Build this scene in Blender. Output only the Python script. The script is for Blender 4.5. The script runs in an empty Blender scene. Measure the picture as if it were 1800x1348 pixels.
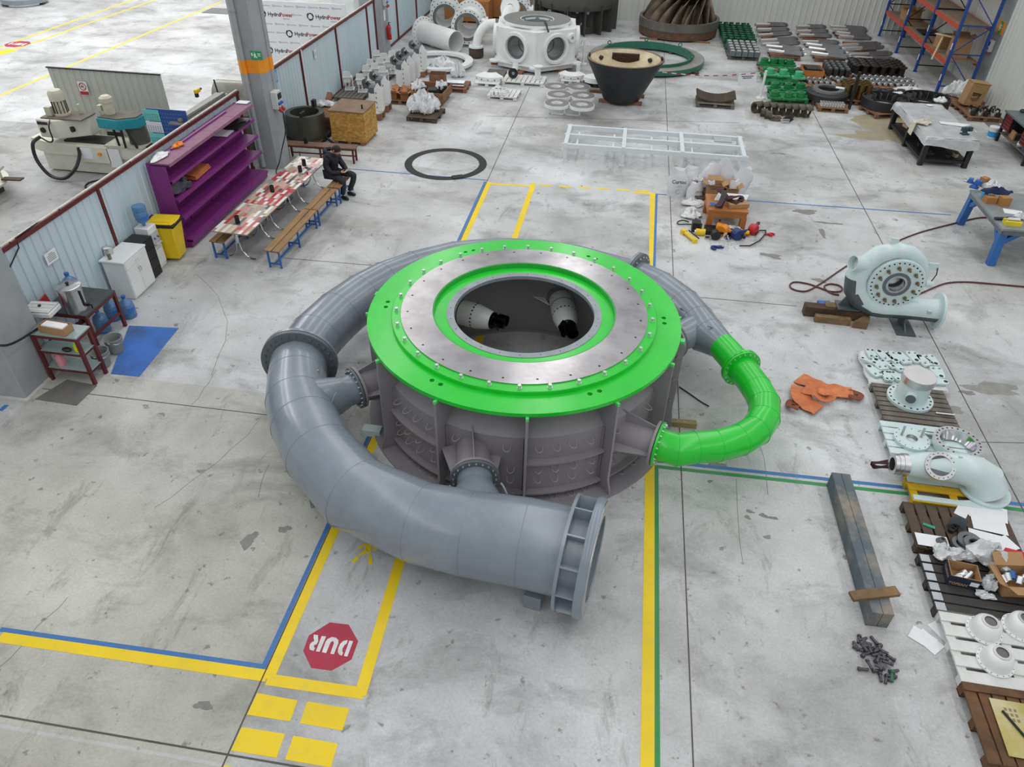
import bpy, bmesh, math, random
from mathutils import Vector as V, Matrix as Mx
S = bpy.context.scene
COL = S.collection
PI = math.pi
rnd = random.Random(7)
# ---------------------------------------------------------------- camera
FPX, PITCH, ROLL, YAW, CAMH = 1271.27, 0.67184, 0.023362, -0.138632, 8.0
sp_, cp_, sy_, cy_ = math.sin(PITCH), math.cos(PITCH), math.sin(YAW), math.cos(YAW)
FW = V((sy_*cp_, cy_*cp_, -sp_)); R0 = V((cy_, -sy_, 0)); U0 = R0.cross(FW)
RT = math.cos(ROLL)*R0 + math.sin(ROLL)*U0; UP = -math.sin(ROLL)*R0 + math.cos(ROLL)*U0
CAM = V((0, 0, CAMH))
cd = bpy.data.cameras.new('camera'); cam = bpy.data.objects.new('camera', cd); COL.objects.link(cam)
cd.sensor_width = 36; cd.lens = FPX/1800*36; cd.clip_end = 300; cd.clip_start = .1
m4 = Mx(((RT.x, UP.x, -FW.x, 0), (RT.y, UP.y, -FW.y, 0), (RT.z, UP.z, -FW.z, CAMH), (0, 0, 0, 1)))
cam.matrix_world = m4; S.camera = cam
# ---------------------------------------------------------------- light
S.view_settings.view_transform = 'Standard'; S.view_settings.look = 'None'
S.view_settings.gamma = 1; S.view_settings.use_curve_mapping = False
S.view_settings.exposure = 0.0
S.cycles.use_denoising = True
S.cycles.max_bounces = 6
w = bpy.data.worlds.new('overcast'); S.world = w; w.use_nodes = True
w.node_tree.nodes['Background'].inputs[0].default_value = (.93, .97, 1, 1)
w.node_tree.nodes['Background'].inputs[1].default_value = .56
def area(x, y, z, sx, sy, e):
    l = bpy.data.lights.new('skylight', 'AREA'); l.shape = 'RECTANGLE'; l.size = sx; l.size_y = sy; l.energy = e
    l.color = (1, .985, .96)
    o = bpy.data.objects.new('skylight', l); COL.objects.link(o); o.location = (x, y, z)
for x in (-7.5, -1.5, 4.5, 10.5): area(x, 16, 11.6, 1.4, 44, 560)
for x in (-19, -27): area(x, 32, 11.6, 1.8, 36, 1950)
# ---------------------------------------------------------------- helpers
def G(u, v, z=0.):
    d = (u-900)*RT-(v-674)*UP+FPX*FW
    return CAM+d*((z-CAMH)/d.z)
def lin(h):
    c = [int(h[i:i+2], 16)/255 for i in (0, 2, 4)]
    return tuple(x/12.92 if x <= .04045 else ((x+.055)/1.055)**2.4 for x in c)
MATS = {}
def mat(name, hx, rough=.5, metal=0., var=.12, scale=6., bump=0., dirt_or_reflection=None, patch_amt=.5, alpha=1., coat=0., trans=0., stretch=None, dscale=2.):
    if name in MATS: return MATS[name]
    m = bpy.data.materials.new(name); m.use_nodes = True; N = m.node_tree.nodes; L = m.node_tree.links
    b = N['Principled BSDF']; c = lin(hx)
    b.inputs['Metallic'].default_value = metal; b.inputs['Roughness'].default_value = rough
    b.inputs['Base Color'].default_value = (*c, 1); b.inputs['Alpha'].default_value = alpha
    if coat: b.inputs['Coat Weight'].default_value = coat; b.inputs['Coat Roughness'].default_value = .15
    if trans: b.inputs['Transmission Weight'].default_value = trans
    if var or dirt_or_reflection or bump:
        tc = N.new('ShaderNodeTexCoord'); mp = N.new('ShaderNodeMapping'); L.new(tc.outputs['Object'], mp.inputs[0])
        if stretch: mp.inputs['Scale'].default_value = stretch
        nz = N.new('ShaderNodeTexNoise'); nz.inputs['Scale'].default_value = scale; nz.inputs['Detail'].default_value = 6
        L.new(mp.outputs[0], nz.inputs['Vector'])
        r = N.new('ShaderNodeValToRGB'); L.new(nz.outputs[0], r.inputs[0])
        r.color_ramp.elements[0].position = .3; r.color_ramp.elements[1].position = .7
        r.color_ramp.elements[0].color = (*[x*(1-var) for x in c], 1)
        r.color_ramp.elements[1].color = (*[min(1, x*(1+var)) for x in c], 1)
        out = r.outputs[0]
        if dirt_or_reflection:
            n2 = N.new('ShaderNodeTexNoise'); n2.inputs['Scale'].default_value = dscale; n2.inputs['Detail'].default_value = 8
            n2.inputs['Roughness'].default_value = .65
            L.new(mp.outputs[0], n2.inputs['Vector'])
            r2 = N.new('ShaderNodeValToRGB'); L.new(n2.outputs[0], r2.inputs[0])
            r2.color_ramp.elements[0].position = .45; r2.color_ramp.elements[1].position = .72
            r2.color_ramp.elements[1].color = (patch_amt,)*3+(1,)
            mx = N.new('ShaderNodeMix'); mx.data_type = 'RGBA'
            L.new(r2.outputs[0], mx.inputs[0]); L.new(out, mx.inputs[6]); mx.inputs[7].default_value = (*lin(dirt_or_reflection), 1)
            out = mx.outputs[2]
        L.new(out, b.inputs['Base Color'])
        if bump:
            bp = N.new('ShaderNodeBump'); bp.inputs['Strength'].default_value = bump; bp.inputs['Distance'].default_value = .01
            L.new(nz.outputs[0], bp.inputs['Height']); L.new(bp.outputs[0], b.inputs['Normal'])
    MATS[name] = m
    return m
class MB:
    def __init__(s): s.v = []; s.f = []; s.mi = []; s.k = 0; s.M = Mx()
    def mat(s, k): s.k = k; return s
    def add(s, vs, fs):
        o = len(s.v); s.v += [tuple(s.M @ V(p)) for p in vs]; s.f += [[i+o for i in f] for f in fs]; s.mi += [s.k]*len(fs); return s
    def box(s, c, d, rz=0., M=None):
        x, y, z = (q/2 for q in d); P = [V((i*x, j*y, k*z)) for i in (-1, 1) for j in (-1, 1) for k in (-1, 1)]
        R = M if M else Mx.Rotation(rz, 3, 'Z'); c = V(c)
        return s.add([R @ p+c for p in P], [(0, 1, 3, 2), (4, 6, 7, 5), (0, 4, 5, 1), (2, 3, 7, 6), (0, 2, 6, 4), (1, 5, 7, 3)])
    def bar(s, a, b, w, h=None):
        a, b = V(a), V(b); h = h or w; d = (b-a); l = d.length; q = d.to_track_quat('X', 'Z').to_matrix()
        return s.box((a+b)/2, (l, w, h), M=q)
    def prism(s, poly, z0, z1):
        n = len(poly); P = [(x, y, z0) for x, y in poly]+[(x, y, z1) for x, y in poly]
        return s.add(P, [list(range(n))[::-1], list(range(n, 2*n))]+[(i, (i+1) % n, n+(i+1) % n, n+i) for i in range(n)])
    def plate(s, poly3, n, t):
        """polygon of 3d points thickened by t along n"""
        k = len(poly3); n = V(n).normalized()*t/2; P = [V(p)-n for p in poly3]+[V(p)+n for p in poly3]
        return s.add(P, [list(range(k))[::-1], list(range(k, 2*k))]+[(i, (i+1) % k, k+(i+1) % k, k+i) for i in range(k)])
    def tube(s, pts, r, n=10, cap=True, closed=False):
        pts = [V(p) for p in pts]; k = len(pts); rr = r if isinstance(r, (list, tuple)) else [r]*k
        tg = []
        for i in range(k):
            if closed: t = (pts[(i+1) % k]-pts[i-1])
            else: t = (pts[min(i+1, k-1)]-pts[max(i-1, 0)])
            if not closed and 0 < i < k-1: t = (pts[i+1]-pts[i]).normalized()+(pts[i]-pts[i-1]).normalized()
            tg.append(t.normalized() if t.length > 1e-9 else V((0, 0, 1)))
        a = V((0, 0, 1)) if abs(tg[0].z) < .9 else V((1, 0, 0))
        x = tg[0].cross(a).normalized(); P = []
        for i in range(k):
            x = (x-tg[i]*x.dot(tg[i])).normalized(); y = tg[i].cross(x)
            mf = 1.
            if not closed and 0 < i < k-1:
                mf = 1/max(.5, tg[i].dot((pts[i+1]-pts[i]).normalized()))
            # mitre: stretch along bend direction
            bd = None
            if mf > 1.001:
                bd = ((pts[i+1]-pts[i]).normalized()-(pts[i]-pts[i-1]).normalized()).normalized()
            for j in range(n):
                an = 2*PI*j/n; o = (x*math.cos(an)+y*math.sin(an))*rr[i]
                if bd: o = o+bd*o.dot(bd)*(mf-1)
                P.append(pts[i]+o)
        F = [(i*n+j, i*n+(j+1) % n, ((i+1) % k)*n+(j+1) % n, ((i+1) % k)*n+j) for i in range(k if closed else k-1) for j in range(n)]
        if cap and not closed: F += [list(range(n))[::-1], list(range((k-1)*n, k*n))]
        return s.add(P, F)
    def cyl(s, a, b, r0, r1=None, n=16, cap=True): return s.tube([a, b], [r0, r0 if r1 is None else r1], n, cap)
    def lathe(s, prof, n=32, c=(0, 0, 0), ax=(0, 0, 1), closed=True, a0=0., a1=None):
        q = V((0, 0, 1)).rotation_difference(V(ax)).to_matrix(); c = V(c); k = len(prof)
        full = a1 is None; m = n if full else n+1; a1 = 2*PI if full else a1
        P = [c+q @ V((r*math.cos(a0+(a1-a0)*i/n), r*math.sin(a0+(a1-a0)*i/n), z)) for i in range(m) for r, z in prof]
        F = [(i*k+j, ((i+1) % m)*k+j, ((i+1) % m)*k+(j+1) % k, i*k+(j+1) % k) for i in range(n) for j in range(k if closed else k-1)]
        if not full and closed: F += [list(range(k)), list(range(n*k, n*k+k))[::-1]]
        return s.add(P, F)
    def dome(s, c, r, n=12, k=5, sz=1., ax=(0, 0, 1)):
        return s.lathe([(max(1e-4, r*math.cos(PI/2*i/k)), r*sz*math.sin(PI/2*i/k)) for i in range(k+1)], n, c, ax, closed=False)
    def sph(s, c, r, n=12, k=8):
        r = V(r) if isinstance(r, (tuple, list)) else V((r, r, r)); c = V(c)
        P = []; F = []
        for i in range(k+1):
            t = PI*i/k
            for j in range(n): P.append(c+V((r.x*math.sin(t)*math.cos(2*PI*j/n), r.y*math.sin(t)*math.sin(2*PI*j/n), r.z*math.cos(t))))
        F = [(i*n+j, (i+1)*n+j, (i+1)*n+(j+1) % n, i*n+(j+1) % n) for i in range(k) for j in range(n)]
        return s.add(P, F)
    def build(s, name, mats, parent=None, smooth=40, loc=None, rz=None, bevel=0., kind=None):
        me = bpy.data.meshes.new(name); me.from_pydata([tuple(p) for p in s.v], [], s.f)
        bm = bmesh.new(); bm.from_mesh(me)
        bmesh.ops.remove_doubles(bm, verts=bm.verts, dist=1e-5); bmesh.ops.recalc_face_normals(bm, faces=bm.faces)
        bm.to_mesh(me); bm.free()
        for m in (mats if isinstance(mats, (list, tuple)) else [mats]): me.materials.append(m)
        if len(me.polygons) == len(s.mi): me.polygons.foreach_set('material_index', s.mi)
        if smooth:
            me.polygons.foreach_set('use_smooth', [True]*len(me.polygons)); me.set_sharp_from_angle(angle=math.radians(smooth))
        o = bpy.data.objects.new(name, me); COL.objects.link(o)
        if parent: o.parent = parent
        if loc is not None: o.location = loc
        if rz is not None: o.rotation_euler.z = rz
        if bevel:
            b = o.modifiers.new('bevel', 'BEVEL'); b.width = bevel; b.segments = 2; b.limit_method = 'ANGLE'
        if kind: o['kind'] = kind
        return o
def inst(o, parent, loc=(0, 0, 0), rot=(0, 0, 0), sc=None):
    c = o.copy(); COL.objects.link(c); c.parent = parent; c.location = loc; c.rotation_euler = rot
    if sc: c.scale = sc
    return c
def inst_m(o, parent, M):
    c = o.copy(); COL.objects.link(c); c.parent = parent; c.matrix_basis = M; return c
def tag(o, label, cat, group=None):
    o['label'] = label; o['category'] = cat
    if group: o['group'] = group
    return o
def thing(name, label, cat, loc=(0, 0, 0), rz=0., group=None):
    o = bpy.data.objects.new(name, None); COL.objects.link(o); o.empty_display_size = .1
    o.location = loc; o.rotation_euler = (0, 0, rz)
    return tag(o, label, cat, group)
def dup(root, loc=None, rz=None, label=None, group=None):
    def cp(o, par):
        c = o.copy(); COL.objects.link(c)
        if par: c.parent = par
        for ch in KIDS.get(o, None) or list(o.children): cp(ch, c)
        return c
    r = cp(root, None)
    if loc is not None: r.location = loc
    if rz is not None: r.rotation_euler = (0, 0, rz)
    if label: r['label'] = label
    if group: r['group'] = group
    return r
KIDS = {}
def struct(o): o['kind'] = 'structure'; return o
def cut(o, cutter):
    """subtract the MB cutter from object o for good"""
    c = cutter.build('cutter', [], smooth=0)
    c.parent = o.parent; c.matrix_basis = o.matrix_basis
    md = o.modifiers.new('cut', 'BOOLEAN'); md.operation = 'DIFFERENCE'; md.solver = 'EXACT'; md.object = c
    bpy.context.view_layer.update()
    me = bpy.data.meshes.new_from_object(o.evaluated_get(bpy.context.evaluated_depsgraph_get()))
    o.modifiers.clear(); old = o.data; o.data = me; bpy.data.objects.remove(c, do_unlink=True)
    return o
def text(s, size, m, parent=None, M=None, name='lettering', ext=.001, align='CENTER', shear=0., bold=0.):
    cu = bpy.data.curves.new(name, 'FONT'); cu.body = s; cu.size = size; cu.extrude = ext; cu.align_x = align; cu.align_y = 'CENTER'
    cu.shear = shear; cu.offset = bold; cu.resolution_u = 2
    o = bpy.data.objects.new(name, cu); COL.objects.link(o)
    dg = bpy.context.evaluated_depsgraph_get(); me = bpy.data.meshes.new_from_object(o.evaluated_get(dg)); bpy.data.objects.remove(o, do_unlink=True)
    me.materials.clear(); me.materials.append(m)
    o = bpy.data.objects.new(name, me); COL.objects.link(o)
    if parent: o.parent = parent
    if M: o.matrix_basis = M
    return o
def frame(o, x, y):
    """matrix with origin o, x axis x, y axis y"""
    x = V(x).normalized(); y = V(y); z = x.cross(y).normalized(); y = z.cross(x)
    return Mx(((x.x, y.x, z.x, o[0]), (x.y, y.y, z.y, o[1]), (x.z, y.z, z.z, o[2]), (0, 0, 0, 1)))
def poly_xy(P): return [(p[0], p[1]) for p in P]
# ---------------------------------------------------------------- shared materials
m_steel = mat('bare_steel', 'c9c9cb', .28, 1., .12, 4)
m_chrome = mat('chrome', 'd8d8da', .12, 1., .04)
m_zinc = mat('zinc', 'd5d8da', .3, .9, .08)
m_black = mat('black_paint', '17181a', .45, 0, .2)
m_rubber = mat('black_rubber', '222325', .7, 0, .2)
m_dark = mat('dark_iron', '3a3a3a', .5, .6, .3)
m_grey = mat('grey_paint', '7e8792', .27, 0, .05, 2, dirt_or_reflection='97a1a8', patch_amt=.35, coat=.4)
m_gdark = mat('grey_flange', '60676d', .42, 0, .06, 4)
m_mauve = mat('casing_primer', '8f898f', .5, 0, .06, 2.5, dirt_or_reflection='9d979c', patch_amt=.4)
m_green = mat('bright_green', '14c62d', .28, 0, .07, 3, coat=.4)
m_greenl = mat('green_edge', '5cd873', .4, 0, .05)
m_white = mat('white_paint', 'e2e4e3', .35, 0, .05, 3)
m_teal = mat('pale_turquoise', 'cadbdb', .3, 0, .05, 3, coat=.3)
m_wood = mat('pallet_wood', '8a6748', .8, 0, .3, 5, .3, dirt_or_reflection='57402d', patch_amt=.6, stretch=(1, 6, 1))
m_woodd = mat('dark_wood', '54463b', .8, 0, .3, 5, .3, dirt_or_reflection='332a24', patch_amt=.6)
m_woodg = mat('grey_wood', '6f6860', .8, 0, .25, 5, .3, dirt_or_reflection='4c4641', patch_amt=.6)
m_card = mat('cardboard', 'a9835c', .8, 0, .08, 4)
m_paper = mat('paper', 'e6e7ea', .7, 0, .03)
m_blue = mat('blue_steel', '2c64a8', .45, 0, .12, 6)
m_red = mat('red_brown_steel', '5f1f22', .5, 0, .15, 6)
m_yel = mat('yellow_plastic', 'e5c411', .45, 0, .06)
m_plast = mat('white_plastic_film', 'd6d8da', .3, 0, .08, 12, .4)
m_orange = mat('orange_band', 'e8931a', .5, 0, .06)
# ================================================================ setting
def floor_mat(nm='concrete_floor', tint=None):
    m = bpy.data.materials.new(nm); m.use_nodes = True; N = m.node_tree.nodes; L = m.node_tree.links
    b = N['Principled BSDF']; tc = N.new('ShaderNodeTexCoord')
    def noise(sc, det=8, rg=.6, st=None, dist=0.):
        n = N.new('ShaderNodeTexNoise'); n.inputs['Scale'].default_value = sc; n.inputs['Detail'].default_value = det
        n.inputs['Roughness'].default_value = rg; n.inputs['Distortion'].default_value = dist
        if st:
            mp = N.new('ShaderNodeMapping'); mp.inputs['Scale'].default_value = st; L.new(tc.outputs['Object'], mp.inputs[0]); L.new(mp.outputs[0], n.inputs['Vector'])
        else: L.new(tc.outputs['Object'], n.inputs['Vector'])
        return n.outputs[0]
    def ramp(src, pts):
        r = N.new('ShaderNodeValToRGB'); L.new(src, r.inputs[0]); e = r.color_ramp.elements
        while len(e) < len(pts): e.new(.5)
        for i, (p, c) in enumerate(pts): e[i].position = p; e[i].color = (*(lin(c) if isinstance(c, str) else (c, c, c)), 1)
        return r.outputs[0]
    def mix(f, a, bb, mode='MIX'):
        x = N.new('ShaderNodeMix'); x.data_type = 'RGBA'; x.blend_type = mode
        if isinstance(f, float): x.inputs[0].default_value = f
        else: L.new(f, x.inputs[0])
        for k, q in ((6, a), (7, bb)):
            if isinstance(q, str): x.inputs[k].default_value = (*lin(q), 1)
            else: L.new(q, x.inputs[k])
        return x.outputs[2]
    base = ramp(noise(.35, 9, .62), [(.32, 'a6a7a6'), (.45, 'c0c1c2'), (.57, 'd2d4d6'), (.7, 'e6e8ec')])
    warm = ramp(noise(.16, 4, .5), [(.45, 0.), (.62, .4)])
    base = mix(warm, base, mix(1., base, 'f3efe2', 'MULTIPLY'))
    dk = ramp(noise(.55, 10, .68, (1, 1.6, 1), .4), [(.5, 0.), (.58, .35), (.7, .85)])
    base = mix(dk, base, '858684')
    spots = ramp(noise(5.5, 5, .6), [(.63, 0.), (.69, .7)])
    base = mix(spots, base, '70706a')
    st = ramp(noise(2.2, 12, .75, (1, .35, 1), .6), [(.56, 0.), (.68, .6)])
    base = mix(st, base, '82827d')
    fine = ramp(noise(28, 4, .7), [(.3, .8), (.7, 1.)])
    base = mix(1., base, fine, 'MULTIPLY')
    if tint: base = mix(1., base, tint, 'MULTIPLY')
    L.new(base, b.inputs['Base Color'])
    rr = ramp(noise(.8, 8, .6), [(.35, .38), (.65, .62)]); L.new(rr, b.inputs['Roughness'])
    return m
fm = floor_mat()
floor = struct(MB().box((-14, 26, -.15), (62, 70, .3)).build('floor', fm, smooth=0))
fm2 = floor_mat('concrete_worn', 'f4f2e8'); fm3 = floor_mat('concrete_grey', 'd9d9d7')
for nm_, x0_, y0_, x1_, y1_ in ((fm2, -9.4, 3.02, -3.36, 8.95), (fm2, -20, -4, -3.36, 2.98), (fm3, -24, 4, -10.0, 20.3)):
    MB().box(((x0_+x1_)/2, (y0_+y1_)/2, -.05), (x1_-x0_, y1_-y0_, .1008)).build('floor_slab', nm_, floor, smooth=0)
def paint(name, hx, wear=.25):
    return mat(name, hx, .5, 0, .08, 1.5, dirt_or_reflection='a89a60' if name[0] == 'y' else '606870', patch_amt=wear, dscale=6)
y_p = paint('yellow_paint', 'f0cf10'); b_p = paint('blue_paint', '3a73b0'); g_p = paint('green_paint', '2f8a4c'); r_p = paint('red_paint', 'a92440', .12)
w_p = mat('white_floor_paint', 'd9d9da', .5)
jm = mat('joint_sealant', '57544f', .8, 0, .2)
FZ = [0]
def fq(name, pts, m, z=.0025):
    """a painted patch on the floor: pts are floor points"""
    FZ[0] += 1
    return MB().prism(poly_xy(pts), 0., z+.00002*(FZ[0] % 30)).build(name, m, floor, smooth=0, loc=(0, 0, 0))
def fl(name, a, b, wd, m, z=.0025, off=0.):
    a, b = V(a[:2]), V(b[:2]); d = (b-a).normalized(); n = V((-d.y, d.x)); a = a+n*off; b = b+n*off
    return fq(name, [a-n*wd/2, b-n*wd/2, b+n*wd/2, a+n*wd/2], m, z)
# expansion joints
JX = [G(858.75, 312).x, 1.53, 6.53]
JX[0] = (G(481.9, 1148).x+G(858.7, 312).x)/2
for x in JX: fl('joint', (x, 2), (x, 39), .016, jm, .004)
fl('joint', (-9.4, G(200, 698).y), (-4.9, G(476, 730).y), .014, jm, .004)
fl('joint', G(0, 1257.8), G(620, 1364), .02, jm, .004)
fl('joint', G(500, 453.7), G(660, 467), .012, jm, .004); fl('joint', G(1190, 519), G(1400, 538), .012, jm, .004)
fl('joint', G(855, 204), G(1300, 216), .01, jm, .004)
fl('joint', G(1725, 777), G(1830, 779), .01, jm, .004)
# walkway lines
x0 = JX[0]
yA, yB = G(470, 1190).y, G(862, 320).y
xr = -2.08  # right hand line of the walkway
fl('yellow_line', (x0+.075, G(620, 1215).y-.02), (x0+.075, yB), .13, y_p)
fl('blue_line', (x0-.045, G(466, 1175).y), (x0-.045, yB), .06, b_p)
fl('yellow_line', G(633, 1222), G(703, 985), .14, y_p); fl('yellow_line', G(703, 985), G(850, 575), .14, y_p)
fl('yellow_line', G(850, 575), G(938, 322), .14, y_p)
fl('yellow_line', G(860, 323), G(935, 327), .1, y_p)
fl('yellow_line', G(470, 1194), G(640, 1219), .14, y_p, off=.0)
fl('yellow_line', G(0, 1119), G(470, 1188), .145, y_p); fl('blue_line', G(0, 1106), G(466, 1172), .06, b_p)
for i in range(6):
    u = 948+i*34; fl('yellow_dash', G(u, 325.5+i*1.9), G(u+22, 326.8+i*1.9), .09, y_p)
fl('yellow_line', G(1112, 338), G(1152, 340.5), .1, y_p)
fl('yellow_line', G(1139, 1360), G(1143.5, 815), .165, y_p, off=.0); fl('yellow_line', G(1144, 815), G(1147.5, 341), .15, y_p)
fl('green_line', G(1155.5, 1360), G(1154, 818), .06, g_p); fl('blue_line', G(1150, 470), G(1154, 341), .06, b_p)
fl('blue_line', G(1154, 810), G(1600, 858), .07, b_p); fl('green_line', G(1154, 820), G(1597, 868), .07, g_p)
fl('blue_line', G(1715, 877), G(1850, 893), .07, b_p); fl('green_line', G(1720, 887), G(1850, 903), .07, g_p)
fl('blue_line', G(604, 296), G(858, 317), .05, b_p); fl('blue_line', G(1152, 341), G(1672, 378), .05, b_p)
fl('blue_line', G(0, 722), G(12, 712), .08, b_p)
for q in (((452, 1218), (523, 1231), (510, 1268), (434, 1256)), ((540, 1233), (614, 1245), (602, 1284), (527, 1271)), ((425, 1278), (501, 1290), (486, 1332), (406, 1319)), ((516, 1293), (594, 1307), (582, 1349), (501, 1335)), ((394, 1345), (470, 1357), (460, 1390), (380, 1380))):
    fq('yellow_block', [G(*p) for p in q], y_p)
# stop octagon with white stencil letters
OCT = [(580, 1094), (613, 1098), (629.5, 1127), (618, 1159), (583, 1178.5), (547, 1174), (533, 1144), (543, 1117)]
oc = [G(*p) for p in OCT]; stop = fq('stop_marking', oc, r_p)
def stencil(parent, pixmap, polys, m):
    b = MB()
    for p in polys: b.prism(poly_xy([pixmap(*q) for q in p]), 0, .0036)
    return b.build('stencil_letters', m, parent, smooth=0)
zt = lambda x, y: G(350+x*.3695, 850+y*.3695)
zl = lambda x, y: G(525+x*.10502, 1085+y*.10502)
LET = [[(255, 290), (325, 300), (325, 345), (328, 400), (300, 455), (265, 465), (255, 490), (275, 520), (250, 562), (190, 545), (178, 510), (190, 450), (225, 415), (262, 400), (250, 340)],
 [(385, 315), (460, 322), (350, 580), (288, 570)],
 [(390, 585), (450, 410), (490, 360), (560, 332), (630, 345), (665, 385), (665, 430), (590, 620), (530, 610), (590, 440), (585, 405), (565, 400), (535, 420), (460, 600)],
 [(820, 382), (808, 435), (765, 470), (735, 525), (732, 570), (745, 600), (720, 645), (680, 625), (655, 585), (665, 510), (700, 440), (750, 395)],
 [(850, 390), (912, 402), (815, 660), (757, 648)]]
for P_ in LET: stencil(floor, zl, [P_], w_p)
# walking figure stencil
zw = lambda x, y: G(610+x*.06304, 940+y*.06304)
FIG = [[(500, 225), (525, 270), (345, 400), (305, 395), (315, 350), (470, 235)], [(500, 225), (695, 310), (665, 400), (672, 505), (575, 500), (525, 370), (520, 270)], [(530, 370), (575, 450), (480, 540), (310, 575)], [(275, 600), (345, 650), (200, 785), (150, 775), (140, 720)], [(575, 545), (675, 565), (715, 760), (700, 825), (610, 825)], [(778+52*math.cos(k*.785), 398+55*math.sin(k*.785)) for k in range(8)]]
b = MB()
for p in FIG: b.prism(poly_xy([zw(*q) for q in p]), 0, .003)
b.build('walker_marking', y_p, floor, smooth=0)
# stains and cracks with a shape of their own
st_m = mat('old_oil_stain', '7f7f78', .55, 0, .15, 8); rust = mat('rust_stain', 'a39a82', .6, 0, .2, 2, dirt_or_reflection='85764a', patch_amt=.7)
stl_m = mat('grey_stain', '8d8d88', .55, 0, .12, 8)
def blob(u, v, rx, ry, m, seed, name='stain', rot=0.):
    r = random.Random(seed); c = G(u, v); P = []
    ph = [r.uniform(0, 6.28) for _ in range(5)]
    for i in range(22):
        a = 2*PI*i/22; k = 1+.22*math.sin(2*a+ph[0])+.16*math.sin(3*a+ph[1])+.12*math.sin(5*a+ph[2])+.08*math.sin(9*a+ph[3])
        x, y = rx*k*math.cos(a), ry*k*math.sin(a); P.append((c.x+x*math.cos(rot)-y*math.sin(rot), c.y+x*math.sin(rot)+y*math.cos(rot)))
    FZ[0] += 1
    MB().prism(P, 0, .0012+.00002*(FZ[0] % 30)).build(name, m, floor, smooth=0)
for i, (u, v, rx, ry) in enumerate([(437, 950, .1, .13), (353, 828, .05, .04), (500, 930, .09, .06), (358, 1240, .09, .06), (1352, 448, .2, .09), (1362, 452, .14, .08), (1415, 372, .35, .12), (1455, 392, .3, .06), (1446, 410, .05, .32), (1258, 815, .14, .07), (1318, 899, .06, .03), (1342, 906, .06, .04), (1314, 909, .04, .04), (1356, 910, .09, .03), (1349, 944, .045, .04), (1248, 846, .04, .03), (1440, 545, .1, .05), (1440, 493, .14, .09), (1370, 270, .22, .05), (1700, 690, .16, .05), (1745, 683, .5, .17), (1670, 720, .2, .12)]):
    blob(u, v, rx, ry, st_m if i < 20 else stl_m, i)
blob(1545, 214, .75, .75, rust, 90, 'rust_stain'); blob(1535, 239, 1.0, .38, rust, 93, 'rust_stain'); blob(1562, 232, .7, .8, rust, 94, 'rust_stain')
ck = mat('crack', '6d6b66', .9, 0, .1)
for pts in ([(380, 650), (367, 673), (357, 685), (349, 700), (336, 712)], [(460, 731), (435, 765), (405, 790), (385, 810), (362, 827), (337, 845), (300, 875), (272, 892)], [(119, 1050), (104, 1068), (82, 1086), (66, 1100), (40, 1133), (20, 1155), (0, 1172)], [(1336, 785), (1343, 805), (1346, 830), (1350, 870)], [(474, 815), (465, 832), (459, 850), (454, 875)], [(1294, 842), (1296, 890), (1300, 950), (1305, 985)], [(345, 482), (365, 500), (383, 520), (392, 545), (400, 565), (396, 600), (384, 625), (372, 660)]):
    P = [G(*p) for p in pts]
    for a, b_ in zip(P, P[1:]): fl('crack', a, b_, .007, ck, .0006)
# walls of profiled sheet
m_sheet = mat('wall_sheet', 'd0d3ce', .5, 0, .03, 1, dirt_or_reflection='a3a7a2', patch_amt=.25, stretch=(1, 1, .1))
m_sheetb = mat('partition_sheet', 'c4d5dc', .42, 0, .05, 1, dirt_or_reflection='abbdc4', patch_amt=.4, stretch=(3, 3, .3))
def sheet(b, a, c, z0, z1, pitch, depth, n):
    """corrugated sheet from floor point a to c, corrugations proud along n"""
    a, c, n = V((a[0], a[1], 0)), V((c[0], c[1], 0)), V((n[0], n[1], 0)); d = c-a; L = d.length; d = d/L; k = max(1, round(L/pitch)); p = L/k
    pts = []
    for i in range(k):
        for t, h in ((0, 0), (.42, 0), (.5, 1), (.62, 1), (.7, 0)): pts.append(a+d*(i+t)*p+n*depth*h)
    pts.append(c); m = len(pts); P = [q+V((0, 0, z)) for z in (z0, z1) for q in pts]
    back = [q-n*.02 for q in (a, c)]
    b.add(P, [(i, i+1, m+i+1, m+i) for i in range(m-1)])
    b.box(((a+c)/2-n*(depth*.0+.03)+V((0, 0, (z0+z1)/2))), (L, .04, z1-z0), M=Mx.Rotation(math.atan2(d.y, d.x), 3, 'Z'))
b = MB(); sheet(b, (-9.9, 39.2), (13.6, 39.2), 0, 7, .27, .035, (0, -1)); wall_back = struct(b.build('wall_back', m_sheet, smooth=0))
b = MB(); sheet(b, (12.95, 30.6), (12.95, 39.2), 0, 7, .27, .04, (-1, 0)); sheet(b, (12.95, 16), (12.95, 29.75), 0, 7, .27, .04, (-1, 0))
wall_right = struct(b.build('wall_right', m_sheet, smooth=0))
m_col = mat('column_concrete', '9ca1a5', .7, 0, .06, 1.5, dirt_or_reflection='84898d', patch_amt=.5)
rc = MB().box((0, 0, 3.5), (.35, .82, 7)).build('trim_3', m_col, smooth=0, loc=(13.13, 30.18, 0)); struct(rc)
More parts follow.
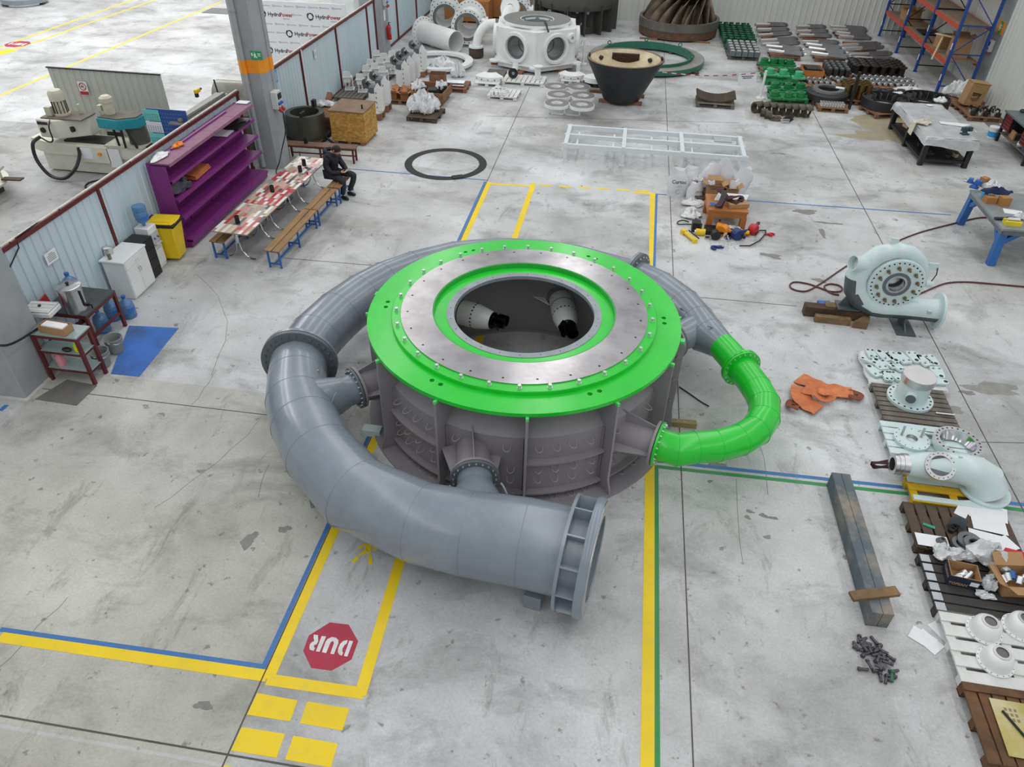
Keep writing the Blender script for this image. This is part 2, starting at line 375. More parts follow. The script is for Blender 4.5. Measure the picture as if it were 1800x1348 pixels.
# ================================================================ the turbine distributor
CX, CY, ZN = -1.162, 9.52, .82
T = thing('turbine_distributor', 'huge round turbine casing with bright green top ring and grey spiral pipe', 'turbine', (CX, CY, 0))
def L_(p, z=None): return V((p[0]-CX, p[1]-CY, ZN if z is None else z))
def pol(a, r, z): a = math.radians(a); return V((r*math.cos(a), r*math.sin(a), z))
MB().lathe([(2.25, .04), (2.25, 1.205), (1.85, 1.52), (1.82, 1.75), (1.7, 1.75), (1.72, 1.5), (2.15, 1.17), (2.15, .04)], 120).build('casing_wall', m_mauve, T)
MB().lathe([(2.57, 0), (2.57, .045), (2.1, .045), (2.1, 0)], 120).build('bottom_flange', m_mauve, T)
gf = MB().lathe([(2.435, 1.75), (2.435, 1.81), (1.21, 1.812), (1.21, 1.75)], 144).build('top_flange', m_green, T)
c = MB()
for a in (184.4, 244.4, 304.1, 4.1, 64.6, 124.5):
    for s in (-2, 2): p = pol(a+s, 2.182, 1.7); c.cyl(p, p+V((0, 0, .2)), .036, n=14)
cut(gf, c)
MB().lathe([(2.06, 1.811), (2.06, 1.868), (2.052, 1.875), (1.915, 1.875), (1.915, 1.811)], 128).build('bolted_ring', m_green, T)
ms_ring = mat('turned_steel', 'b9b6b8', .26, 1., .2, 1.6, .02, dirt_or_reflection='8e8b8e', patch_amt=.7, dscale=1.3)  # darker blotches painted into the steel colour stand in for reflections from above
sr = MB().lathe([(1.915, 1.812), (1.915, 1.893), (1.43, 1.893), (1.43, 1.812)], 128).build('steel_ring', ms_ring, T)
c = MB()
for i in range(24): p = pol(13.7+i*15, 1.81, 1.86); c.cyl(p, p+V((0, 0, .1)), .017, n=10)
cut(sr, c)
MB().lathe([(1.43, 1.815), (1.43, 1.888), (1.41, 1.888), (1.405, 1.815)], 128).build('inner_lip', mat('green_lip', '27a63a', .4, 0, .05), T)
gr = MB().lathe([(1.215, 1.76), (1.215, 1.82), (1.1, 1.82), (1.1, 1.76)], 120).build('inner_cover_ring', mat('cover_ring', '8a939a', .4, .1, .08, 5, dirt_or_reflection='c9c9c9', patch_amt=.35), T)
hole = MB().cyl((0, 0, 0), (0, 0, .003), .008, n=8).build('screw_hole', m_black, gr, loc=pol(0, 1.16, 1.8195))
for i in range(1, 24): inst(hole, gr, pol(i*15+5, 1.16, 1.8195))
bb = MB(); bb.cyl((0, 0, 0), (0, 0, .008), .034, n=16); bb.cyl((0, 0, .008), (0, 0, .03), .03, n=6); bb.cyl((0, 0, .03), (0, 0, .055), .027, n=6)
bolt = bb.build('hex_bolt', m_zinc, T, loc=pol(0.1, 1.985, 1.875))
for i in range(1, 30): inst(bolt, T, pol(.1+i*12, 1.985, 1.875), (0, 0, i))
# ribs, stiffeners
rib = MB().plate([(2.24, 0, .04), (2.56, 0, .04), (2.56, 0, .1), (2.485, 0, .3), (2.48, 0, 1.75), (1.86, 0, 1.75), (1.87, 0, 1.5), (2.24, 0, 1.2)], (0, 1, 0), .036).build('rib', m_mauve, T)
tip = MB().box((2.45, 0, 1.735), (.075, .042, .045)).build('painted_tip', m_greenl, rib)
for i in range(12):
    a = math.radians(9+30*i)
    if i == 0: rib.rotation_euler.z = a
    else:
        r_ = inst(rib, T, rot=(0, 0, a)); inst(tip, r_)
NZ = (264.5, 204.5, 324.5, 144.5, 84.5, 24.5)
def arc(z, a, ro=2.355): return MB().lathe([(2.245, z-.014), (ro, z-.014), (ro, z+.014), (2.245, z+.014)], 10, a0=math.radians(a+.5), a1=math.radians(a+29.5)).build('stiffener_arc', m_mauve, T)
for i in range(12):
    a = 9+30*i; mid = a+15; noz = any(abs((mid-n+180) % 360-180) < 8 for n in NZ)
    arc(.19, a)
    if not noz: arc(.78, a)
    for s in (.9, 29.1):   # upright box edges next to each rib
        p = pol(a+s, 2.27, 0); MB().box(p+V((0, 0, .62)), (.05, .012, 1.14), rz=math.radians(a+s)).build('panel_edge', m_mauve, T)
U = [(-.052, 0, .0), (-.052, .05, -.01), (-.035, .095, -.02), (0, .115, -.022), (.035, .095, -.02), (.052, .05, -.01), (.052, 0, 0)]
lp = MB().tube([(y, x, z) for x, y, z in U], .0065, 6).build('anchor_loop', mat('loop_rod', 'aaa5ab', .45, .2, .05), T)
first = True
for i in range(12):
    a = 9+30*i; mid = a+15
    if not 130 < mid < 361: continue
    noz = any(abs((mid-n+180) % 360-180) < 8 for n in NZ)
    for z, offs in ((1.03, (4.8, 11, 17, 23.5)), (.62, (4.8, 11, 17.5, 25)), (.42, (4.8, 11, 17.5, 25)), (.05, (11, 18, 24))):
        for o in offs:
            if noz and 8 < o < 22 and z > .3: continue
            M = Mx.Rotation(math.radians(a+o), 4, 'Z') @ Mx.Translation((2.245, 0, z+.02))
            if first: lp.matrix_basis = M; first = False
            else: inst_m(lp, T, M)
# split joints of the casing
for a in (354.6, 174.6):
    sj = MB(); sj.plate([(2.2, 0, .05), (2.56, 0, .05), (2.52, 0, .4), (2.52, 0, 1.66), (2.49, 0, 1.74), (2.2, 0, 1.74)], (0, 1, 0), .09)
    o = sj.build('split_joint', m_mauve, T, rz=math.radians(a)); MB().box((2.46, 0, 1.725), (.09, .094, .04)).build('painted_tip', m_greenl, o)
    for k in range(6): MB().cyl((2.4+.05*(k % 2), -.045, .35+k*.22), (2.4+.05*(k % 2), -.075, .35+k*.22), .03, n=10).build('joint_bolt', m_mauve, o)
# nozzle stubs and injectors
def jet(a):
    d = math.radians(a-161); d = V((math.cos(d), math.sin(d), 0)); n = V((-d.y, d.x, 0))*.9
    return d, n
def flange(parent, c, ax, R, r, th, m, nb, rb, name='flange', mb=m_zinc, bs=.02, side=1):
    ax = V(ax).normalized()
    o = MB().lathe([(r, -th/2), (R-.006, -th/2), (R, -th/2+.006), (R, th/2-.006), (R-.006, th/2), (r, th/2)], 48, c, ax).build(name, m, parent)
    q = V((0, 0, 1)).rotation_difference(ax).to_matrix()
    bm_ = MB(); bm_.cyl((0, 0, 0), (0, 0, bs*.9), bs, n=6); bm_.cyl((0, 0, bs*.9), (0, 0, bs*1.6), bs*.55, n=8)
    b0 = None; cl = V(c)
    for i in range(nb):
        an = 2*PI*(i+.5)/nb
        p = cl+q @ V((rb*math.cos(an), rb*math.sin(an), side*th/2)); M = Mx.Translation(p) @ (q.to_4x4() if side > 0 else (q @ Mx.Rotation(PI, 3, 'X')).to_4x4())
        if b0 is None: b0 = bm_.build('flange_bolt', mb, o); b0.matrix_basis = M
        else: inst_m(b0, o, M)
    return o
for a in NZ:
    d, n = jet(a); t = 2.56; P = lambda k: n-d*k+V((0, 0, ZN))
    MB().cyl(P(1.85), P(t), .245, n=32, cap=False).build('nozzle_stub', m_mauve, T)
    MB().lathe([(.2, -.02), (.335, -.02), (.335, .02), (.2, .02)], 40, P(t-.025), d).build('stub_flange', m_mauve, T)
    flange(T, P(t+.025), -d, .335, .2, .04, m_gdark if a != 324.5 else m_green, 20, .295, 'pipe_flange', bs=.016)
    if a in (264.5, 204.5, 324.5):
        sd = V((d.y, -d.x, 0)); z1 = V((0, 0, 1))
        for s, nm in ((z1, sd), (sd, z1), (-sd, z1), (-z1, sd)):
            w0 = 2.02 if s is not sd else 2.2
            MB().plate([P(1.9)+s*.24, P(t-.05)+s*.24, P(t-.05)+s*.31, P(1.95)+s*.45], nm, .014).build('gusset', m_mauve, T)
m_inj = mat('injector_white', 'e6e8e6', .3, 0, .03); m_jet = mat('jet_black', '141414', .2, .7, .2)
for a in (144.5, 84.5):
    d, n = jet(a); P = lambda k, z=0.: n-d*k+V((0, 0, ZN+z))
    o = MB().lathe([(.23, 0), (.23, .62), (.228, .66), (.205, .78), (.175, .92), (.15, .98), (.1, .98), (.1, 0)], 40, P(1.98), d).build('injector', m_inj, T)
    q = V((0, 0, 1)).rotation_difference(d).to_matrix(); hb = MB().cyl((0, 0, 0), (0, 0, .014), .016, n=8).build('injector_bolt', m_black, o)
    for i in range(20):
        an = 2*PI*i/20; M = Mx.Translation(P(1.34)+q @ V((.219*math.cos(an), .219*math.sin(an), 0))) @ (q @ Mx.Rotation(an, 3, 'Z') @ Mx.Rotation(PI/2, 3, 'Y')).to_4x4()
        if i == 0: hb.matrix_basis = M
        else: inst_m(hb, o, M)
    MB().lathe([(.232, -.012), (.232, .004), (.2, .004), (.2, -.012)], 40, P(1.62), d).build('seal_ring', m_black, o)
    MB().lathe([(.06, -.01), (.155, -.01), (.16, .03), (.13, .07), (.11, .1), (.05, .1)], 32, P(1.0), d).build('nozzle_tip', m_jet, o)
    sd = V((d.y, -d.x, 0))
    df = MB(); df.lathe([(.085, 0), (.105, 0), (.105, .16), (.085, .16)], 28, P(.9)-sd*.05+V((0, 0, .03)), d)
    df.plate([P(.86)+sd*.08+V((0, 0, -.12)), P(.86)+sd*.2+V((0, 0, .1)), P(.86)+sd*.12+V((0, 0, .24)), P(.86)-sd*.08+V((0, 0, .1))], d, .04)
    df.cyl(P(.95)+sd*.12+V((0, 0, .02)), P(.72)+sd*.12+V((0, 0, .02)), .04, n=12)
    df.build('jet_deflector', m_jet, o)
    MB().plate([P(2.0)+sd*.3, P(1.75)+sd*.24, P(2.05)+sd*.5], V((0, 0, 1)), .015).build('injector_gusset', m_inj, o)
# spiral pipe
def pp(*q): return [pol(a, r, ZN) for a, r in q]
def pipe(name, pts, rs, m, seams=True, n=40):
    o = MB().tube(pts, rs, n, cap=False).build(name, m, T, smooth=50)
    k = len(pts)
    for i in range(1, k-1):
        t = ((pts[i+1]-pts[i]).normalized()+(pts[i]-pts[i-1]).normalized()).normalized()
        t = V(t); mf = 1/max(.6, t.dot((pts[i+1]-pts[i]).normalized()))
        hx = V((-t.y, t.x, 0)); ring = [pts[i]+hx*math.cos(2*PI*j/40)*(rs[i]*mf+.0005)+V((0, 0, 1))*math.sin(2*PI*j/40)*(rs[i]+.0005) for j in range(40)]
        if seams: MB().tube(ring, .0045, 5, closed=True).build('weld_seam', m, o)
    return o
sec1 = pp((289, 4.0), (278.5, 3.74), (267.5, 3.68), (257.3, 3.7), (241.8, 3.72), (226.5, 3.63), (215, 3.6), (206, 3.62), (197, 3.63), (190.6, 3.66))
sec1[0] = V((.13-CX, 5.735-CY, ZN))
pipe('spiral_pipe', sec1, [.565, .56, .545, .52, .51, .505, .5, .48, .46, .455], m_grey)
fc, ft = pol(189.6, 3.66, ZN), (pol(188, 3.66, ZN)-pol(191, 3.66, ZN)).normalized()
flange(T, fc-ft*.035, -ft, .615, .44, .06, m_gdark, 28, .545, 'pipe_flange', m_gdark, .024)
MB().lathe([(.44, -.03), (.615, -.03), (.615, .03), (.44, .03)], 48, fc+ft*.04, ft).build('pipe_flange', m_grey, T)
sec2 = pp((188.6, 3.66), (178.5, 3.6), (166.5, 3.55), (155, 3.55), (145, 3.58), (134, 3.6), (120, 3.62), (106, 3.62), (93, 3.6), (80, 3.58), (66, 3.55))
pipe('spiral_pipe', sec2, [.455, .455, .45, .435, .42, .405, .4, .39, .37, .35, .345], m_grey)
fc, ft = pol(60.5, 3.62, ZN), (pol(59, 3.6, ZN)-pol(64, 3.6, ZN)).normalized()
flange(T, fc+ft*.03, ft, .5, .3, .05, m_gdark, 20, .43, 'pipe_flange', m_zinc, .02)
MB().lathe([(.3, -.03), (.5, -.03), (.5, .03), (.3, .03)], 48, fc-ft*.03, ft).build('pipe_flange', m_grey, T)
MB().tube([sec2[-1], fc], [.345, .345], 40, cap=False).build('pipe_end', m_grey, T)
sec3 = [fc]+pp((51, 3.6), (40, 3.5), (31, 3.4), (24, 3.36))+[V((2.16-CX, 10.6-CY, ZN))]
pipe('spiral_pipe', sec3, [.345, .345, .345, .34, .33, .235], m_grey)
for k, a in enumerate(NZ):
    if a == 324.5: continue
    d, n = jet(a); P = lambda q: n-d*q+V((0, 0, ZN)); R = (.5, .45, 0, .39, .34, .29)[k]
    MB().tube([P(2.6), P(2.74), P(2.78), P(3.42)], [.245, .245, .26, R], 36, cap=False).build('branch_pipe', m_grey, T)
    cr = V((d.y, -d.x, 0))
    for s in (1, -1):   # raised crotch plates beside each branch
        arcp = [P(3.0)+cr*s*(.33+.02*j)*1.-d*(.035*j) + V((0, 0, .42*math.cos(j*.22)*.75)) for j in range(7)]
        MB().tube(arcp, .014, 6).build('crotch_plate', m_grey, T)
# inlet flange with ribs
ax = V((math.cos(math.radians(-8.5)), math.sin(math.radians(-8.5)), 0)); ci = V((.04-CX, 5.75-CY, ZN))
MB().lathe([(.53, -.02), (.735, -.02), (.735, .02), (.53, .02)], 64, ci-ax*.1, ax).build('inlet_flange', m_grey, T)
fo = MB().lathe([(.53, -.055), (.748, -.055), (.755, -.045), (.755, .045), (.748, .055), (.53, .055)], 64, ci+ax*.19, ax).build('inlet_flange', m_grey, T)
MB().lathe([(.54, 0), (.72, 0), (.72, .008), (.54, .008)], 64, ci+ax*.244, ax).build('machined_face', m_steel, fo)
q = V((0, 0, 1)).rotation_difference(ax).to_matrix(); rb_ = None
for i in range(12):
    M = Mx.Translation(ci) @ (q @ Mx.Rotation(2*PI*(i+.5)/12, 3, 'Z')).to_4x4()
    if not rb_: rb_ = MB().box((.645, 0, .03), (.17, .022, .24)).build('flange_rib', m_grey, T); rb_.matrix_basis = M
    else: inst_m(rb_, T, M)
MB().lathe([(.565, 0), (.57, 0), (.57, .4), (.565, .4)], 48, ci-ax*.16, ax).build('inlet_collar', m_grey, T)
# green elbow
gp = [(2.13, 10.64), (2.27, 10.36), (2.40, 10.06)]
pipe('green_reducer', [L_(p) for p in gp], [.237, .24, .242], m_green, False)
ga = (L_(gp[2])-L_(gp[1])).normalized(); g0 = L_((2.42, 10.02))
MB().lathe([(.22, -.02), (.335, -.02), (.335, .02), (.22, .02)], 40, g0-ga*.022, ga).build('pipe_flange', m_green, T)
flange(T, g0+ga*.022, ga, .335, .22, .04, m_green, 20, .295, 'pipe_flange', m_zinc, .016)
d, n = jet(324.5); e1 = n-d*2.6+V((0, 0, ZN)); e0 = g0+ga*.03
# smooth bend through measured centre points
ctl = [e0, e0+ga*.14]+[L_(p) for p in ((2.62, 9.50), (2.70, 9.14), (2.65, 8.78), (2.49, 8.46), (2.23, 8.21), (1.9, 8.03), (1.58, 7.94))]+[e1-d*.26, e1]
pipe('green_elbow', ctl, [.238]*len(ctl), m_green)
# feet
MB().box(L_(G(938, 1060), .13), (.22, .2, .26), rz=-.15).build('support_foot', m_grey, T)
MB().box(L_(G(560, 880), .14), (.25, .22, .28), rz=.5).build('support_foot', m_grey, T)
MB().box(L_((-4.3, 8.0), .14), (.22, .3, .28)).build('support_foot', m_grey, T)
tag(MB().box((0, 0, .06), (.3, .16, .12)).build('support_block', m_teal, loc=G(655, 762)), 'pale blue block under the left side of the turbine casing', 'block')
tag(MB().box((0, 0, .05), (.5, .1, .1)).build('timber_offcut', mat('old_timber', '8c8256', .8, 0, .3, 6, .3), loc=G(1196, 748), rz=.05), 'short yellowish timber offcut lying beside the right of the turbine', 'timber')
# ================================================================ partitions, columns, the bay behind them
WX = -9.95
def partition(name, y0, y1, posts, h=2.08):
    b = MB(); sheet(b, (WX, y0), (WX, y1), .06, h-.04, .21, .022, (1, 0)); o = struct(b.build(name, m_sheetb, smooth=0))
    MB().box((WX+.01, (y0+y1)/2, h), (.07, y1-y0, .08)).build('top_rail', m_red, o); MB().box((WX+.01, (y0+y1)/2, .04), (.08, y1-y0, .08)).build('bottom_rail', m_red, o)
    MB().box((WX-.005, (y0+y1)/2, h+.05), (.035, y1-y0-.05, .03)).build('tape_edge', mat('tape', 'd3cec7', .7, 0, .2, 9), o)
    for y in posts: MB().box((WX+.02, y, h/2), (.07, .07, h)).build('post', m_red, o)
    return o
wl = partition('wall_left', 8.9, 18.2, (9.0, 12.0, 18.1)); partition('wall_left_2', 19.0, 30.0, (22.4, 25.55, 28.95, 29.9)); partition('wall_left_3', 31.3, 39.1, (31.4, 32.9, 36.05, 39.0), 3.2)
m_black2 = m_black
for yy in (9.6, 10.9, 13.2, 15.6): MB().box((WX, yy, 2.085), (.08, .012, .1)).build('cable_tie', m_black, wl)
cb = [V((WX+.05, 9.3, 1.75)), V((WX+.05, 9.7, 1.98)), V((WX+.03, 9.75, 2.14)), V((WX-.02, 10.9, 2.13)), V((WX-.02, 13, 2.13)), V((WX, 15.5, 2.13)), V((WX, 17.8, 2.13))]
MB().tube(cb, .012, 6).build('cable', m_black, wl)
m_pipe = mat('pvc_pipe', '9da0a0', .5, 0, .06); m_colp = mat('column_paint', '9b9fa3', .65, 0, .05, 1.5, dirt_or_reflection='85898c', patch_amt=.5)
def column(name, x, y, s, ch, h, band=None):
    k = s/2; P = [(k-ch, -k), (k, -k+ch), (k, k-ch), (k-ch, k), (-k+ch, k), (-k, k-ch), (-k, -k+ch), (-k+ch, -k)]
    o = struct(MB().prism(P, 0, h).build(name, m_colp, smooth=0, loc=(x, y, 0)))
    if band: MB().prism([(a*1.012, b*1.012) for a, b in P], *band).build('orange_band', m_orange, o)
    return o
cm = column('trim_1', -9.5, 18.62, .72, .12, 9, (2.55, 2.87))
MB().tube([(-.14, -.43, .1), (-.14, -.43, 9)], .07, 14).build('drain_pipe', m_pipe, cm)
MB().tube([(-.14, -.43, 2.55), (-.14, -.43, 2.87)], .073, 14).build('orange_band', m_orange, cm)
for z in (.5, 2.3, 4): MB().tube([(-.14, -.43, z), (-.14, -.43, z+.06)], .082, 14).build('pipe_collar', m_pipe, cm)
MB().tube([(.37, .05, 1.9), (.38, .05, 9)], .03, 10).build('conduit', m_pipe, cm); MB().tube([(.37, .05, 2.55), (.37, .05, 2.87)], .034, 10).build('orange_band', m_orange, cm)
def exit_sign(parent, M, w, h):
    o = MB().box((0, 0, .005), (w, h, .01)).build('exit_sign', mat('sign_green', '1f9c5a', .5, 0, 0), parent); o.matrix_basis = M
    b = MB(); z = .012
    for q in (((-.42, -.1), (-.3, -.1), (-.3, .28), (-.42, .28)), ((-.2, -.3), (-.1, -.3), (.0, .1), (-.08, .25), (-.22, .1)), ((-.02, -.05), (.1, -.3), (.02, -.32), (-.08, -.1)), ((.12, -.1), (.4, -.1), (.4, 0), (.12, 0)), ((.12, .12), (.4, .12), (.4, .24), (.12, .24)), ((-.15, .28), (-.08, .28), (-.08, .36), (-.15, .36))):
        b.prism([(x*w, y*h) for x, y in q], .01, z)
    b.build('pictogram', m_paper, o); return o
exit_sign(cm, frame((.24, -.372, 3.0), (1, .0, 0), (0, 0, 1)), .3, .2)
m_box = mat('socket_box', 'c9ccca', .5, 0, .04)
def socket_box(name, label, M, sc=1.):
    o = thing(name, label, 'socket box'); o.matrix_world = M
    MB().box((0, 0, .08*sc), (.28*sc, .42*sc, .16*sc)).build('housing', m_box, o, bevel=.01)
    MB().box((.02*sc, .09*sc, .17*sc), (.17*sc, .13*sc, .03)).build('breaker_cover', m_black, o)
    for i in range(3): MB().cyl((-.08*sc+i*.08*sc, -.07*sc, .15*sc), (-.08*sc+i*.08*sc, -.085*sc, .2*sc), .034*sc, n=12).build('blue_socket', mat('socket_blue', '1f5fb8', .4, 0, 0), o)
    for i in range(2): MB().cyl((-.07*sc+i*.14*sc, -.17*sc, .12*sc), (-.07*sc+i*.16*sc, -.27*sc, .22*sc), .045*sc, n=12).build('red_socket', mat('socket_red', 'a11f25', .4, 0, 0), o)
    return o
s1 = socket_box('socket_box', 'grey socket box with blue and red outlets on the orange banded column', frame((-9.14, 18.5, 1.85), (0, 1, 0), (0, 0, 1)), 1.05)
def cable(name, label, pts, r, m, parent=None, cat='cable'):
    # smooth the run with a Catmull-Rom
    P = [V(p) for p in pts]; Q = []
    for i in range(len(P)-1):
        a, b_, c_, d_ = P[max(i-1, 0)], P[i], P[i+1], P[min(i+2, len(P)-1)]
        for k in range(6):
            t = k/6; Q.append(.5*((2*b_)+(c_-a)*t+(2*a-5*b_+4*c_-d_)*t*t+(3*b_-a-3*c_+d_)*t**3))
    Q.append(P[-1]); o = MB().tube(Q, r, 6).build(name, m, parent)
    if label: tag(o, label, cat)
    return o
cable('power_cable', 'thin black cable looping from the column socket box down to the floor', [(-8.94, 18.5, 1.6), (-8.9, 18.4, 1.1), (-9.05, 18.3, .6), (-9.1, 18.1, .3), (-9.2, 18.0, .02), (-8.9, 17.9, .02), (-8.6, 18.3, .02), (-8.75, 18.7, .4)], .014, m_black)
cf = column('trim_2', -9.85, 8.5, .86, .02, 9)
MB().box((0, -.0, .02), (.98, .96, .04)).build('footing', mat('footing', 'c0bfb9', .8, 0, .1), cf)
socket_box('socket_box', 'grey socket box with blue outlets and red plugs on the front column', frame((-9.6, 8.06, 1.88), (1, 0, 0), (0, 0, 1)), 1.05)
cable('plug_cable', 'black cable hanging from the red plugs on the front column', [(-9.52, 7.9, 1.63), (-9.35, 7.85, 1.4), (-9.2, 7.95, 1.25), (-9.25, 8.3, 1.1), (-9.3, 8.9, 1.0)], .02, m_black)
pf = column('trim_4', -10.2, 30.65, .9, .03, 9)
socket_box('socket_box', 'small socket box high on the far grey pillar', frame((-9.74, 30.55, 2.0), (0, 1, 0), (0, 0, 1)), .9)
MB().box((.46, -.1, 1.45), (.01, .2, .38)).build('notice', m_paper, pf)
fe = thing('fire_extinguisher', 'red fire extinguisher hanging on the far grey pillar', 'extinguisher', (-9.62, 30.6, .55))
fr = mat('extinguisher_red', 'b3141c', .3, 0, .04)
MB().lathe([(0, 0), (.085, 0), (.095, .02), (.095, .45), (.06, .53), (.03, .55), (0, .55)], 18, closed=False).build('cylinder', fr, fe); MB().box((.09, 0, .3), (.02, .11, .2)).build('instruction_label', mat('label_blue', '7fa9cf', .5, 0, 0), fe)
MB().tube([(0, 0, .55), (0, 0, .62), (.08, 0, .64)], .016, 8).build('valve_head', m_black, fe); MB().tube([(0, .03, .6), (.03, .13, .5), (.02, .12, .2)], .012, 6).build('hose', m_black, fe)
# sheets pinned to the partition
for y, z, wd, ht, nm, mm in ((10.28, 1.5, .3, .22, 'notice_sheet', m_paper), (20.45, 1.85, .2, .32, 'blue_notice', mat('notice_blue', '5c9ad0', .5, 0, .05)), (23.5, 1.72, .18, .25, 'notice_sheet', m_paper)):
    o = MB().box((WX+.05, y, z), (.006, wd, ht)).build(nm, mm, wl)
    for i in range(5): MB().box((WX+.0545, y, z+ht*(.3-.14*i)), (.003, wd*(.7 if i else .4), ht*.035)).build('text_line', mat('print_grey', '5d6066', .6, 0, 0) if nm[0] == 'n' else m_paper, o)
MB().tube([(WX+.06, 22.42, 0), (WX+.06, 22.42, 2.1)], .02, 8).build('conduit', m_paper, wl)
# ---- banner
m_ban = mat('banner_vinyl', 'dedfe1', .5, 0, .015)
bn = thing('banner_wall', 'white press banner wall printed with HydroPower logos behind the partition', 'banner', (-11.85, 27.5, 0))
MB().box((0, 0, 1.19), (3.3, .06, 2.38)).build('panel', m_ban, bn)
tk = mat('logo_dark', '2b2b2d', .5, 0, 0); tr_ = mat('logo_red', '9c2430', .5, 0, 0); tg_ = mat('logo_grey', '9a9c9f', .5, 0, 0)
def logo(x, z, s):
    M = lambda dx, dz: frame((x+dx*s, -.033, z+dz*s), (1, 0, 0), (0, 0, 1))
    big = s > .5; o1 = tk if big else tg_
    b = MB()
    for k in range(3):
        a0 = k*2.094; P = []
        for j in range(9):
            a = a0+j*.25; w_ = .035*(1-j/9); P.append((math.cos(a), math.sin(a), .19+w_, .19-w_))
        poly = [(c_*r_, s_*r_) for c_, s_, r_, _ in P]+[(c_*r2*.8, s_*r2*.8) for c_, s_, _, r2 in P[::-1]]
        b.prism([(x*s, y*s) for x, y in poly], 0, .003)
    o = b.build('swirl_mark', o1, bn); o.matrix_basis = M(-.7, 0)
    if big:
        text('Hydro', .3*s, tk, bn, M(-.38, .0), 'lettering', align='LEFT', bold=.004); text('Power', .3*s, tr_, bn, M(.36, .0), 'lettering', align='LEFT', bold=.004)
        text('engineering', .09*s, tg_, bn, M(.72, -.2), 'lettering')
    else: text('HydroPower', .34*s, tg_, bn, M(.35, 0), 'lettering', align='CENTER')
def bpos(u, v):
    d = (u-900)*RT-(v-674)*UP+FPX*FW; p = CAM+d*(27.5/d.y); return p.x+11.85, p.z
for u, v in ((478, 25), (562, 30), (525, 60), (490, 89)): logo(*bpos(u+4, v), .62)
for u, v in ((465, 9), (486, 10), (507, 11), (528, 12), (549, 13), (569, 14), (591, 15), (521, 26), (470, 41), (491, 42), (512, 43.5), (533, 44.5), (554, 46), (575, 47), (474, 56), (494, 57), (555, 61), (477, 73), (498, 74), (518, 75), (545, 87)): logo(*bpos(u, v), .17)
b2 = thing('grey_cabinet', 'pale tall cabinet peeping over the partition beside the banner', 'cabinet', (-10.75, 29.0, 0))
MB().box((0, 0, 1.15), (.9, .5, 2.3)).build('body', m_white, b2, bevel=.01); MB().box((.2, -.26, 1.15), (.44, .02, 2.2)).build('door', m_white, b2)
# ---- corrugated screen with no smoking sign
sc = thing('sheet_screen', 'free standing pale sheet screen with a no smoking sign behind the grinder', 'screen', (-14.05, 18.75, 0))
b = MB(); sheet(b, (-1.65, 0), (1.65, 0), .05, 2.2, .2, .025, (0, -1)); b.build('sheet', mat('screen_sheet', 'c0c2ba', .5, 0, .04, 1, dirt_or_reflection='a5a79f', patch_amt=.4), sc, smooth=0)
MB().box((0, .0, 2.21), (3.34, .06, .03)).build('top_edge', m_dark, sc)
for x in (-1.6, 0, 1.6): MB().box((x, .25, .03), (.08, .8, .06)).build('foot', m_dark, sc); MB().box((x, .06, 1.1), (.05, .05, 2.2)).build('upright', m_dark, sc)
ns = MB().box((-.72, -.05, 1.72), (.27, .012, .36)).build('no_smoking_sign', m_paper, sc)
b = MB(); b.lathe([(.085, -.004), (.105, -.004), (.105, .004), (.085, .004)], 24, (-.72, -.058, 1.77), (0, 1, 0)); b.bar((-.79, -.058, 1.84), (-.65, -.058, 1.70), .018, .008); b.box((-.72, -.058, 1.595), (.25, .006, .09)); b.build('red_ring', mat('sign_red', 'b3202c', .5, 0, 0), ns)
b = MB(); b.box((-.74, -.058, 1.76), (.09, .006, .018)); b.tube([(-.7, -.058, 1.77), (-.69, -.058, 1.8), (-.71, -.058, 1.83)], .006, 5); b.build('cigarette_pictogram', m_black, ns)
# ---- surface grinder with grey motor
m_cream = mat('machine_cream', 'd9d7c9', .4, 0, .05, 3, dirt_or_reflection='a8a594', patch_amt=.3); m_mot = mat('motor_cream', 'c5c0ac', .4, 0, .08)
gm = thing('surface_grinder', 'cream grinding machine with upright motor and drooping black hose', 'machine', (-13.9, 17.35, 0))
MB().prism([(-1.75, -.15), (-1.2, -.36), (1.7, -.36), (1.7, .38), (-1.2, .38), (-1.75, .2)], .5, .82).build('bed', m_cream, gm)
MB().box((0, 0, .27), (2.8, .6, .46)).build('base', m_cream, gm); MB().box((.5, 0, .84), (2.4, .5, .05)).build('table', m_dark, gm)
cp_ = MB().box((.15, -.38, .58), (.9, .06, .42)).build('control_panel', m_cream, gm); MB().box((-.05, -.415, .6), (.36, .012, .28)).build('drawing', m_paper, cp_); MB().cyl((.36, -.41, .62), (.36, -.45, .62), .05, n=14).build('switch_knob', m_orange, cp_)
MB().box((.75, -.39, .52), (.34, .04, .5)).build('chart_plate', m_paper, gm)
hd = MB().prism([(-1.15, -.45), (-.6, -.5), (.1, -.1), (.1, .3), (-1.15, .3)], .98, 1.45).build('head_housing', m_cream, gm, bevel=.03); MB().box((-.45, -.08, 1.465), (1.15, .62, .03)).build('top_cover', mat('grime_brown', '6a6459', .7, 0, .2), hd)
MB().cyl((-1.0, -.44, 1.18), (-1.0, -.50, 1.18), .07, n=16).build('port', m_black, hd); MB().cyl((-.25, -.29, 1.2), (-.28, -.36, 1.2), .07, n=16).build('port', m_black, hd); MB().box((-.95, -.47, 1.36), (.3, .03, .07)).build('name_plate', m_black, hd)
mo = MB().lathe([(0, 0), (.2, 0), (.2, .04), (.16, .05), (.16, .36), (.19, .37), (.19, .55), (.14, .62), (0, .62)], 20, (-.62, -.05, 1.48), closed=False).build('motor', m_mot, gm); MB().box((-.85, -.2, 1.6), (.16, .14, .22)).build('terminal_box', m_mot, mo)
for i in range(12): a = i*PI/6; MB().box((-.62+.165*math.cos(a), -.05+.165*math.sin(a), 1.69), (.03, .012, .3), rz=a).build('fin', m_dark, mo)
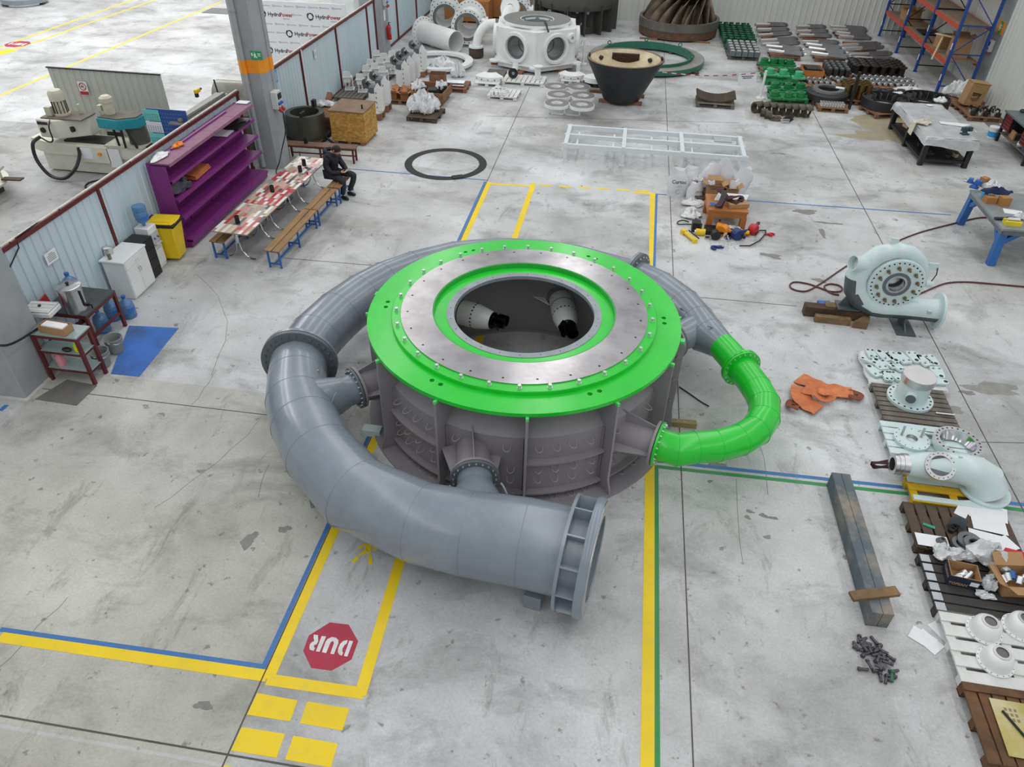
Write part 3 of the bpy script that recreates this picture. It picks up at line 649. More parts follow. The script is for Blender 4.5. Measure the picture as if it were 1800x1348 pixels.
MB().tube([(-.2, .1, 1.47), (-.2, .1, 1.72)], .035, 8).build('lever', m_mot, gm)
cable('hose', None, [(-1.15, -.5, 1.0), (-1.22, -.75, .9), (-1.2, -.85, .5), (-.9, -.95, .15), (-.5, -.95, .1), (-.25, -.75, .3), (-.2, -.5, .55), (-.22, -.4, .75)], .045, m_black, gm)
cable('hose', None, [(-.72, -.45, 1.45), (-.7, -.6, 1.3), (-.7, -.62, 1.0), (-.85, -.6, .92), (-1.1, -.52, .98)], .02, m_black, gm)
cable('loose_cable', 'tangled dark and red cable on the floor under the grinder', [(-13.55, 16.7, .02), (-13.75, 16.4, .02), (-13.6, 16.1, .02), (-13.3, 16.5, .02), (-13.1, 16.2, .02), (-12.9, 16.4, .02)], .02, m_black)
# ---- teal drill head
td = thing('drill_head', 'teal drilling head with cream motor on black legs beside the grinder', 'machine', (-12.85, 17.25, .83))
MB().prism([(-.5, -.28), (.1, -.36), (.55, -.1), (.55, .22), (.25, .36), (-.1, .3), (-.35, .05)], .48, .74).build('belt_cover', mat('teal_paint', '1f8f9c', .4, 0, .06), td, bevel=.02)
MB().prism([(-.46, -.25), (.1, -.33), (.52, -.09), (.52, .2), (.25, .33), (-.1, .28), (-.33, .05)], .74, .77).build('cover_lid', mat('grime_brown', '6a6459'), td)
m2 = MB().lathe([(0, 0), (.14, 0), (.14, .28), (.16, .29), (.16, .4), (.1, .45), (0, .45)], 18, (-.28, .05, .77), closed=False).build('motor', m_mot, td); MB().box((-.46, -.02, .92), (.1, .12, .14)).build('terminal_box', m_mot, m2)
MB().lathe([(.0, 0), (.26, 0), (.24, .48), (0, .48)], 24, (.3, .1, 0), closed=False).build('column_body', mat('column_grey', '5e5c56', .5, .3, .15), td)
MB().box((.05, 0, .02), (1.1, .6, .04)).build('base_plate', m_mot, td)
for x, y, dx in ((-.15, -.2, .06), (.12, -.28, .02), (.25, -.25, .2)): MB().bar((x, y, .5), (x+dx, y-.05, .02), .05).build('leg', m_black, td)
# ---- boards leaning on the screen
tag(MB().box((0, 0, .32), (.42, .05, .62), M=Mx.Rotation(-.15, 3, 'X')).build('black_slab', m_black, loc=(-14.1, 18.45, .0)), 'dark square panel leaning on the screen behind the grinder', 'panel')
tag(MB().box((0, 0, .25), (.75, .04, .5), M=Mx.Rotation(-.12, 3, 'X')).build('brown_board', m_woodd, loc=(-13.2, 18.5, .0)), 'brown board leaning on the screen behind the drill', 'board')
# ---- bench with pegboard and calendar behind the partition
wb = thing('tool_bench', 'workbench with blue pegboard and hanging calendar behind the partition', 'workbench', (-10.75, 17.0, 0))
MB().box((0, .3, .9), (.8, 3.4, .06)).build('worktop', m_woodg, wb)
for x, y in ((-.35, -1.3), (.35, -1.3), (-.35, 1.9), (.35, 1.9)): MB().box((x, y, .44), (.07, .07, .88)).build('leg', m_blue, wb)
pb_ = mat('peg_blue', '2a4f93', .5, 0, .05); pg = MB().box((.05, -.95, 1.7), (1.0, .03, 1.1)).build('pegboard', pb_, wb)
hb = MB()
for i in range(12):
    for j in range(11): hb.box((-.3+i*.065, -.967, 1.25+j*.09), (.016, .004, .016))
hb.build('peg_holes', mat('peg_light', '7f97c4', .5, 0, 0), pg, kind='stuff')
m_cal = mat('calendar_teal', '6cc2bd', .6, 0, .03); m_cal2 = mat('calendar_white', 'd8d6de', .6, 0, .02)
for k in range(3):
    o = MB().box((-.33, -.985, 2.1-.28*k), (.4, .01, .26)).build('calendar_sheet', m_cal2 if k == 1 else m_cal, wb)
    l_ = MB()
    for i in range(6):
        for j in range(4): l_.box((-.49+i*.06, -.992, 2.0-.28*k+j*.04), (.03, .004, .016))
    l_.build('date_print', mat('date_grey', '4d7d80', .6, 0, 0), o, kind='stuff')
ud = mat('bare_grey', '8b8a85', .5, .3, .15)
tag(MB().bar((-10.35, 15.95, 2.05), (-10.35, 18.2, 2.02), .09, .06).build('steel_channel', ud), 'long grey steel channel lying along the top of the bench behind the partition', 'channel'); 
MB().box((.4, -1.0, 1.45), (.06, .06, 1.1)).build('stand_post', ud, wb); MB().box((.4, 1.15, 1.45), (.06, .06, 1.1)).build('stand_post', ud, wb)
MB().box((.3, .1, 1.97), (.35, 2.4, .04)).build('upper_shelf', ud, wb)
dr = thing('cordless_drill', 'yellow and black cordless drill on the bench behind the partition', 'drill', (-10.9, 17.9, 1.99))
MB().box((0, 0, .14), (.09, .22, .1)).build('body', m_yel, dr, bevel=.02); MB().box((0, -.06, .05), (.07, .08, .1)).build('grip', m_black, dr); MB().cyl((0, .1, .14), (0, .2, .14), .03, n=10).build('chuck', m_dark, dr)
vc = thing('clear_hood', 'curved clear plastic hood over the bench behind the partition', 'hood', (-10.75, 19.62, 0))
m_hood = mat('hood_plastic', '8f8d80', .25, 0, .08, alpha=.75)
MB().lathe([(.4, -.55), (.41, -.55), (.41, .55), (.4, .55)], 14, (0, 0, 1.5), (1, 0, 0), a0=PI*.5, a1=PI*1.6).build('hood_shell', m_hood, vc); MB().box((0, 0, .55), (.8, .9, 1.1)).build('base_cabinet', m_woodg, vc)
MB().sph((.1, .0, 1.55), .07).build('lamp_head', m_chrome, vc); MB().tube([(-.2, -.55, 1.1), (-.25, -.62, 2.1)], .02, 6).build('antenna_rod', m_dark, vc)
c9 = thing('side_table', 'small black topped side table behind the partition by the calendars', 'table', (-11.05, 15.2, 0))
MB().prism([(-.35, -.5), (.3, -.5), (.35, .5), (-.1, .5)], .98, 1.02).build('top', m_black, c9); MB().box((.05, 0, .5), (.5, .7, .96)).build('cabinet', m_blue, c9)
tag(MB().box((0, 0, .03), (.2, .25, .06)).build('red_tool', mat('tool_red', 'b5372f', .5), loc=(-11.1, 15.55, 1.02)), 'small red tool on the black side table', 'tool'); tag(MB().box((0, 0, .02), (.25, .35, .04)).build('paper_pad', m_paper, loc=(-10.9, 15.2, 1.02), rz=.3), 'white paper pad on the black side table', 'paper')
# ---- round machine and box at the left frame edge
rm = thing('round_drum', 'cream round drum casing on a flanged foot at the left edge of the picture', 'machine', (-16.2, 15.1, 0))
MB().lathe([(.8, .3), (1.0, .3), (1.02, .36), (.8, .38), (.75, .8), (.76, .84), (.7, .84), (.7, .35)], 40).build('drum', m_cream, rm)
for i in range(4): MB().box((.6*math.cos(i*PI/2+.6), .6*math.sin(i*PI/2+.6), .15), (.3, .3, .3)).build('timber_foot', m_woodd, rm)
MB().box((1.15, .35, .42), (.5, .18, .03), rz=.1).build('steel_tab', m_woodd, rm); MB().tube([(.85, .35, .38), (.85, .35, .6), (.95, .45, .7)], .03, 8).build('clamp', m_mot, rm)
lw = thing('cream_cabinet', 'cream machine cabinet behind the partition at the left edge', 'cabinet', (-11.2, 9.9, 0)); MB().box((0, 0, .75), (1.6, .9, 1.5)).build('body', m_cream, lw, bevel=.03); MB().box((0, 0, 1.52), (1.5, .8, .04)).build('lid', m_mot, lw); MB().box((-.4, .2, 1.6), (.3, .3, .14)).build('control_box', m_white, lw)
# ---- rings and floor lines in the far left bay
fl('yellow_line', G(0, 168), G(390, 3), .12, y_p); fl('yellow_line', G(-20, 90), G(232, 0), .12, y_p); fl('yellow_line', G(-20, 103), G(272, 0), .12, y_p)
for a, b_ in (((2, 92), (24, 87)), ((-12, 96), (12, 91))): fl('yellow_block', G(*a), G(*b_), .5, y_p)
c_ = G(31, 77.5); fq('stop_marking', [(c_.x+.5*math.cos(PI/4*i+.39), c_.y+.5*math.sin(PI/4*i+.39)) for i in range(8)], r_p)
b = MB()
for i, (dx, w_) in enumerate(((-.3, .1), (-.14, .05), (.0, .1), (.12, .1), (.28, .12))): b.box((c_.x+dx, c_.y, .003), (w_, .3, .003))
b.build('stencil_letters', w_p, floor)
for nm, u, v, R, lab in (('grey_ring', 45, 6, 1.05, 'flat grey steel ring lying on the floor at the far left corner'),): 
    p = G(u, v); t_ = thing(nm, lab, 'ring', (p.x, p.y, 0)); MB().lathe([(R-.24, .1), (R, .1), (R, .3), (R-.24, .3)], 48).build('ring', m_grey, t_)
    for i in range(3): MB().box(((R-.12)*math.cos(i*2.1), (R-.12)*math.sin(i*2.1), .05), (.2, .2, .1)).build('timber_foot', m_woodd, t_)
tag(MB().box((0, 0, .01), (1.6, 1.1, .02)).build('grey_mat', mat('grey_mat_m', '77797b', .8), loc=(G(391, 20).x, G(391, 20).y, 0)), 'dark grey mat on the far bay floor behind the column', 'mat')
# ================================================================ furniture along the partition
m_pur = mat('purple_steel', '7e2d7a', .42, 0, .06, 2, dirt_or_reflection='7d3b77', patch_amt=.3); m_purt = mat('dusty_purple', '8c627a', .7, 0, .12, 4)
sh = thing('gondola_shelf', 'purple steel shelving unit with five shelves against the partition', 'shelf', (-9.86, 15.65, 0))
for y in (-2.05, -1.03, 0, 1.03, 2.05): MB().box((.03, y, .98), (.05, .06, 1.96)).build('upright', m_pur, sh)
MB().box((.02, 0, 1.0), (.02, 4.1, 1.9)).build('back_panel', m_pur, sh); MB().box((.22, -2.06, .95), (.42, .02, 1.9)).build('side_panel', m_pur, sh)
for z, d in ((1.95, .46), (1.58, .42), (1.15, .44), (.73, .46), (.2, .52)):
    for k in range(4):
        s_ = MB().box((.06+d/2, -1.5375+1.025*k, z), (d, 1.015, .03)).box((.06+d, -1.5375+1.025*k, z-.02), (.015, 1.015, .06)).build('shelf_board', m_purt if z > 1.9 else m_pur, sh)
MB().box((.3, 0, .09), (.5, 4.1, .1)).build('plinth', m_pur, sh)
MB().box((.16, .0, 1.98), (.05, 2.6, .04)).build('ticket_rail', m_pur, sh)
for y in (-1.6, -.5, .6): MB().box((.05, y, .45), (.03, .9, .3)).build('lower_back_panel', m_pur, sh)
def on(u, v, z): p = G(u, v, z); return (p.x, p.y, z)
def cloth(c, size, seed, n=18, h=.08, fold=3, cmask=None):
    """crumpled heap of cloth, a closed lump lying at c"""
    r = random.Random(seed); b = MB(); P = []; F = []; ph = [r.uniform(0, 6.28) for _ in range(8)]
    m = 12
    for i in range(m+1):
        t = PI*i/m
        for j in range(n):
            a = 2*PI*j/n; k = 1+.16*math.sin(2*a+ph[0])+.14*math.sin(3*a+ph[1]+t)+.1*math.sin(5*a+ph[2]-2*t)+.07*math.sin(fold*3*a+ph[3]+3*t)
            x = size[0]*.5*math.sin(t)*math.cos(a)*k; y = size[1]*.5*math.sin(t)*math.sin(a)*k
            z = max(0, h*(.35+.65*math.cos(t) if t < PI/2 else .35*math.cos(t)+.35))*(1+.35*math.sin(4*a+ph[4])*math.sin(3*t+ph[5]))
            P.append((c[0]+x+r.uniform(-.04, .04)*size[0], c[1]+y+r.uniform(-.04, .04)*size[1], c[2]+max(0, z+r.uniform(-.14, .14)*h*(0 < i < m and z > .02))))
    F = [(i*n+j, (i+1)*n+j, (i+1)*n+(j+1) % n, i*n+(j+1) % n) for i in range(m) for j in range(n)]
    return b.add(P, F)
def lump(name, label, cat, u, v, z, size, h, m, seed, group=None, fold=3, rz=0.):
    p = on(u, v, z); o = cloth((0, 0, 0), size, seed, 24, h, fold).build(name, m, loc=p, rz=rz, smooth=25)
    return tag(o, label, cat, group)
m_sling = mat('orange_sling', 'd27c50', .85, 0, .15, 9, dirt_or_reflection='8d4a2c', patch_amt=.5)
so = thing('folded_sling', 'folded orange lifting sling on the third shelf of the purple unit', 'sling', on(349, 305, 1.17), .1)
for k in range(3): MB().prism([(-.17, -.4+.03*k), (.13, -.42), (.17-.02*k, .36), (-.12, .42-.04*k)], .012+.035*k, .04+.035*k).build('fold', m_sling, so, bevel=.012)
lump('folded_jacket', 'dark grey jacket bundled at the near end of the third purple shelf', 'jacket', 311, 336, 1.17, (.42, .85), .3, mat('jacket_grey', '4a4954', .85, 0, .2, 8), 3)
lump('paper_heap', 'crumpled printed papers on the near end of the top purple shelf', 'paper', 281, 276, 1.97, (.3, .55), .05, m_paper, 5)
lump('orange_bag', 'small orange and yellow packet on the top purple shelf', 'packet', 313, 257, 1.97, (.2, .32), .07, mat('packet_orange', 'ee8a22', .4), 6)
tag(MB().box((0, 0, .006), (.34, .48, .008)).build('paper_sheet', m_paper, loc=on(394, 234, 1.6), rz=.05), 'white paper sheet lying on the second purple shelf', 'paper')
bo = thing('black_tray', 'black plastic tray of small tools at the far end of the second purple shelf', 'tray', on(418, 221, 1.6), 0)
MB().box((0, 0, .03), (.36, .7, .05)).build('tray_body', m_black, bo)
for i in range(7): MB().bar((-.12+.04*i, -.25+.06*i, .065), (-.05+.03*i, -.1+.05*i, .07), .018).build('tool', m_dark, bo)
tag(MB().box((0, 0, .006), (.3, .22, .012)).build('price_label', m_paper, loc=on(427, 180, 1.98)), 'small white label card at the far end of the top purple shelf', 'card')
# ---- yellow bin
bi = thing('wheelie_bin', 'yellow wheelie bin with black rimmed lid beside the purple shelf', 'bin', (-9.5, 13.12, 0), .1)
b = MB(); b.add([(-.2, -.19, .06), (.2, -.19, .06), (.2, .19, .06), (-.2, .19, .06), (-.26, -.24, .84), (.27, -.24, .84), (.27, .24, .84), (-.26, .24, .84)], [(0, 1, 2, 3), (4, 5, 6, 7), (0, 1, 5, 4), (1, 2, 6, 5), (2, 3, 7, 6), (3, 0, 4, 7)]); b.build('body', m_yel, bi, bevel=.03)
MB().box((0, 0, .865), (.6, .53, .06)).build('rim', m_black, bi, bevel=.015); MB().prism([(-.3, -.24), (.26, -.24), (.29, -.1), (.29, .1), (.26, .24), (-.3, .24)], .895, .93).build('lid', m_yel, bi, bevel=.015)
MB().box((.02, 0, .935), (.36, .34, .02)).build('lid_panel', m_yel, bi)
for s in (-1, 1): MB().cyl((-.22, s*.17, .1), (-.22, s*.22, .1), .1, n=18).build('wheel', m_black, bi)
MB().tube([(-.3, -.2, .88), (-.34, -.2, .92), (-.34, .2, .92), (-.3, .2, .88)], .016, 8).build('handle', m_black, bi)
# ---- water dispenser
m_bottle = mat('bottle_blue', '4f86bd', .12, 0, .08, 3, alpha=.75, coat=.5)
def jug(parent, z, inv=False):
    p = [(0, 0), (.125, 0), (.135, .02), (.135, .1), (.125, .12), (.135, .14), (.135, .25), (.125, .27), (.13, .29), (.11, .34), (.05, .39), (.035, .41), (.035, .45), (0, .45)]
    if inv: p = [(r, .45-h) for r, h in p][::-1]
    o = MB().lathe(p, 24, (0, 0, z), closed=False).build('bottle_body', m_bottle, parent, smooth=30)
    if not inv: MB().cyl((0, 0, z+.435), (0, 0, z+.475), .042, n=16).build('cap', m_blue, parent)
    MB().lathe([(.136, .15), (.1375, .15), (.1375, .24), (.136, .24)], 24, (0, 0, z), a0=-.9, a1=.9).build('bottle_label', mat('label_blue2', '2f6fb8', .5, 0, .2, 30), parent)
    return o
wd = thing('water_dispenser', 'white water dispenser with a blue bottle on top beside the yellow bin', 'dispenser', (-9.69, 12.7, 0))
MB().box((0, 0, .48), (.32, .3, .96)).build('body', m_white, wd, bevel=.02); MB().box((.165, 0, .72), (.03, .26, .24)).build('tap_recess', mat('dispenser_grey', 'c0c3c5', .4), wd); MB().box((.17, 0, .3), (.02, .26, .42)).build('door', m_white, wd, bevel=.008); MB().box((.185, 0, .47), (.02, .16, .025)).build('handle', mat('dispenser_grey', 'c0c3c5'), wd); MB().box((.19, 0, .58), (.1, .22, .02)).build('drip_tray', mat('dispenser_grey', 'c0c3c5'), wd)
for s in (-.06, .06): MB().cyl((.18, s, .72), (.22, s, .69), .014, n=8).build('tap', m_blue if s < 0 else m_red, wd)
jb = thing('water_bottle', 'large blue water bottle standing upside down on the dispenser', 'bottle', (-9.69, 12.7, .962)); jug(jb, 0, True)
# ---- black cabinet and white cabinet
m_bcab = mat('black_laminate', '222021', .4, 0, .1)
bc = thing('black_cabinet', 'narrow black drawer cabinet between the white cabinet and the dispenser', 'cabinet', (-9.65, 12.31, 0))
MB().box((0, 0, .43), (.42, .34, .86)).build('body', m_bcab, bc)
for z in (.73, .52, .31): MB().box((.215, 0, z), (.02, .31, .19)).build('drawer', m_bcab, bc, bevel=.004)
MB().box((.212, 0, .11), (.008, .28, .16)).build('open_niche', m_black, bc)
wc = thing('white_cabinet', 'white two door cabinet with a drawer beside the black cabinet', 'cabinet', (-9.63, 11.72, 0))
MB().box((.015, 0, .41), (.47, .76, .8)).build('body', m_white, wc); MB().box((0, 0, .835), (.52, .82, .035)).build('worktop', m_white, wc, bevel=.004)
dw = MB().box((.255, 0, .73), (.018, .73, .15)).build('drawer', m_white, wc, bevel=.003)
MB().tube([(.262, -.05, .73), (.29, -.04, .73), (.29, .04, .73), (.262, .05, .73)], .007, 6).build('handle', m_zinc, dw)
for s in (-1, 1):
    d_ = MB().box((.255, s*.184, .34), (.018, .36, .6)).build('door', m_white, wc, bevel=.003)
    MB().tube([(.262, s*.03, .46), (.29, s*.03, .47), (.29, s*.03, .56), (.262, s*.03, .57)], .007, 6).build('handle', m_zinc, d_)
ju = thing('steel_jug', 'small steel jug of sugar on top of the white cabinet', 'jug', (-9.85, 11.62, .853))
MB().lathe([(.0, 0), (.085, 0), (.09, .02), (.09, .14), (.082, .14), (.082, .02), (0, .015)], 20, closed=False).build('body', m_steel, ju); MB().cyl((0, 0, .015), (0, 0, .11), .08, n=20).build('sugar', m_paper, ju); MB().tube([(.02, -.088, .12), (.03, -.15, .11), (.03, -.15, .04), (.02, -.088, .03)], .008, 6).build('handle', m_steel, ju)
gl = thing('glass', 'small glass beside the steel jug on the white cabinet', 'glass', (-9.7, 11.42, .853)); MB().lathe([(0, 0), (.035, 0), (.04, .1), (.036, .1), (.032, .01), (0, .01)], 16, closed=False).build('bowl', mat('glass_brown', '8a8070', .1, 0, .1, alpha=.6), gl)
# ---- red framed tables by the front column
def red_table(t, x0, x1, y0, y1, h, tm, shelves, nm='table_top'):
    MB().box(((x0+x1)/2, (y0+y1)/2, h), (x1-x0, y1-y0, .025)).build(nm, tm, t)
    for x in (x0+.03, x1-.03):
        for y in (y0+.03, y1-.03): MB().box((x, y, h/2), (.055, .055, h)).build('leg', m_red, t)
    for y in (y0+.03, y1-.03): MB().box(((x0+x1)/2, y, h-.045), (x1-x0-.06, .045, .06)).build('rail', m_red, t)
    for x in (x0+.03, x1-.03): MB().box((x, (y0+y1)/2, h-.045), (.045, y1-y0-.06, .06)).build('rail', m_red, t)
    for z in shelves:
        MB().box(((x0+x1)/2, (y0+y1)/2, z), (x1-x0-.02, y1-y0-.04, .02)).build('shelf', tm, t)
        for x in (x0+.03, x1-.03): MB().box((x, (y0+y1)/2, z-.02), (.04, y1-y0-.06, .04)).build('shelf_rail', m_red, t)
        for y in (y0+.03, y1-.03): MB().box(((x0+x1)/2, y, z-.02), (x1-x0-.06, .04, .04)).build('shelf_rail', m_red, t)
gt = thing('shelf_table', 'narrow red framed table with grey green shelves beside the front column', 'table')
red_table(gt, -9.38, -8.52, 8.64, 9.02, .98, mat('sage_laminate', '8fa3a3', .4, 0, .05), (.63, .27))
dt = thing('dark_table', 'red framed table with a dark worn top behind the narrow shelf table', 'table')
red_table(dt, -9.9, -9.02, 9.55, 10.45, .78, mat('worn_dark_top', '3f4347', .45, 0, .15, 5, dirt_or_reflection='6a6862', patch_amt=.5), ())
MB().box((-9.05, 10.0, .32), (.04, .84, .05)).build('rail', m_red, dt)
ur = thing('tea_urn', 'stainless steel tea urn with black tap on the dark table', 'urn', (-9.28, 9.72, .793))
MB().lathe([(0, 0), (.19, 0), (.19, .44), (.2, .45), (.2, .47), (0, .47)], 32, closed=False).build('body', m_steel, ur); MB().lathe([(.21, .47), (.21, .5), (.19, .515), (0, .525)], 32, closed=False).build('lid', m_steel, ur); MB().lathe([(.012, .52), (.03, .54), (.03, .56), (0, .565)], 14, closed=False).build('lid_knob', m_black, ur)
MB().box((.2, .05, .1), (.05, .05, .05)).tube([(.2, .05, .1), (.27, .05, .1), (.27, .05, .03)], .014, 8).build('tap', m_black, ur); MB().box((.2, -.02, .27), (.02, .03, .3)).build('level_gauge', m_black, ur)
wb1 = thing('water_bottle', 'blue water bottle standing on the dark table behind the urn', 'bottle', (-9.62, 10.15, .793)); jug(wb1, 0)
for (x, y, lab) in ((-9.15, 10.75, 'blue water bottle on the floor nearest the white cabinet'), (-9.4, 10.62, 'blue water bottle on the floor behind the dark table, further back'), (-9.35, 10.2, 'blue water bottle standing under the dark table')):
    dup(wb1, (x, y, 0), 0, lab)
rs = thing('red_board', 'red plastic board leaning upright behind the urn', 'board', (-9.72, 9.52, .793), .2); MB().box((0, 0, .15), (.03, .36, .3), M=Mx.Rotation(-.2, 3, 'Y')).build('panel', mat('red_plastic', 'a31d28', .35), rs, bevel=.01)
cb_ = thing('cooker_lid', 'white plastic cool box with grey lid beside the urn', 'cool box', (-9.55, 9.25, .993), .1)
MB().box((0, 0, .05), (.5, .36, .1)).build('body', m_white, cb_, bevel=.02); MB().box((0, 0, .115), (.48, .34, .03)).build('lid', mat('lid_grey', 'c9c8c6', .5), cb_, bevel=.01)
for k in range(3): MB().box((0, -.1+.1*k, .132), (.46, .03, .008)).build('ridge', m_white, cb_)
MB().cyl((0, 0, .13), (0, 0, .16), .025, n=10).build('knob', m_black, cb_)
cx_ = thing('carton', 'open cardboard carton of white tissues on the narrow shelf table', 'box', (-8.95, 8.78, .993), -.08)
for s, d in ((-1, 1), (1, 1)): MB().box((0, s*.1, .07), (.5, .008, .14)).build('side', m_card, cx_)
for s in (-1, 1): MB().box((s*.246, 0, .07), (.008, .2, .14)).build('end', m_card, cx_)
MB().box((0, 0, .005), (.5, .2, .01)).build('base', m_card, cx_); MB().box((0, 0, .1), (.42, .16, .09)).build('tissues', m_paper, cx_, bevel=.02)
sb = thing('spray_bottle', 'lime green spray bottle on the middle shelf of the narrow table', 'bottle', (-8.68, 8.75, .64))
MB().lathe([(0, 0), (.045, 0), (.05, .02), (.05, .13), (.02, .19), (.016, .21), (0, .21)], 18, closed=False).build('body', mat('lime', 'b8e01c', .25), sb); MB().box((.015, 0, .235), (.09, .03, .045)).build('trigger_head', m_white, sb); MB().lathe([(.0505, .05), (.051, .05), (.051, .12), (.0505, .12)], 18).build('front_label', mat('label_yellow', 'e3d321', .5), sb)
tag(MB().sph((0, 0, .03), (.09, .05, .04)).build('grey_cloth', m_dark, loc=(-8.86, 8.72, .64)), 'dark rag beside the lime spray bottle', 'cloth')
pk = thing('soap_bottle', 'pink soap canister on the bottom shelf of the narrow table', 'bottle', (-9.12, 8.76, .28)); MB().lathe([(0, 0), (.07, 0), (.075, .02), (.075, .2), (.04, .26), (0, .26)], 18, closed=False).build('body', mat('pink', 'd88a9b', .35), pk); MB().cyl((0, 0, .26), (0, 0, .3), .06, n=16).build('cap', m_white, pk)
for i, (x, y, lab) in enumerate(((-8.72, 9.62, 'grey bucket beside the blue mat, further from the camera'), (-8.72, 9.2, 'grey bucket beside the blue mat, nearer to the red leg'))):
    bk = thing('bucket', lab, 'bucket', (x, y, .02), 0, None)
    mbk = mat('bucket_grey', '8a8f8b', .5, 0, .08)
    MB().lathe([(0, 0), (.12, 0), (.155, .28), (.165, .28), (.165, .3), (.15, .3), (.112, .012), (0, .012)], 24, closed=False).build('body', mbk, bk); MB().tube([(0, -.16, .27), (.12, -.1, .22), (.15, 0, .2), (.12, .1, .22), (0, .16, .27)], .006, 5).build('handle', m_zinc, bk)
    MB().lathe([(.145, .19), (.153, .19), (.155, .21), (.146, .21)], 24).build('rib', mbk, bk)
m_matb = mat('mat_blue', '4d7fcc', .7, 0, .1, 2, dirt_or_reflection='4b5663', patch_amt=.7, dscale=1.4)
mb_ = thing('duck_mat', 'blue ribbed rubber mat on the floor beside the red framed tables', 'mat'); P = [G(*q) for q in ((218, 572), (314, 577), (245, 662), (190, 657))]; P = [(-8.98, 10.43), (P[1].x, P[1].y), (P[2].x, P[2].y), (-8.45, 8.98)]
MB().prism(P, 0, .012).build('base', m_matb, mb_); b = MB()
for i in range(44): t = (i+.5)/44; b.bar(V((-8.97, 10.42, .014)).lerp(V((-8.02, 10.5, .014)), t), V((-8.44, 9.0, .014)).lerp(V((-7.92, 9.0, .014)), t), .007)
b.build('ribs', m_matb, mb_, kind='stuff')
tag(MB().prism(poly_xy([G(*q) for q in ((62, 702), (135, 713), (171, 678), (118, 668))]), 0, .012).build('rubber_plate', mat('rubber_grey', '6d6b69', .75, 0, .12, 6)), 'dark grey rubber mat at the foot of the front column', 'mat')
# ---- dining tables, benches
PAL = [mat('mosaic_%s' % n, h, .35, 0, .06, 20) for n, h in (('white', 'dedbd8'), ('red', 'b23440'), ('charcoal', '45464a'), ('beige', 'bca992'), ('tan', 'a08a72'), ('rose', 'cf9a98'), ('grey', '8f8b89'))]
def mosaic_top(L, Wd, seed):
    r = random.Random(seed); b = MB(); x = -Wd/2; rows = 11; w_ = Wd/rows
    b.mat(4).box((0, 0, .72), (Wd, L, .026))
    for i in range(rows):
        y = -L/2
        while y < L/2-1e-6:
            l = min(r.choice((.1, .16, .22, .3, .38)), L/2-y)
            if L/2-y-l < .05: l = L/2-y
            b.mat(r.choice((0, 0, 0, 1, 1, 2, 3, 3, 3, 4, 4, 5, 6))).add([(x+i*w_, y, .7335), (x+(i+1)*w_, y, .7335), (x+(i+1)*w_, y+l, .7335), (x+i*w_, y+l, .7335)], [(0, 1, 2, 3)]); y += l
    return b
def dining_table(x, y, rz, seed, lab):
    t = thing('dining_table', lab, 'table', (x, y, 0), rz, None)
    mosaic_top(1.46, .84, seed).build('table_top', PAL, t, smooth=0)
    MB().box((0, 0, .69), (.7, 1.2, .04)).build('under_frame', m_dark, t)
    for s in (-1, 1):
        yy = s*.5
        for q in (-1, 1):
            pts = [(q*.03, yy, .7), (q*.03, yy, .4), (q*.06, yy, .22), (q*.16, yy, .07), (q*.26, yy, .02), (q*.36, yy, .02)]
            MB().tube(pts, .016, 8).build('leg', m_chrome, t)
        MB().tube([(0, yy, .38), (0, yy, .6)], .03, 8).build('leg_clamp', m_chrome, t)
    return t
dining_table(-8.03, 13.86, -.045, 3, 'dining table with red white and grey mosaic top, nearest the yellow bin')
dining_table(-7.96, 15.34, -.045, 4, 'middle dining table with red white and grey mosaic top')
dining_table(-7.89, 16.82, -.045, 5, 'dining table with red white and grey mosaic top beside the seated man')
m_plank = mat('bench_plank', '9a7448', .6, 0, .2, 4, .1, dirt_or_reflection='5d4630', patch_amt=.7, stretch=(6, 1, 1))
def bench(x, y, L, rz, lab, mid=True):
    t = thing('bench', lab, 'bench', (x, y, 0), rz)
    for s in (-1, 1): MB().box((s*.092, 0, .43), (.155, L, .03)).build('plank', m_plank, t, bevel=.004)
    ys = [-L/2+.06, L/2-.06]+([0] if mid else [])
    for yy in ys:
        for s in (-1, 1): MB().box((s*.13, yy, .205), (.035, .035, .41)).build('leg', m_blue, t)
        MB().box((0, yy, .4), (.26, .035, .03)).build('cross_bar', m_blue, t); MB().box((0, yy, .1), (.24, .03, .03)).build('cross_bar', m_blue, t)
    MB().box((0, 0, .1), (.03, L-.12, .03)).build('stretcher', m_blue, t)
    for s in (-1, 1): MB().box((s*.06, 0, .405), (.03, L-.14, .02)).build('rail', m_blue, t)
    return t
bench(-7.09, 14.08, 2.1, -.03, 'blue framed plank bench on the open side of the tables, nearest the camera')
bench(-7.02, 15.78, 1.24, -.03, 'short blue framed plank bench between the long bench and the seated man', False)
bench(-6.95, 16.95, .98, -.03, 'blue framed plank bench the man is sitting on', False)
bench(-8.44, 14.26, 2.1, -.03, 'blue framed plank bench half under the tables on the shelf side')
bench(-8.34, 16.42, 2.1, -.03, 'blue framed plank bench under the far tables beside the column')
bt = thing('long_bench', 'long brown bench with dark red legs in front of the steel cylinder', 'bench', (-8.3, 19.2, 0), .03)
for s in (-1, 0, 1): MB().box((0, s*.11, .43), (2.06, .105, .03)).build('plank', mat('brown_plank', '6e5140', .6, 0, .15, 4, stretch=(1, 6, 1)), bt)
MB().box((0, 0, .395), (2.0, .3, .04)).build('frame', m_red, bt)
for x in (-.95, 0, .95):
    for s in (-1, 1): MB().box((x, s*.13, .2), (.05, .04, .39)).build('leg', m_red, bt)
MB().box((0, .13, .12), (1.9, .03, .03)).build('stretcher', m_red, bt)
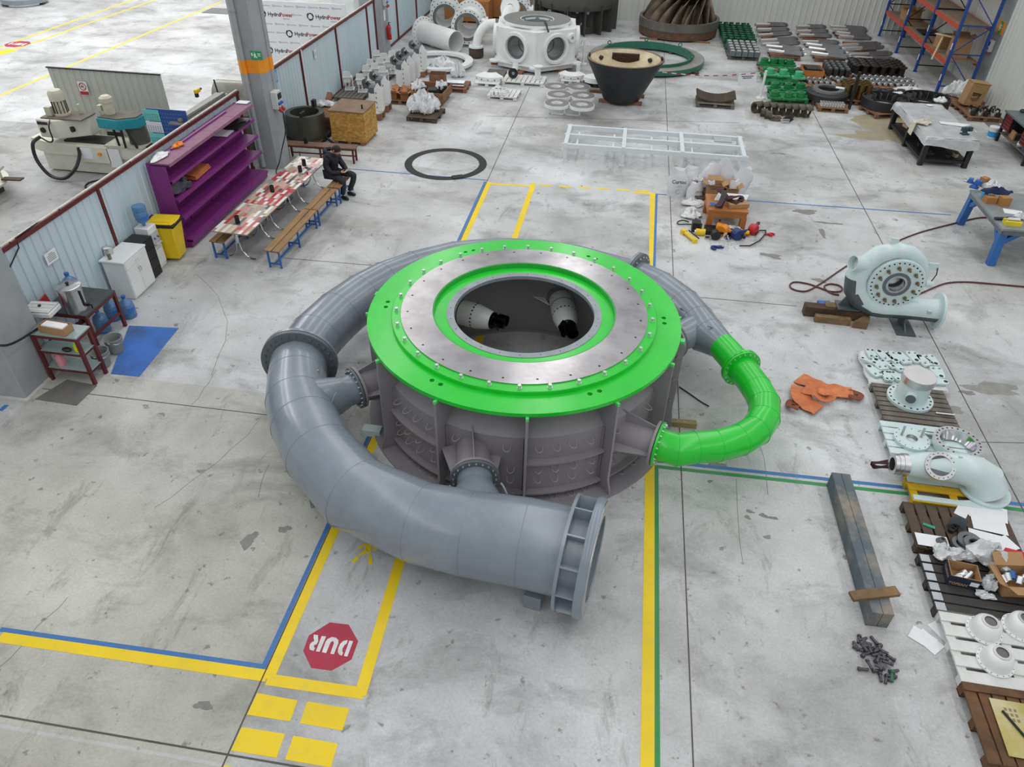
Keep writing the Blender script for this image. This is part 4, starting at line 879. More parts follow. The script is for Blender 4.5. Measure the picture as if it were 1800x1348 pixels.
def holder(x, y, z, lab): tag(MB().lathe([(0, 0), (.05, 0), (.052, .01), (.05, .15), (.044, .155), (.04, .13), (0, .13)], 16, closed=False).build('napkin_holder', m_black, loc=(x, y, z)), lab, 'holder')
for (u, v, lab) in ((418, 391, 'black cylinder holder on the nearest dining table'), (479, 337, 'black cylinder holder on the middle dining table'), (528, 302, 'black cylinder holder on the far dining table beside the red lighter'), (535, 291, 'black cylinder holder on the far dining table, furthest from the camera')):
    holder(*on(u, v, .735), lab)
holder(-8.75, 19.22, .446, 'black cylinder holder standing on the long brown bench')
tag(MB().box((0, 0, .005), (.08, .16, .01)).build('mobile_phone', m_black, loc=on(541, 296, .735), rz=.9), 'black phone lying on the far dining table', 'phone')
tag(MB().box((0, 0, .02), (.04, .08, .04)).build('red_box', mat('red_plastic', 'a31d28'), loc=on(540, 304, .735), rz=.5), 'tiny red box on the edge of the far dining table', 'box')
# ---- the man
mn = thing('person', 'man in a dark hooded jacket sitting on the bench looking down at a phone', 'person', (-7.12, 17.03, 0), -.3)
mn.scale = (1.12, 1.12, 1.05)
def skin_body(name, verts, edges, radii, root, m, parent, sub=2):
    me = bpy.data.meshes.new(name); me.from_pydata([tuple(v) for v in verts], edges, []); o = bpy.data.objects.new(name, me); COL.objects.link(o); o.parent = parent
    md = o.modifiers.new('skin', 'SKIN'); md.use_smooth_shade = True
    for i, r in enumerate(radii):
        rr = r if isinstance(r, tuple) else (r, r); me.skin_vertices[0].data[i].radius = rr
    me.skin_vertices[0].data[root].use_root = True
    s_ = o.modifiers.new('sub', 'SUBSURF'); s_.levels = sub; s_.render_levels = sub
    bpy.context.view_layer.update(); dg = bpy.context.evaluated_depsgraph_get(); m2 = bpy.data.meshes.new_from_object(o.evaluated_get(dg))
    o.modifiers.clear(); o.data = m2; m2.materials.clear(); m2.materials.append(m); m2.polygons.foreach_set('use_smooth', [True]*len(m2.polygons)); return o
m_coat = mat('navy_coat', '12151f', .7, 0, .2, 14, .4); m_trou = mat('charcoal_trousers', '262a30', .8, 0, .15, 14); m_skin = mat('skin', 'b98770', .55, 0, .05); m_hair = mat('dark_hair', '17130f', .6, 0, .2, 40, .4)
# local frame: +x is where he faces, y>0 is away from the camera
vs = [(-.08, 0, .56), (-.07, 0, .72), (-.03, 0, .9), (.01, 0, 1.03), (.05, 0, 1.1), (.01, -.17, 1.0), (-.02, -.235, .82), (.1, -.24, .66), (.28, -.1, .66), (.01, .17, 1.0), (-.01, .235, .82), (.14, .22, .66), (.31, .07, .66)]
es = [(0, 1), (1, 2), (2, 3), (3, 4), (3, 5), (5, 6), (6, 7), (7, 8), (3, 9), (9, 10), (10, 11), (11, 12)]
body = skin_body('coat', vs, es, [(.17, .21), (.15, .19), (.15, .2), (.11, .15), .075, .085, .075, .068, .05, .085, .075, .068, .05], 0, m_coat, mn)
skin_body('trousers', [(-.08, 0, .55), (-.06, -.1, .54), (.16, -.14, .53), (.36, -.16, .5), (.33, -.15, .3), (.29, -.15, .1), (-.06, .1, .54), (.18, .15, .54), (.42, .2, .52), (.36, .16, .3), (.28, .1, .1)], [(0, 1), (1, 2), (2, 3), (3, 4), (4, 5), (0, 6), (6, 7), (7, 8), (8, 9), (9, 10)], [(.14, .12), .1, .095, .08, .068, .055, .1, .095, .08, .068, .055], 0, m_trou, mn)
for (x, y, a) in ((.31, -.15, -.15), (.3, .1, .15)):
    skin_body('shoe', [(x-.07, y, .05), (x+.04, y+.02*a, .05), (x+.15, y+a*.15, .035)], [(0, 1), (1, 2)], [.048, .048, .035], 0, m_black, mn)
# head: neck, skull, face
hx, hz = .15, 1.15
hm = Mx.Translation((hx, 0, hz)) @ Mx.Rotation(.62, 4, 'Y')
hb_ = MB(); hb_.M = hm
n_, k_ = 24, 18; P = []; F = []
for i in range(k_+1):
    t = PI*i/k_
    for j in range(n_):
        a = 2*PI*j/n_; x, y, z = math.sin(t)*math.cos(a), math.sin(t)*math.sin(a), math.cos(t)
        wx = .098; wy = .076-.012*max(0, -z); wz = .118
        X, Y, Z = x*wx, y*wy, z*wz
        if X > 0 and -.3 < z < .35: X += .0*1
        d = math.exp(-((y/.16)**2))*math.exp(-(((z+.12)/.2)**2)) if x > 0 else 0; X += .022*d          # nose
        d = math.exp(-((y/.3)**2))*math.exp(-(((z+.85)/.2)**2)) if x > 0 else 0; X += .02*d            # chin
        for s in (-1, 1):
            d = math.exp(-(((y-s*.38)/.16)**2))*math.exp(-(((z-.08)/.12)**2)) if x > 0 else 0; X -= .012*d   # eye sockets
        P.append((X, Y, Z))
F = [(i*n_+j, (i+1)*n_+j, (i+1)*n_+(j+1) % n_, i*n_+(j+1) % n_) for i in range(k_) for j in range(n_)]
hb_.add(P, F); hb_.tube([(-.02, 0, -.06), (-.05, 0, -.17)], [.058, .065], 14)
for s in (-1, 1): hb_.sph((-.01, s*.078, -.005), (.022, .01, .034), 10, 6)
head = hb_.build('head', m_skin, mn, smooth=80)
fb = MB(); fb.M = hm
for s in (-1, 1): fb.sph((.083, s*.03, .012), (.01, .014, .007), 8, 5)
fb.build('eyes', m_paper, head); fb = MB(); fb.M = hm
for s in (-1, 1): fb.box((.092, s*.03, .033), (.008, .036, .007))
fb.build('eyebrows', m_hair, head); fb = MB(); fb.M = hm; fb.box((.096, 0, -.062), (.008, .04, .008)); fb.build('mouth', mat('lips', '8c5550', .5, 0, 0), head)
hr = MB(); hr.M = hm; P = []
for i in range(11):
    t = PI*.62*i/10
    for j in range(24):
        a = 2*PI*j/24; fr_ = max(0, math.cos(a)); tt = t*(1-.42*fr_); x, y, z = math.sin(tt)*math.cos(a), math.sin(tt)*math.sin(a), math.cos(tt)
        P.append((x*.106-.004, y*.084, z*.128+.002))
hr.add(P, [(i*24+j, (i+1)*24+j, (i+1)*24+(j+1) % 24, i*24+(j+1) % 24) for i in range(10) for j in range(24)]); hr.build('hair', m_hair, head, smooth=80)
MB().tube([(.02, -.1, 1.06), (-.1, -.1, 1.1), (-.15, 0, 1.11), (-.1, .1, 1.1), (.02, .1, 1.06), (.1, .04, 1.02), (.1, -.04, 1.02)], .05, 10, closed=True).build('hood', m_coat, mn)
def hand(parent, w, d, side):
    d = V(d).normalized(); sd = V((0, 0, 1)).cross(d).normalized()*side; w = V(w); up = V((0, 0, 1)); vs = [w, w+d*.035, w+d*.075]; es = [(0, 1), (1, 2)]; rs = [(.026, .02), (.036, .02), (.036, .018)]
    for i, l in enumerate((.06, .07, .066, .052)):
        o_ = sd*(-.027+.018*i); b0 = len(vs); vs += [w+d*.078+o_, w+d*(.078+l*.55)+o_-up*.006, w+d*(.07+l*.75)+o_*1.+up*.024]; es += [(2, b0), (b0, b0+1), (b0+1, b0+2)]; rs += [.0105, .0095, .0085]
    b0 = len(vs); vs += [w+d*.03+sd*-.034+up*.012, w+d*.065-sd*.04+up*.034, w+d*.09-sd*.02+up*.045]; es += [(1, b0), (b0, b0+1), (b0+1, b0+2)]; rs += [.014, .011, .009]
    return skin_body('hand', vs, es, rs, 0, m_skin, parent, 1)
hand(mn, (.27, -.1, .665), (1, .62, .05), -1); hand(mn, (.3, .08, .665), (1, -.35, .1), 1)
ph = thing('mobile_phone', 'white phone held in the hands of the seated man', 'phone', (-7.12+.385, 17.03-.135, .72), .05); MB().box((0, 0, 0), (.075, .15, .009), M=Mx.Rotation(-.5, 3, 'Y')).build('casing', m_white, ph)
# ================================================================ back of the hall
ORD = ['first', 'second', 'third', 'fourth', 'fifth', 'sixth', 'seventh', 'eighth', 'ninth', 'tenth', 'eleventh', 'twelfth']
def pallet(label, x, y, rz=0., L=1.2, W=.8, m=None, h=.144, n=7, z0=0., gap=.03, across=False):
    m = m or m_wood; t = thing('pallet', label, 'pallet', (x, y, z0), rz)
    bw = (W-gap*(n-1))/n; b0 = None
    if across: bw = (L-gap*(n-1))/n
    for i in range(n):
        p = (-L/2+bw/2+i*(bw+gap), 0, h-.011) if across else (0, -W/2+bw/2+i*(bw+gap), h-.011)
        if not b0: b0 = MB().box((0, 0, 0), (bw, W, .022) if across else (L, bw, .022)).build('deck_board', m, t, loc=p, smooth=0)
        else: inst(b0, t, p)
    bl = st_ = bo_ = None
    for i in (-1, 0, 1):
        for j in (-1, 0, 1):
            p = (i*(L/2-.06), j*(W/2-.05), h/2-.011)
            if not bl: bl = MB().box((0, 0, 0), (.12, .1, h-.044)).build('block', m, t, loc=p, smooth=0)
            else: inst(bl, t, p)
        p = (i*(L/2-.06), 0, h-.031) if not across else (0, i*(W/2-.05), h-.031)
        if not st_: st_ = MB().box((0, 0, 0), (.11, W, .018) if not across else (L, .1, .018)).build('cross_board', m, t, loc=p, smooth=0)
        else: inst(st_, t, p)
        p = (0, i*(W/2-.05), .011)
        if not bo_: bo_ = MB().box((0, 0, 0), (L, .1, .022)).build('bottom_board', m, t, loc=p, smooth=0)
        else: inst(bo_, t, p)
    return t
m_pw = mat('pallet_white', 'd9dad7', .6, 0, .06, 6, dirt_or_reflection='9b9890', patch_amt=.35); m_pb = mat('pallet_brown', '866047', .8, 0, .25, 5, .3, dirt_or_reflection='5b3d28', patch_amt=.5)
m_osb = mat('osb_board', 'b98d45', .75, 0, .45, 9, .1, dirt_or_reflection='8a6126', patch_amt=.7, stretch=(1, 1, 2.2)); m_osbt = mat('osb_top', '7f6954', .8, 0, .2, 3, dirt_or_reflection='5b4a3b', patch_amt=.5)
# crates by the column
cr = thing('osb_crate', 'large square chipboard crate with a brown lid behind the seated man', 'crate', (-7.93, 21.02, 0), -.03)
for x in (-.4, 0, .4): MB().box((x, 0, .05), (.1, 1.1, .1)).build('skid', m_pb, cr)
for s in (-1, 1):
    for k in (-1, 1): MB().box((k*.255, s*.545, .53), (.505, .02, .86)).build('side_board', m_osb, cr); MB().box((s*.52, k*.27, .53), (.02, .535, .86)).build('end_board', m_osb, cr)
MB().box((0, 0, .975), (1.1, 1.14, .03)).build('lid', m_osbt, cr); MB().box((-.0, 0, .11), (1.04, 1.06, .02)).build('base', m_pb, cr)
tag(MB().lathe([(0, 0), (.025, 0), (.025, .12), (0, .12)], 10).build('small_bottle', m_black, loc=(-7.55, 20.8, .99)), 'small dark bottle standing on the chipboard crate', 'bottle')
c2 = thing('timber_crate', 'low brown plank crate beside the steel cylinder', 'crate', (-9.12, 21.88, 0), .02)
for z in (.12, .26, .4):
    for s in (-1, 1): MB().box((0, s*.62, z), (1.1, .03, .13)).build('side_plank', m_pb, c2); MB().box((s*.55, 0, z), (.03, 1.22, .13)).build('end_plank', m_pb, c2)
for i in range(8): MB().box((0, -.54+.154*i, .48), (1.14, .148, .025)).build('lid_plank', m_pb, c2)
lump('white_bag', 'white bag of bits on the far end of the plank crate', 'bag', 572, 186, .5, (.5, .4), .15, m_plast, 8)
tag(MB().box((0, 0, .42), (.16, 1.0, .12), M=Mx.Rotation(.55, 3, 'X')).build('timber_prop', m_pb, loc=(-9.55, 23.0, -.15)), 'sloping timber beam leaning behind the steel cylinder', 'beam')
cy = thing('steel_cylinder', 'big upright dark steel cylinder open at the top beside the column', 'cylinder', (-9.28, 20.62, 0)); m_cyl = mat('oily_steel', '54534a', .4, .5, .2, 2, dirt_or_reflection='34332c', patch_amt=.6, stretch=(3, 3, .5))
MB().lathe([(.57, .14), (.59, .3), (.56, .85), (.42, .85), (.42, .14)], 48).build('shell', m_cyl, cy); MB().box((.1, -.38, .9), (.08, .3, .12)).build('lug', m_dark, cy); MB().box((.12, .5, .95), (.1, .16, .2)).build('lug', m_dark, cy)
pallet('dark pallet under the steel cylinder', -9.28, 20.62, 0, 1.1, .9, m_woodd)
af = thing('steel_triangle', 'triangular dark steel angle frame leaning beside the steel cylinder', 'frame', (-8.75, 20.15, 0))
for a, b_ in (((-.6, -.1, .05), (.0, .5, .12)), ((.0, .5, .12), (.65, -.12, .05)), ((-.6, -.12, .04), (.65, -.14, .04))): MB().bar(a, b_, .06, .05).build('bar', m_dark, af)
MB().bar((-.55, -.14, .1), (-.1, .3, .14), .04, .02).build('white_edge', m_white, af)
# ---- white saddle brackets on grey pallets
def saddle(x, y, z, rz, lab):
    t = thing('saddle_bracket', lab, 'bracket', (x, y, z), rz, 'white saddle brackets by the partition')
    MB().box((0, 0, .012), (.34, .36, .024)).build('base_plate', m_white, t)
    for s in (-1, 0, 1): MB().plate([(s*.12, -.17, .02), (s*.12, .17, .02), (s*.12, .1, .42), (s*.12, -.1, .42)], (1, 0, 0), .02).build('web', m_white, t)
    MB().box((-.05, 0, .42), (.3, .3, .02)).build('top_plate', m_white, t)
    MB().plate([(-.17+.02*k, -.1, z_) for k, z_ in ((0, .25), (12, .25), (12.5, .55), (11, .62), (1, .62), (-.5, .55))], (0, 1, 0), .03).build('upright_plate', m_white, t)
    return t
BR = ((609, 128), (632, 132), (652, 133), (643, 117), (658, 113), (672, 119), (650, 106), (667, 103), (683, 101), (661, 90), (674, 95), (688, 91))
for i, (u, v) in enumerate(BR):
    p = G(u+4, v+10, .5); saddle(p.x, p.y, .15, .25, f'white saddle bracket, {ORD[i]} of the cluster by the partition counting from the nearest')
for i, (x, y) in enumerate(((-9.3, 24.9), (-9.25, 26.1), (-9.1, 27.3))): pallet(f'grey pallet under the white saddle brackets, {ORD[i]} from the camera', x, y, PI/2, 1.15, 1.0, m_woodg)
# ---- upright injector assemblies with grey deflectors
def upright(x, y, z, rz, lab):
    t = thing('nozzle_assembly', lab, 'nozzle', (x, y, z), rz, 'upright white nozzle assemblies')
    MB().lathe([(0, 0), (.25, 0), (.25, .05), (.19, .07), (.17, .75), (.0, .75)], 24, closed=False).build('body', m_white, t)
    MB().lathe([(.175, .62), (.175, .8), (.12, .86), (0, .86)], 20, closed=False).build('grey_collar', m_gdark, t)
    sp = MB().plate([(.05, -.17, .08), (.28, -.17, .08), (.28, -.17, .78), (.17, -.17, .95), (.05, -.17, .78)], (0, 1, 0), .04).plate([(.28, -.17, .08), (.28, .15, .08), (.28, .15, .7), (.28, -.17, .78)], (1, 0, 0), .03).build('side_casing', m_white, t)
    for k in range(4): MB().box((.1, -.195, .2+.15*k), (.018, .01, .05)).build('slot', m_black, sp)
    MB().lathe([(.08, -.08), (.15, -.08), (.15, .08), (.08, .08)], 20, (-.18, 0, .9), (.25, 1, 0), a0=.2, a1=4.2).build('deflector', mat('deflector_grey', '6d7073', .35, .5, .1), t)
    MB().cyl((-.08, 0, .8), (-.2, 0, .92), .06, n=10).build('deflector_arm', m_dark, t)
    return t
NA = (((657, 200), 'white nozzle assembly with grey deflector nearest the chipboard crate'), ((669, 186), 'white nozzle assembly with grey deflector, second from the chipboard crate'), ((704, 156), 'white nozzle assembly standing on brown packing among cartons'), ((722, 140), 'white nozzle assembly, second from the far end of the row'), ((735, 126), 'white nozzle assembly at the far end of the row'), ((713, 147), 'white nozzle assembly between the cartons and the far end of the row'))
for ki, ((u, v), lab) in enumerate(NA):
    p = G(u, v, .2); upright(p.x, p.y+.2, .2, .15, lab)
    for s in (-1, 1): tag(MB().box((0, 0, .1), (.5, .16, .2)).build('timber_block', m_pb, loc=(p.x, p.y+.2+s*.15, 0)), f'{"front" if s < 0 else "rear"} timber block under the {ORD[(0, 1, 2, 4, 5, 3)[ki]]} white nozzle assembly from the crate', 'block')
# ---- brown pallets of cartons and bags
def carton(label, x, y, z, sx, sy, sz, rz=0., m=None, flaps=True, group=None):
    m = m or m_card; t = thing('carton', label, 'box', (x, y, z), rz, group)
    for s in (-1, 1): MB().box((0, s*(sy/2-.004), sz/2), (sx, .008, sz)).build('side', m, t); MB().box((s*(sx/2-.004), 0, sz/2), (.008, sy-.016, sz)).build('side', m, t)
    MB().box((0, 0, .004), (sx-.016, sy-.016, .008)).build('base', m, t)
    if flaps:
        for s in (-1, 1): MB().box((0, s*(sy/2+.08), sz+.03), (sx-.02, .18, .006), M=Mx.Rotation(s*.4, 3, 'X')).build('flap', m, t); MB().box((s*(sx/2+.06), 0, sz+.02), (.14, sy-.02, .006), M=Mx.Rotation(-s*.5, 3, 'Y')).build('flap', m, t)
    return t
pallet('brown pallet of opened cartons beside the white nozzles', -7.5, 24.85, .02, 1.0, .9, m_pb)
for i, (dx, dy, s) in enumerate(((-.26, -.22, .26), (.12, -.24, .26), (.3, .18, .22), (-.18, .2, .28))): carton(f'torn open carton on the brown pallet, {ORD[i]} from the left front', -7.5+dx, 24.85+dy, .144, s, s*.85, .2, .3*i, mat('card_dark', '9a6a45', .8, 0, .12))
wb_ = thing('timber_tray', 'orange brown timber tray of grey parts wrapped in plastic', 'crate', (-6.5, 25.0, 0), -.04)
for s in (-1, 1): MB().box((0, s*.62, .32), (1.1, .03, .3)).build('side_plank', m_pb, wb_); MB().box((s*.54, 0, .32), (.03, 1.22, .3)).build('end_plank', m_pb, wb_)
MB().box((0, 0, .2), (1.05, 1.2, .03)).build('floor_board', m_pb, wb_)
for x in (-.4, 0, .4): MB().box((x, 0, .09), (.1, 1.2, .18)).build('skid', m_pb, wb_)
for i, (dx, dy) in enumerate(((-.3, -.25), (.08, -.2), (.3, .25))): tag(MB().box((0, 0, .14), (.3, .34, .28)).build('grey_block', m_dark, loc=(-6.5+dx, 25+dy, .215), rz=.2*i, bevel=.02), f'dark grey cast block in the timber tray, {ORD[i]} from the left', 'block')
for i, (u, v, z, sz, h) in enumerate(((736, 160, .35, (.5, .4), .3), (776, 157, .35, (.35, .4), .25))): lump('plastic_bag', f'crumpled clear plastic over the timber tray, {("left", "right")[i]} bundle', 'bag', u, v, z, sz, h, m_plast, 20+i)
carton('brown timber box of bright fittings behind the timber tray', -6.6, 26.3, .2, .55, .5, .38, .1, m_pb, False); MB_ = MB()
pallet('brown pallet behind the timber tray', -6.2, 26.6, .03, 1.3, 1.0, m_pb)
for i in range(6): tag(MB().cyl((-.35, 0, 0), (.35, 0, 0), .045, n=12).build('steel_bar', m_steel, loc=(-6.0, 26.3+.1*(i % 3), .19+.09*(i//3)), rz=.05), f'bright steel bar behind the timber tray, {ORD[i % 3]} in the {"lower" if i < 3 else "upper"} layer', 'bar', 'bright bars behind the timber tray')
for i, (u, v, sz) in enumerate(((780, 122, (1.0, .8)), (805, 135, (.5, .5)))): lump('plastic_wrap', f'white plastic wrapping heap by the white ring, {("larger", "smaller")[i]} one', 'wrapping', u, v, .0, sz, .4, m_plast, 30+i)
pallet('brown pallet of bagged parts nearest the camera in the left group', -6.32, 23.4, -.05, 1.0, 1.1, m_woodd)
for i, (u, v, sz) in enumerate(((728, 196, (.5, .5)), (742, 187, (.6, .55)), (758, 193, (.6, .55)), (750, 200, (.45, .35)))): lump('parts_bag', f'white bag of parts on the front left pallet, {ORD[i]} from the left', 'bag', u, v, .15, sz, .42, m_plast, 40+i)
# ---- long tube, valves, crates
tu = thing('flanged_tube', 'long white tube with a round flange lying on the floor by the partition', 'tube')
a, b_ = V((-8.72, 32.5, .48)), V((-7.05, 31.35, .42)); ax = (b_-a).normalized()
MB().lathe([(.41, 0), (.43, 0), (.43, 2.05), (.41, 2.05)], 40, a, ax).build('pipe', m_white, tu); fl_ = MB().lathe([(.41, -.03), (.6, -.03), (.6, .04), (.41, .04)], 40, a, ax).build('flange', m_white, tu)
MB().cyl(a+ax*.6+V((0, 0, -.4)), a+ax*.6+V((.05, -.1, -.46)), .12, n=14).build('stub', m_white, tu)
def bolthole(par, c, ax, r, n, hr, m=m_black):
    q = V((0, 0, 1)).rotation_difference(V(ax)).to_matrix(); h0 = None
    for i in range(n):
        M = Mx.Translation(V(c)+q @ V((r*math.cos(2*PI*i/n), r*math.sin(2*PI*i/n), 0))) @ q.to_4x4()
        if not h0: h0 = MB().cyl((0, 0, 0), (0, 0, .004), hr, n=8).build('bolt_hole', m, par); h0.matrix_basis = M
        else: inst_m(h0, par, M)
bolthole(fl_, a+ax*.041, ax, .53, 20, .022)
def valve(lab, c, d, R, L, R2=None):
    t = thing('butterfly_valve', lab, 'valve', (c[0], c[1], 0)); d = V(d).normalized(); z = V((0, 0, R+.12)); R2 = R2 or R
    m_in = mat('valve_grey', '6f716f', .5, .2, .1)
    MB().lathe([(R*.62, 0), (R*.78, 0), (R*.74, L*.5), (R*.8, L), (R*.62, L)], 32, z, d).build('body', m_white, t)
    f0 = MB().lathe([(R*.62, -.07), (R, -.07), (R, .0), (R*.62, .0)], 36, z, d).build('front_flange', m_white, t); MB().lathe([(R*.62, 0), (R*.8, 0), (R*.8, .006), (R*.62, .006)], 36, z-d*.076, d).build('sealing_face', m_in, f0)
    bolthole(f0, z-d*.075, d, R*.89, 20, .025)
    f1 = MB().lathe([(R2*.62, 0), (R2*1.02, 0), (R2*1.02, .07), (R2*.62, .07)], 36, z+d*L+V((0, 0, .1)), d).build('rear_flange', m_white, t); bolthole(f1, z+d*L+V((0, 0, .1))-d*.003, d, R2*.9, 24, .022)
    sd = V((d.y, -d.x, 0)); MB().cyl(z+d*L*.5+sd*R*.7, z+d*L*.5+sd*(R*1.15), R*.32, n=20).build('shaft_housing', m_white, t); MB().cyl(z+d*L*.5+sd*(R*1.1), z+d*L*.5+sd*(R*1.2), R*.42, n=20).build('shaft_cover', m_white, t)
    MB().box(z+d*L*.4-V((0, 0, R*.85)), (.4, .4, .3), rz=math.atan2(d.y, d.x)).build('foot', m_white, t)
    return t
valve('white flanged valve nearest the partition, behind the long tube', (-8.1, 34.0), (-.2, 1, 0), .66, .9)
valve('white flanged valve with an open round mouth beside the hexagonal housing', (-6.75, 32.35), (-.1, 1, 0), .68, 1.2)
valve('white flanged valve partly hidden behind the hexagonal housing', (-5.15, 35.3), (-.15, 1, 0), .66, 1.1)
el = thing('elbow_pipe', 'thick white elbow pipe bending to the floor left of the hexagonal housing', 'pipe', (0, 0, 0))
MB().tube([(-5.35, 31.2, 1.25), (-5.65, 31.15, 1.22), (-5.88, 31.05, 1.05), (-6.03, 30.95, .8), (-6.1, 30.9, .42)], .17, 20).build('bend', m_white, el); MB().lathe([(.1, 0), (.3, 0), (.3, .06), (.1, .06)], 24, (-6.1, 30.9, .38)).build('flange', m_white, el)
tag(MB().lathe([(.15, 0), (.3, 0), (.3, .3), (.15, .3)], 20).build('timber_spool', m_woodd, loc=(-6.1, 30.9, .05)), 'dark round timber packer under the white elbow pipe', 'packer')
el2 = thing('elbow_pipe', 'white flanged elbow behind the hexagonal housing on its left', 'pipe'); MB().tube([(-5.2, 33.2, .5), (-5.3, 33.3, .9), (-5.2, 33.6, 1.2), (-5.0, 34.1, 1.3)], .25, 18).build('bend', m_white, el2); MB().lathe([(.15, 0), (.42, 0), (.42, .06), (.15, .06)], 28, (-5.15, 33.65, 1.35), (-.2, -1, .5)).build('flange', m_white, el2)
m_ply = mat('plywood_crate', 'a9743f', .7, 0, .15, 2, dirt_or_reflection='87572b', patch_amt=.5, stretch=(1, 1, 3))
def crate(lab, x, y, sx, sy, sz, rz=0.):
    t = thing('shipping_crate', lab, 'crate', (x, y, 0), rz)
    for s in (-1, 1): MB().box((0, s*sy/2, sz/2+.06), (sx, .03, sz)).build('side', m_ply, t); MB().box((s*sx/2, 0, sz/2+.06), (.03, sy, sz)).build('end', m_ply, t); MB().box((s*(sx/2-.06), -sy/2-.02, sz/2+.06), (.1, .03, sz)).build('batten', m_ply, t); MB().box((0, -sy/2-.02, sz/2+.06+s*(sz/2-.06)), (sx-.24, .03, .1)).build('batten', m_ply, t)
    MB().box((0, 0, sz+.07), (sx+.04, sy+.04, .03)).build('lid', m_ply, t)
    for x_ in (-1, 0, 1): MB().box((x_*(sx/2-.08), 0, .03), (.12, sy, .06)).build('skid', m_pb, t)
    return t
crate('long low plywood crate behind the white valves', -7.7, 37.3, 2.1, 1.1, .85); o = crate('tall plywood crate against the back wall behind the valves', -6.8, 38.4, 3.4, .9, 2.0); MB().box((.2, -.49, 1.2), (.5, .01, .5)).build('paper_label', m_paper, o)
tag(MB().lathe([(1.08, .1), (1.38, .1), (1.38, .2), (1.08, .2)], 64).build('white_ring', m_white, loc=(-7.35, 29.45, 0)), 'flat white ring lying on the floor in front of the long tube', 'ring')
for i in range(3): tag(MB().box((0, 0, .05), (.25, .2, .1)).build('timber_block', m_woodd, loc=(-7.35+1.2*math.cos(2.1*i+.6), 29.45+1.2*math.sin(2.1*i+.6), 0)), ('right', 'left', 'front')[i]+' timber block under the flat white ring', 'block', 'blocks under the white ring')
# ---- hexagonal housing
HX = thing('hexagonal_housing', 'white six sided steel housing with round windows and a grey top disc', 'housing', (-3.61, 30.55, 0), math.radians(-84-90+90))
R_ = 1.74
hexp = lambda r: [(r*math.cos(PI/3*i), r*math.sin(PI/3*i)) for i in range(6)]
sk = MB().prism(hexp(R_), .32, 1.5).build('shell', m_white, HX, smooth=0)
c = MB(); c.prism(hexp(R_-.06), .4, 1.47); cut(sk, c); c = MB()
for i in (0, 5):
    a = PI/3*i+PI/6; n_ = V((math.cos(a), math.sin(a), 0)); c = MB().cyl(n_*1.2+V((0, 0, .88)), n_*1.8+V((0, 0, .88)), .42, n=28); cut(sk, c)
for i in range(6):
    a = PI/3*i+PI/6; n_ = V((math.cos(a), math.sin(a), 0)); ce = n_*(R_*.866)+V((0, 0, .88))
    if i in (0, 5): MB().lathe([(.42, -.05), (.52, -.05), (.56, .0), (.54, .1), (.44, .1), (.42, .08)], 32, ce, n_).build('window_rim', m_white, HX); MB().lathe([(.32, -.02), (.43, -.02), (.43, .0), (.32, .0)], 32, ce-n_*.06, n_).build('inner_ring', m_gdark, HX); MB().lathe([(.3, 0), (.33, 0), (.33, .01), (.3, .01)], 32, ce-n_*.7, n_).build('inner_bore', m_gdark, HX)
    if i in (1, 4): MB().lathe([(0, 0), (.55, 0), (.55, .16), (.3, .2), (0, .2)], 32, ce, n_).build('side_cover', m_white, HX)
a = PI/6*1; n_ = V((math.cos(a), math.sin(a), 0)); t_ = V((-n_.y, n_.x, 0)); MB().lathe([(.06, 0), (.17, 0), (.15, .12), (.06, .12)], 24, n_*(R_*.866)+t_*.66+V((0, 0, 1.22)), n_).build('small_port', m_white, HX)
MB().prism(hexp(R_+.12), .28, .32).build('skirt_plate', m_white, HX, smooth=0); MB().prism(hexp(R_-.05), .1, .28).build('base_frame', m_white, HX, smooth=0)
for i in range(6): a = PI/3*i; MB().lathe([(0, .27), (.22, .27), (.22, .33), (0, .33)], 16, ((R_+.08)*math.cos(a), (R_+.08)*math.sin(a), 0), closed=False).build('corner_pad', m_white, HX); MB().box(((R_-.02)*math.cos(a), (R_-.02)*math.sin(a), .9), (.05, .05, 1.2), rz=a).build('corner_weld', m_white, HX)
cut(sk, MB().cyl((0, 0, 1.4), (0, 0, 1.6), .6, n=40)); MB().lathe([(.6, 1.5), (1.4, 1.5), (1.4, 1.56), (.6, 1.56)], 6).build('top_step', m_white, HX, smooth=0)
tp = MB().lathe([(.62, 1.56), (1.33, 1.56), (1.33, 1.64), (.62, 1.64)], 56).build('top_disc', m_white, HX); MB().lathe([(.66, 1.64), (1.3, 1.64), (1.3, 1.652), (.66, 1.652)], 56).build('grey_face', mat('disc_grey', '7c7b7a', .55, .1, .08, 8), tp); MB().lathe([(.5, 1.4), (.62, 1.4), (.64, 1.63), (.62, 1.63)], 40).build('inner_bore', m_gdark, HX)
for a in (0.6, 2.7, 4.8): MB().lathe([(.04, -.012), (.065, -.012), (.065, .012), (.04, .012)], 12, (1.05*math.cos(a), 1.05*math.sin(a), 1.71), (1, 0, 0)).build('eye_bolt', m_zinc, HX)
MB().tube([(.6, .3, 1.66), (1.1, .36, 1.69), (1.4, .4, 1.62), (1.62, .45, 1.54)], .035, 8).build('black_strap', m_black, HX)
for i in range(6):
    a = PI/3*i+.3; tag(MB().box((0, 0, .05), (.6, .2, .1)).build('timber_sleeper', m_pb, loc=(-3.61+1.5*math.cos(a), 30.55+1.5*math.sin(a), 0), rz=a), ('right', 'rear', 'left rear', 'left front', 'front', 'right front')[i]+' timber sleeper under the white hexagonal housing', 'timber', 'sleepers under the housing')
tag(MB().box((0, 0, .16), (.14, .14, .32)).build('white_post', m_white, loc=(-1.82, 29.5, 0)), 'short white post under the right corner of the hexagonal housing', 'post')
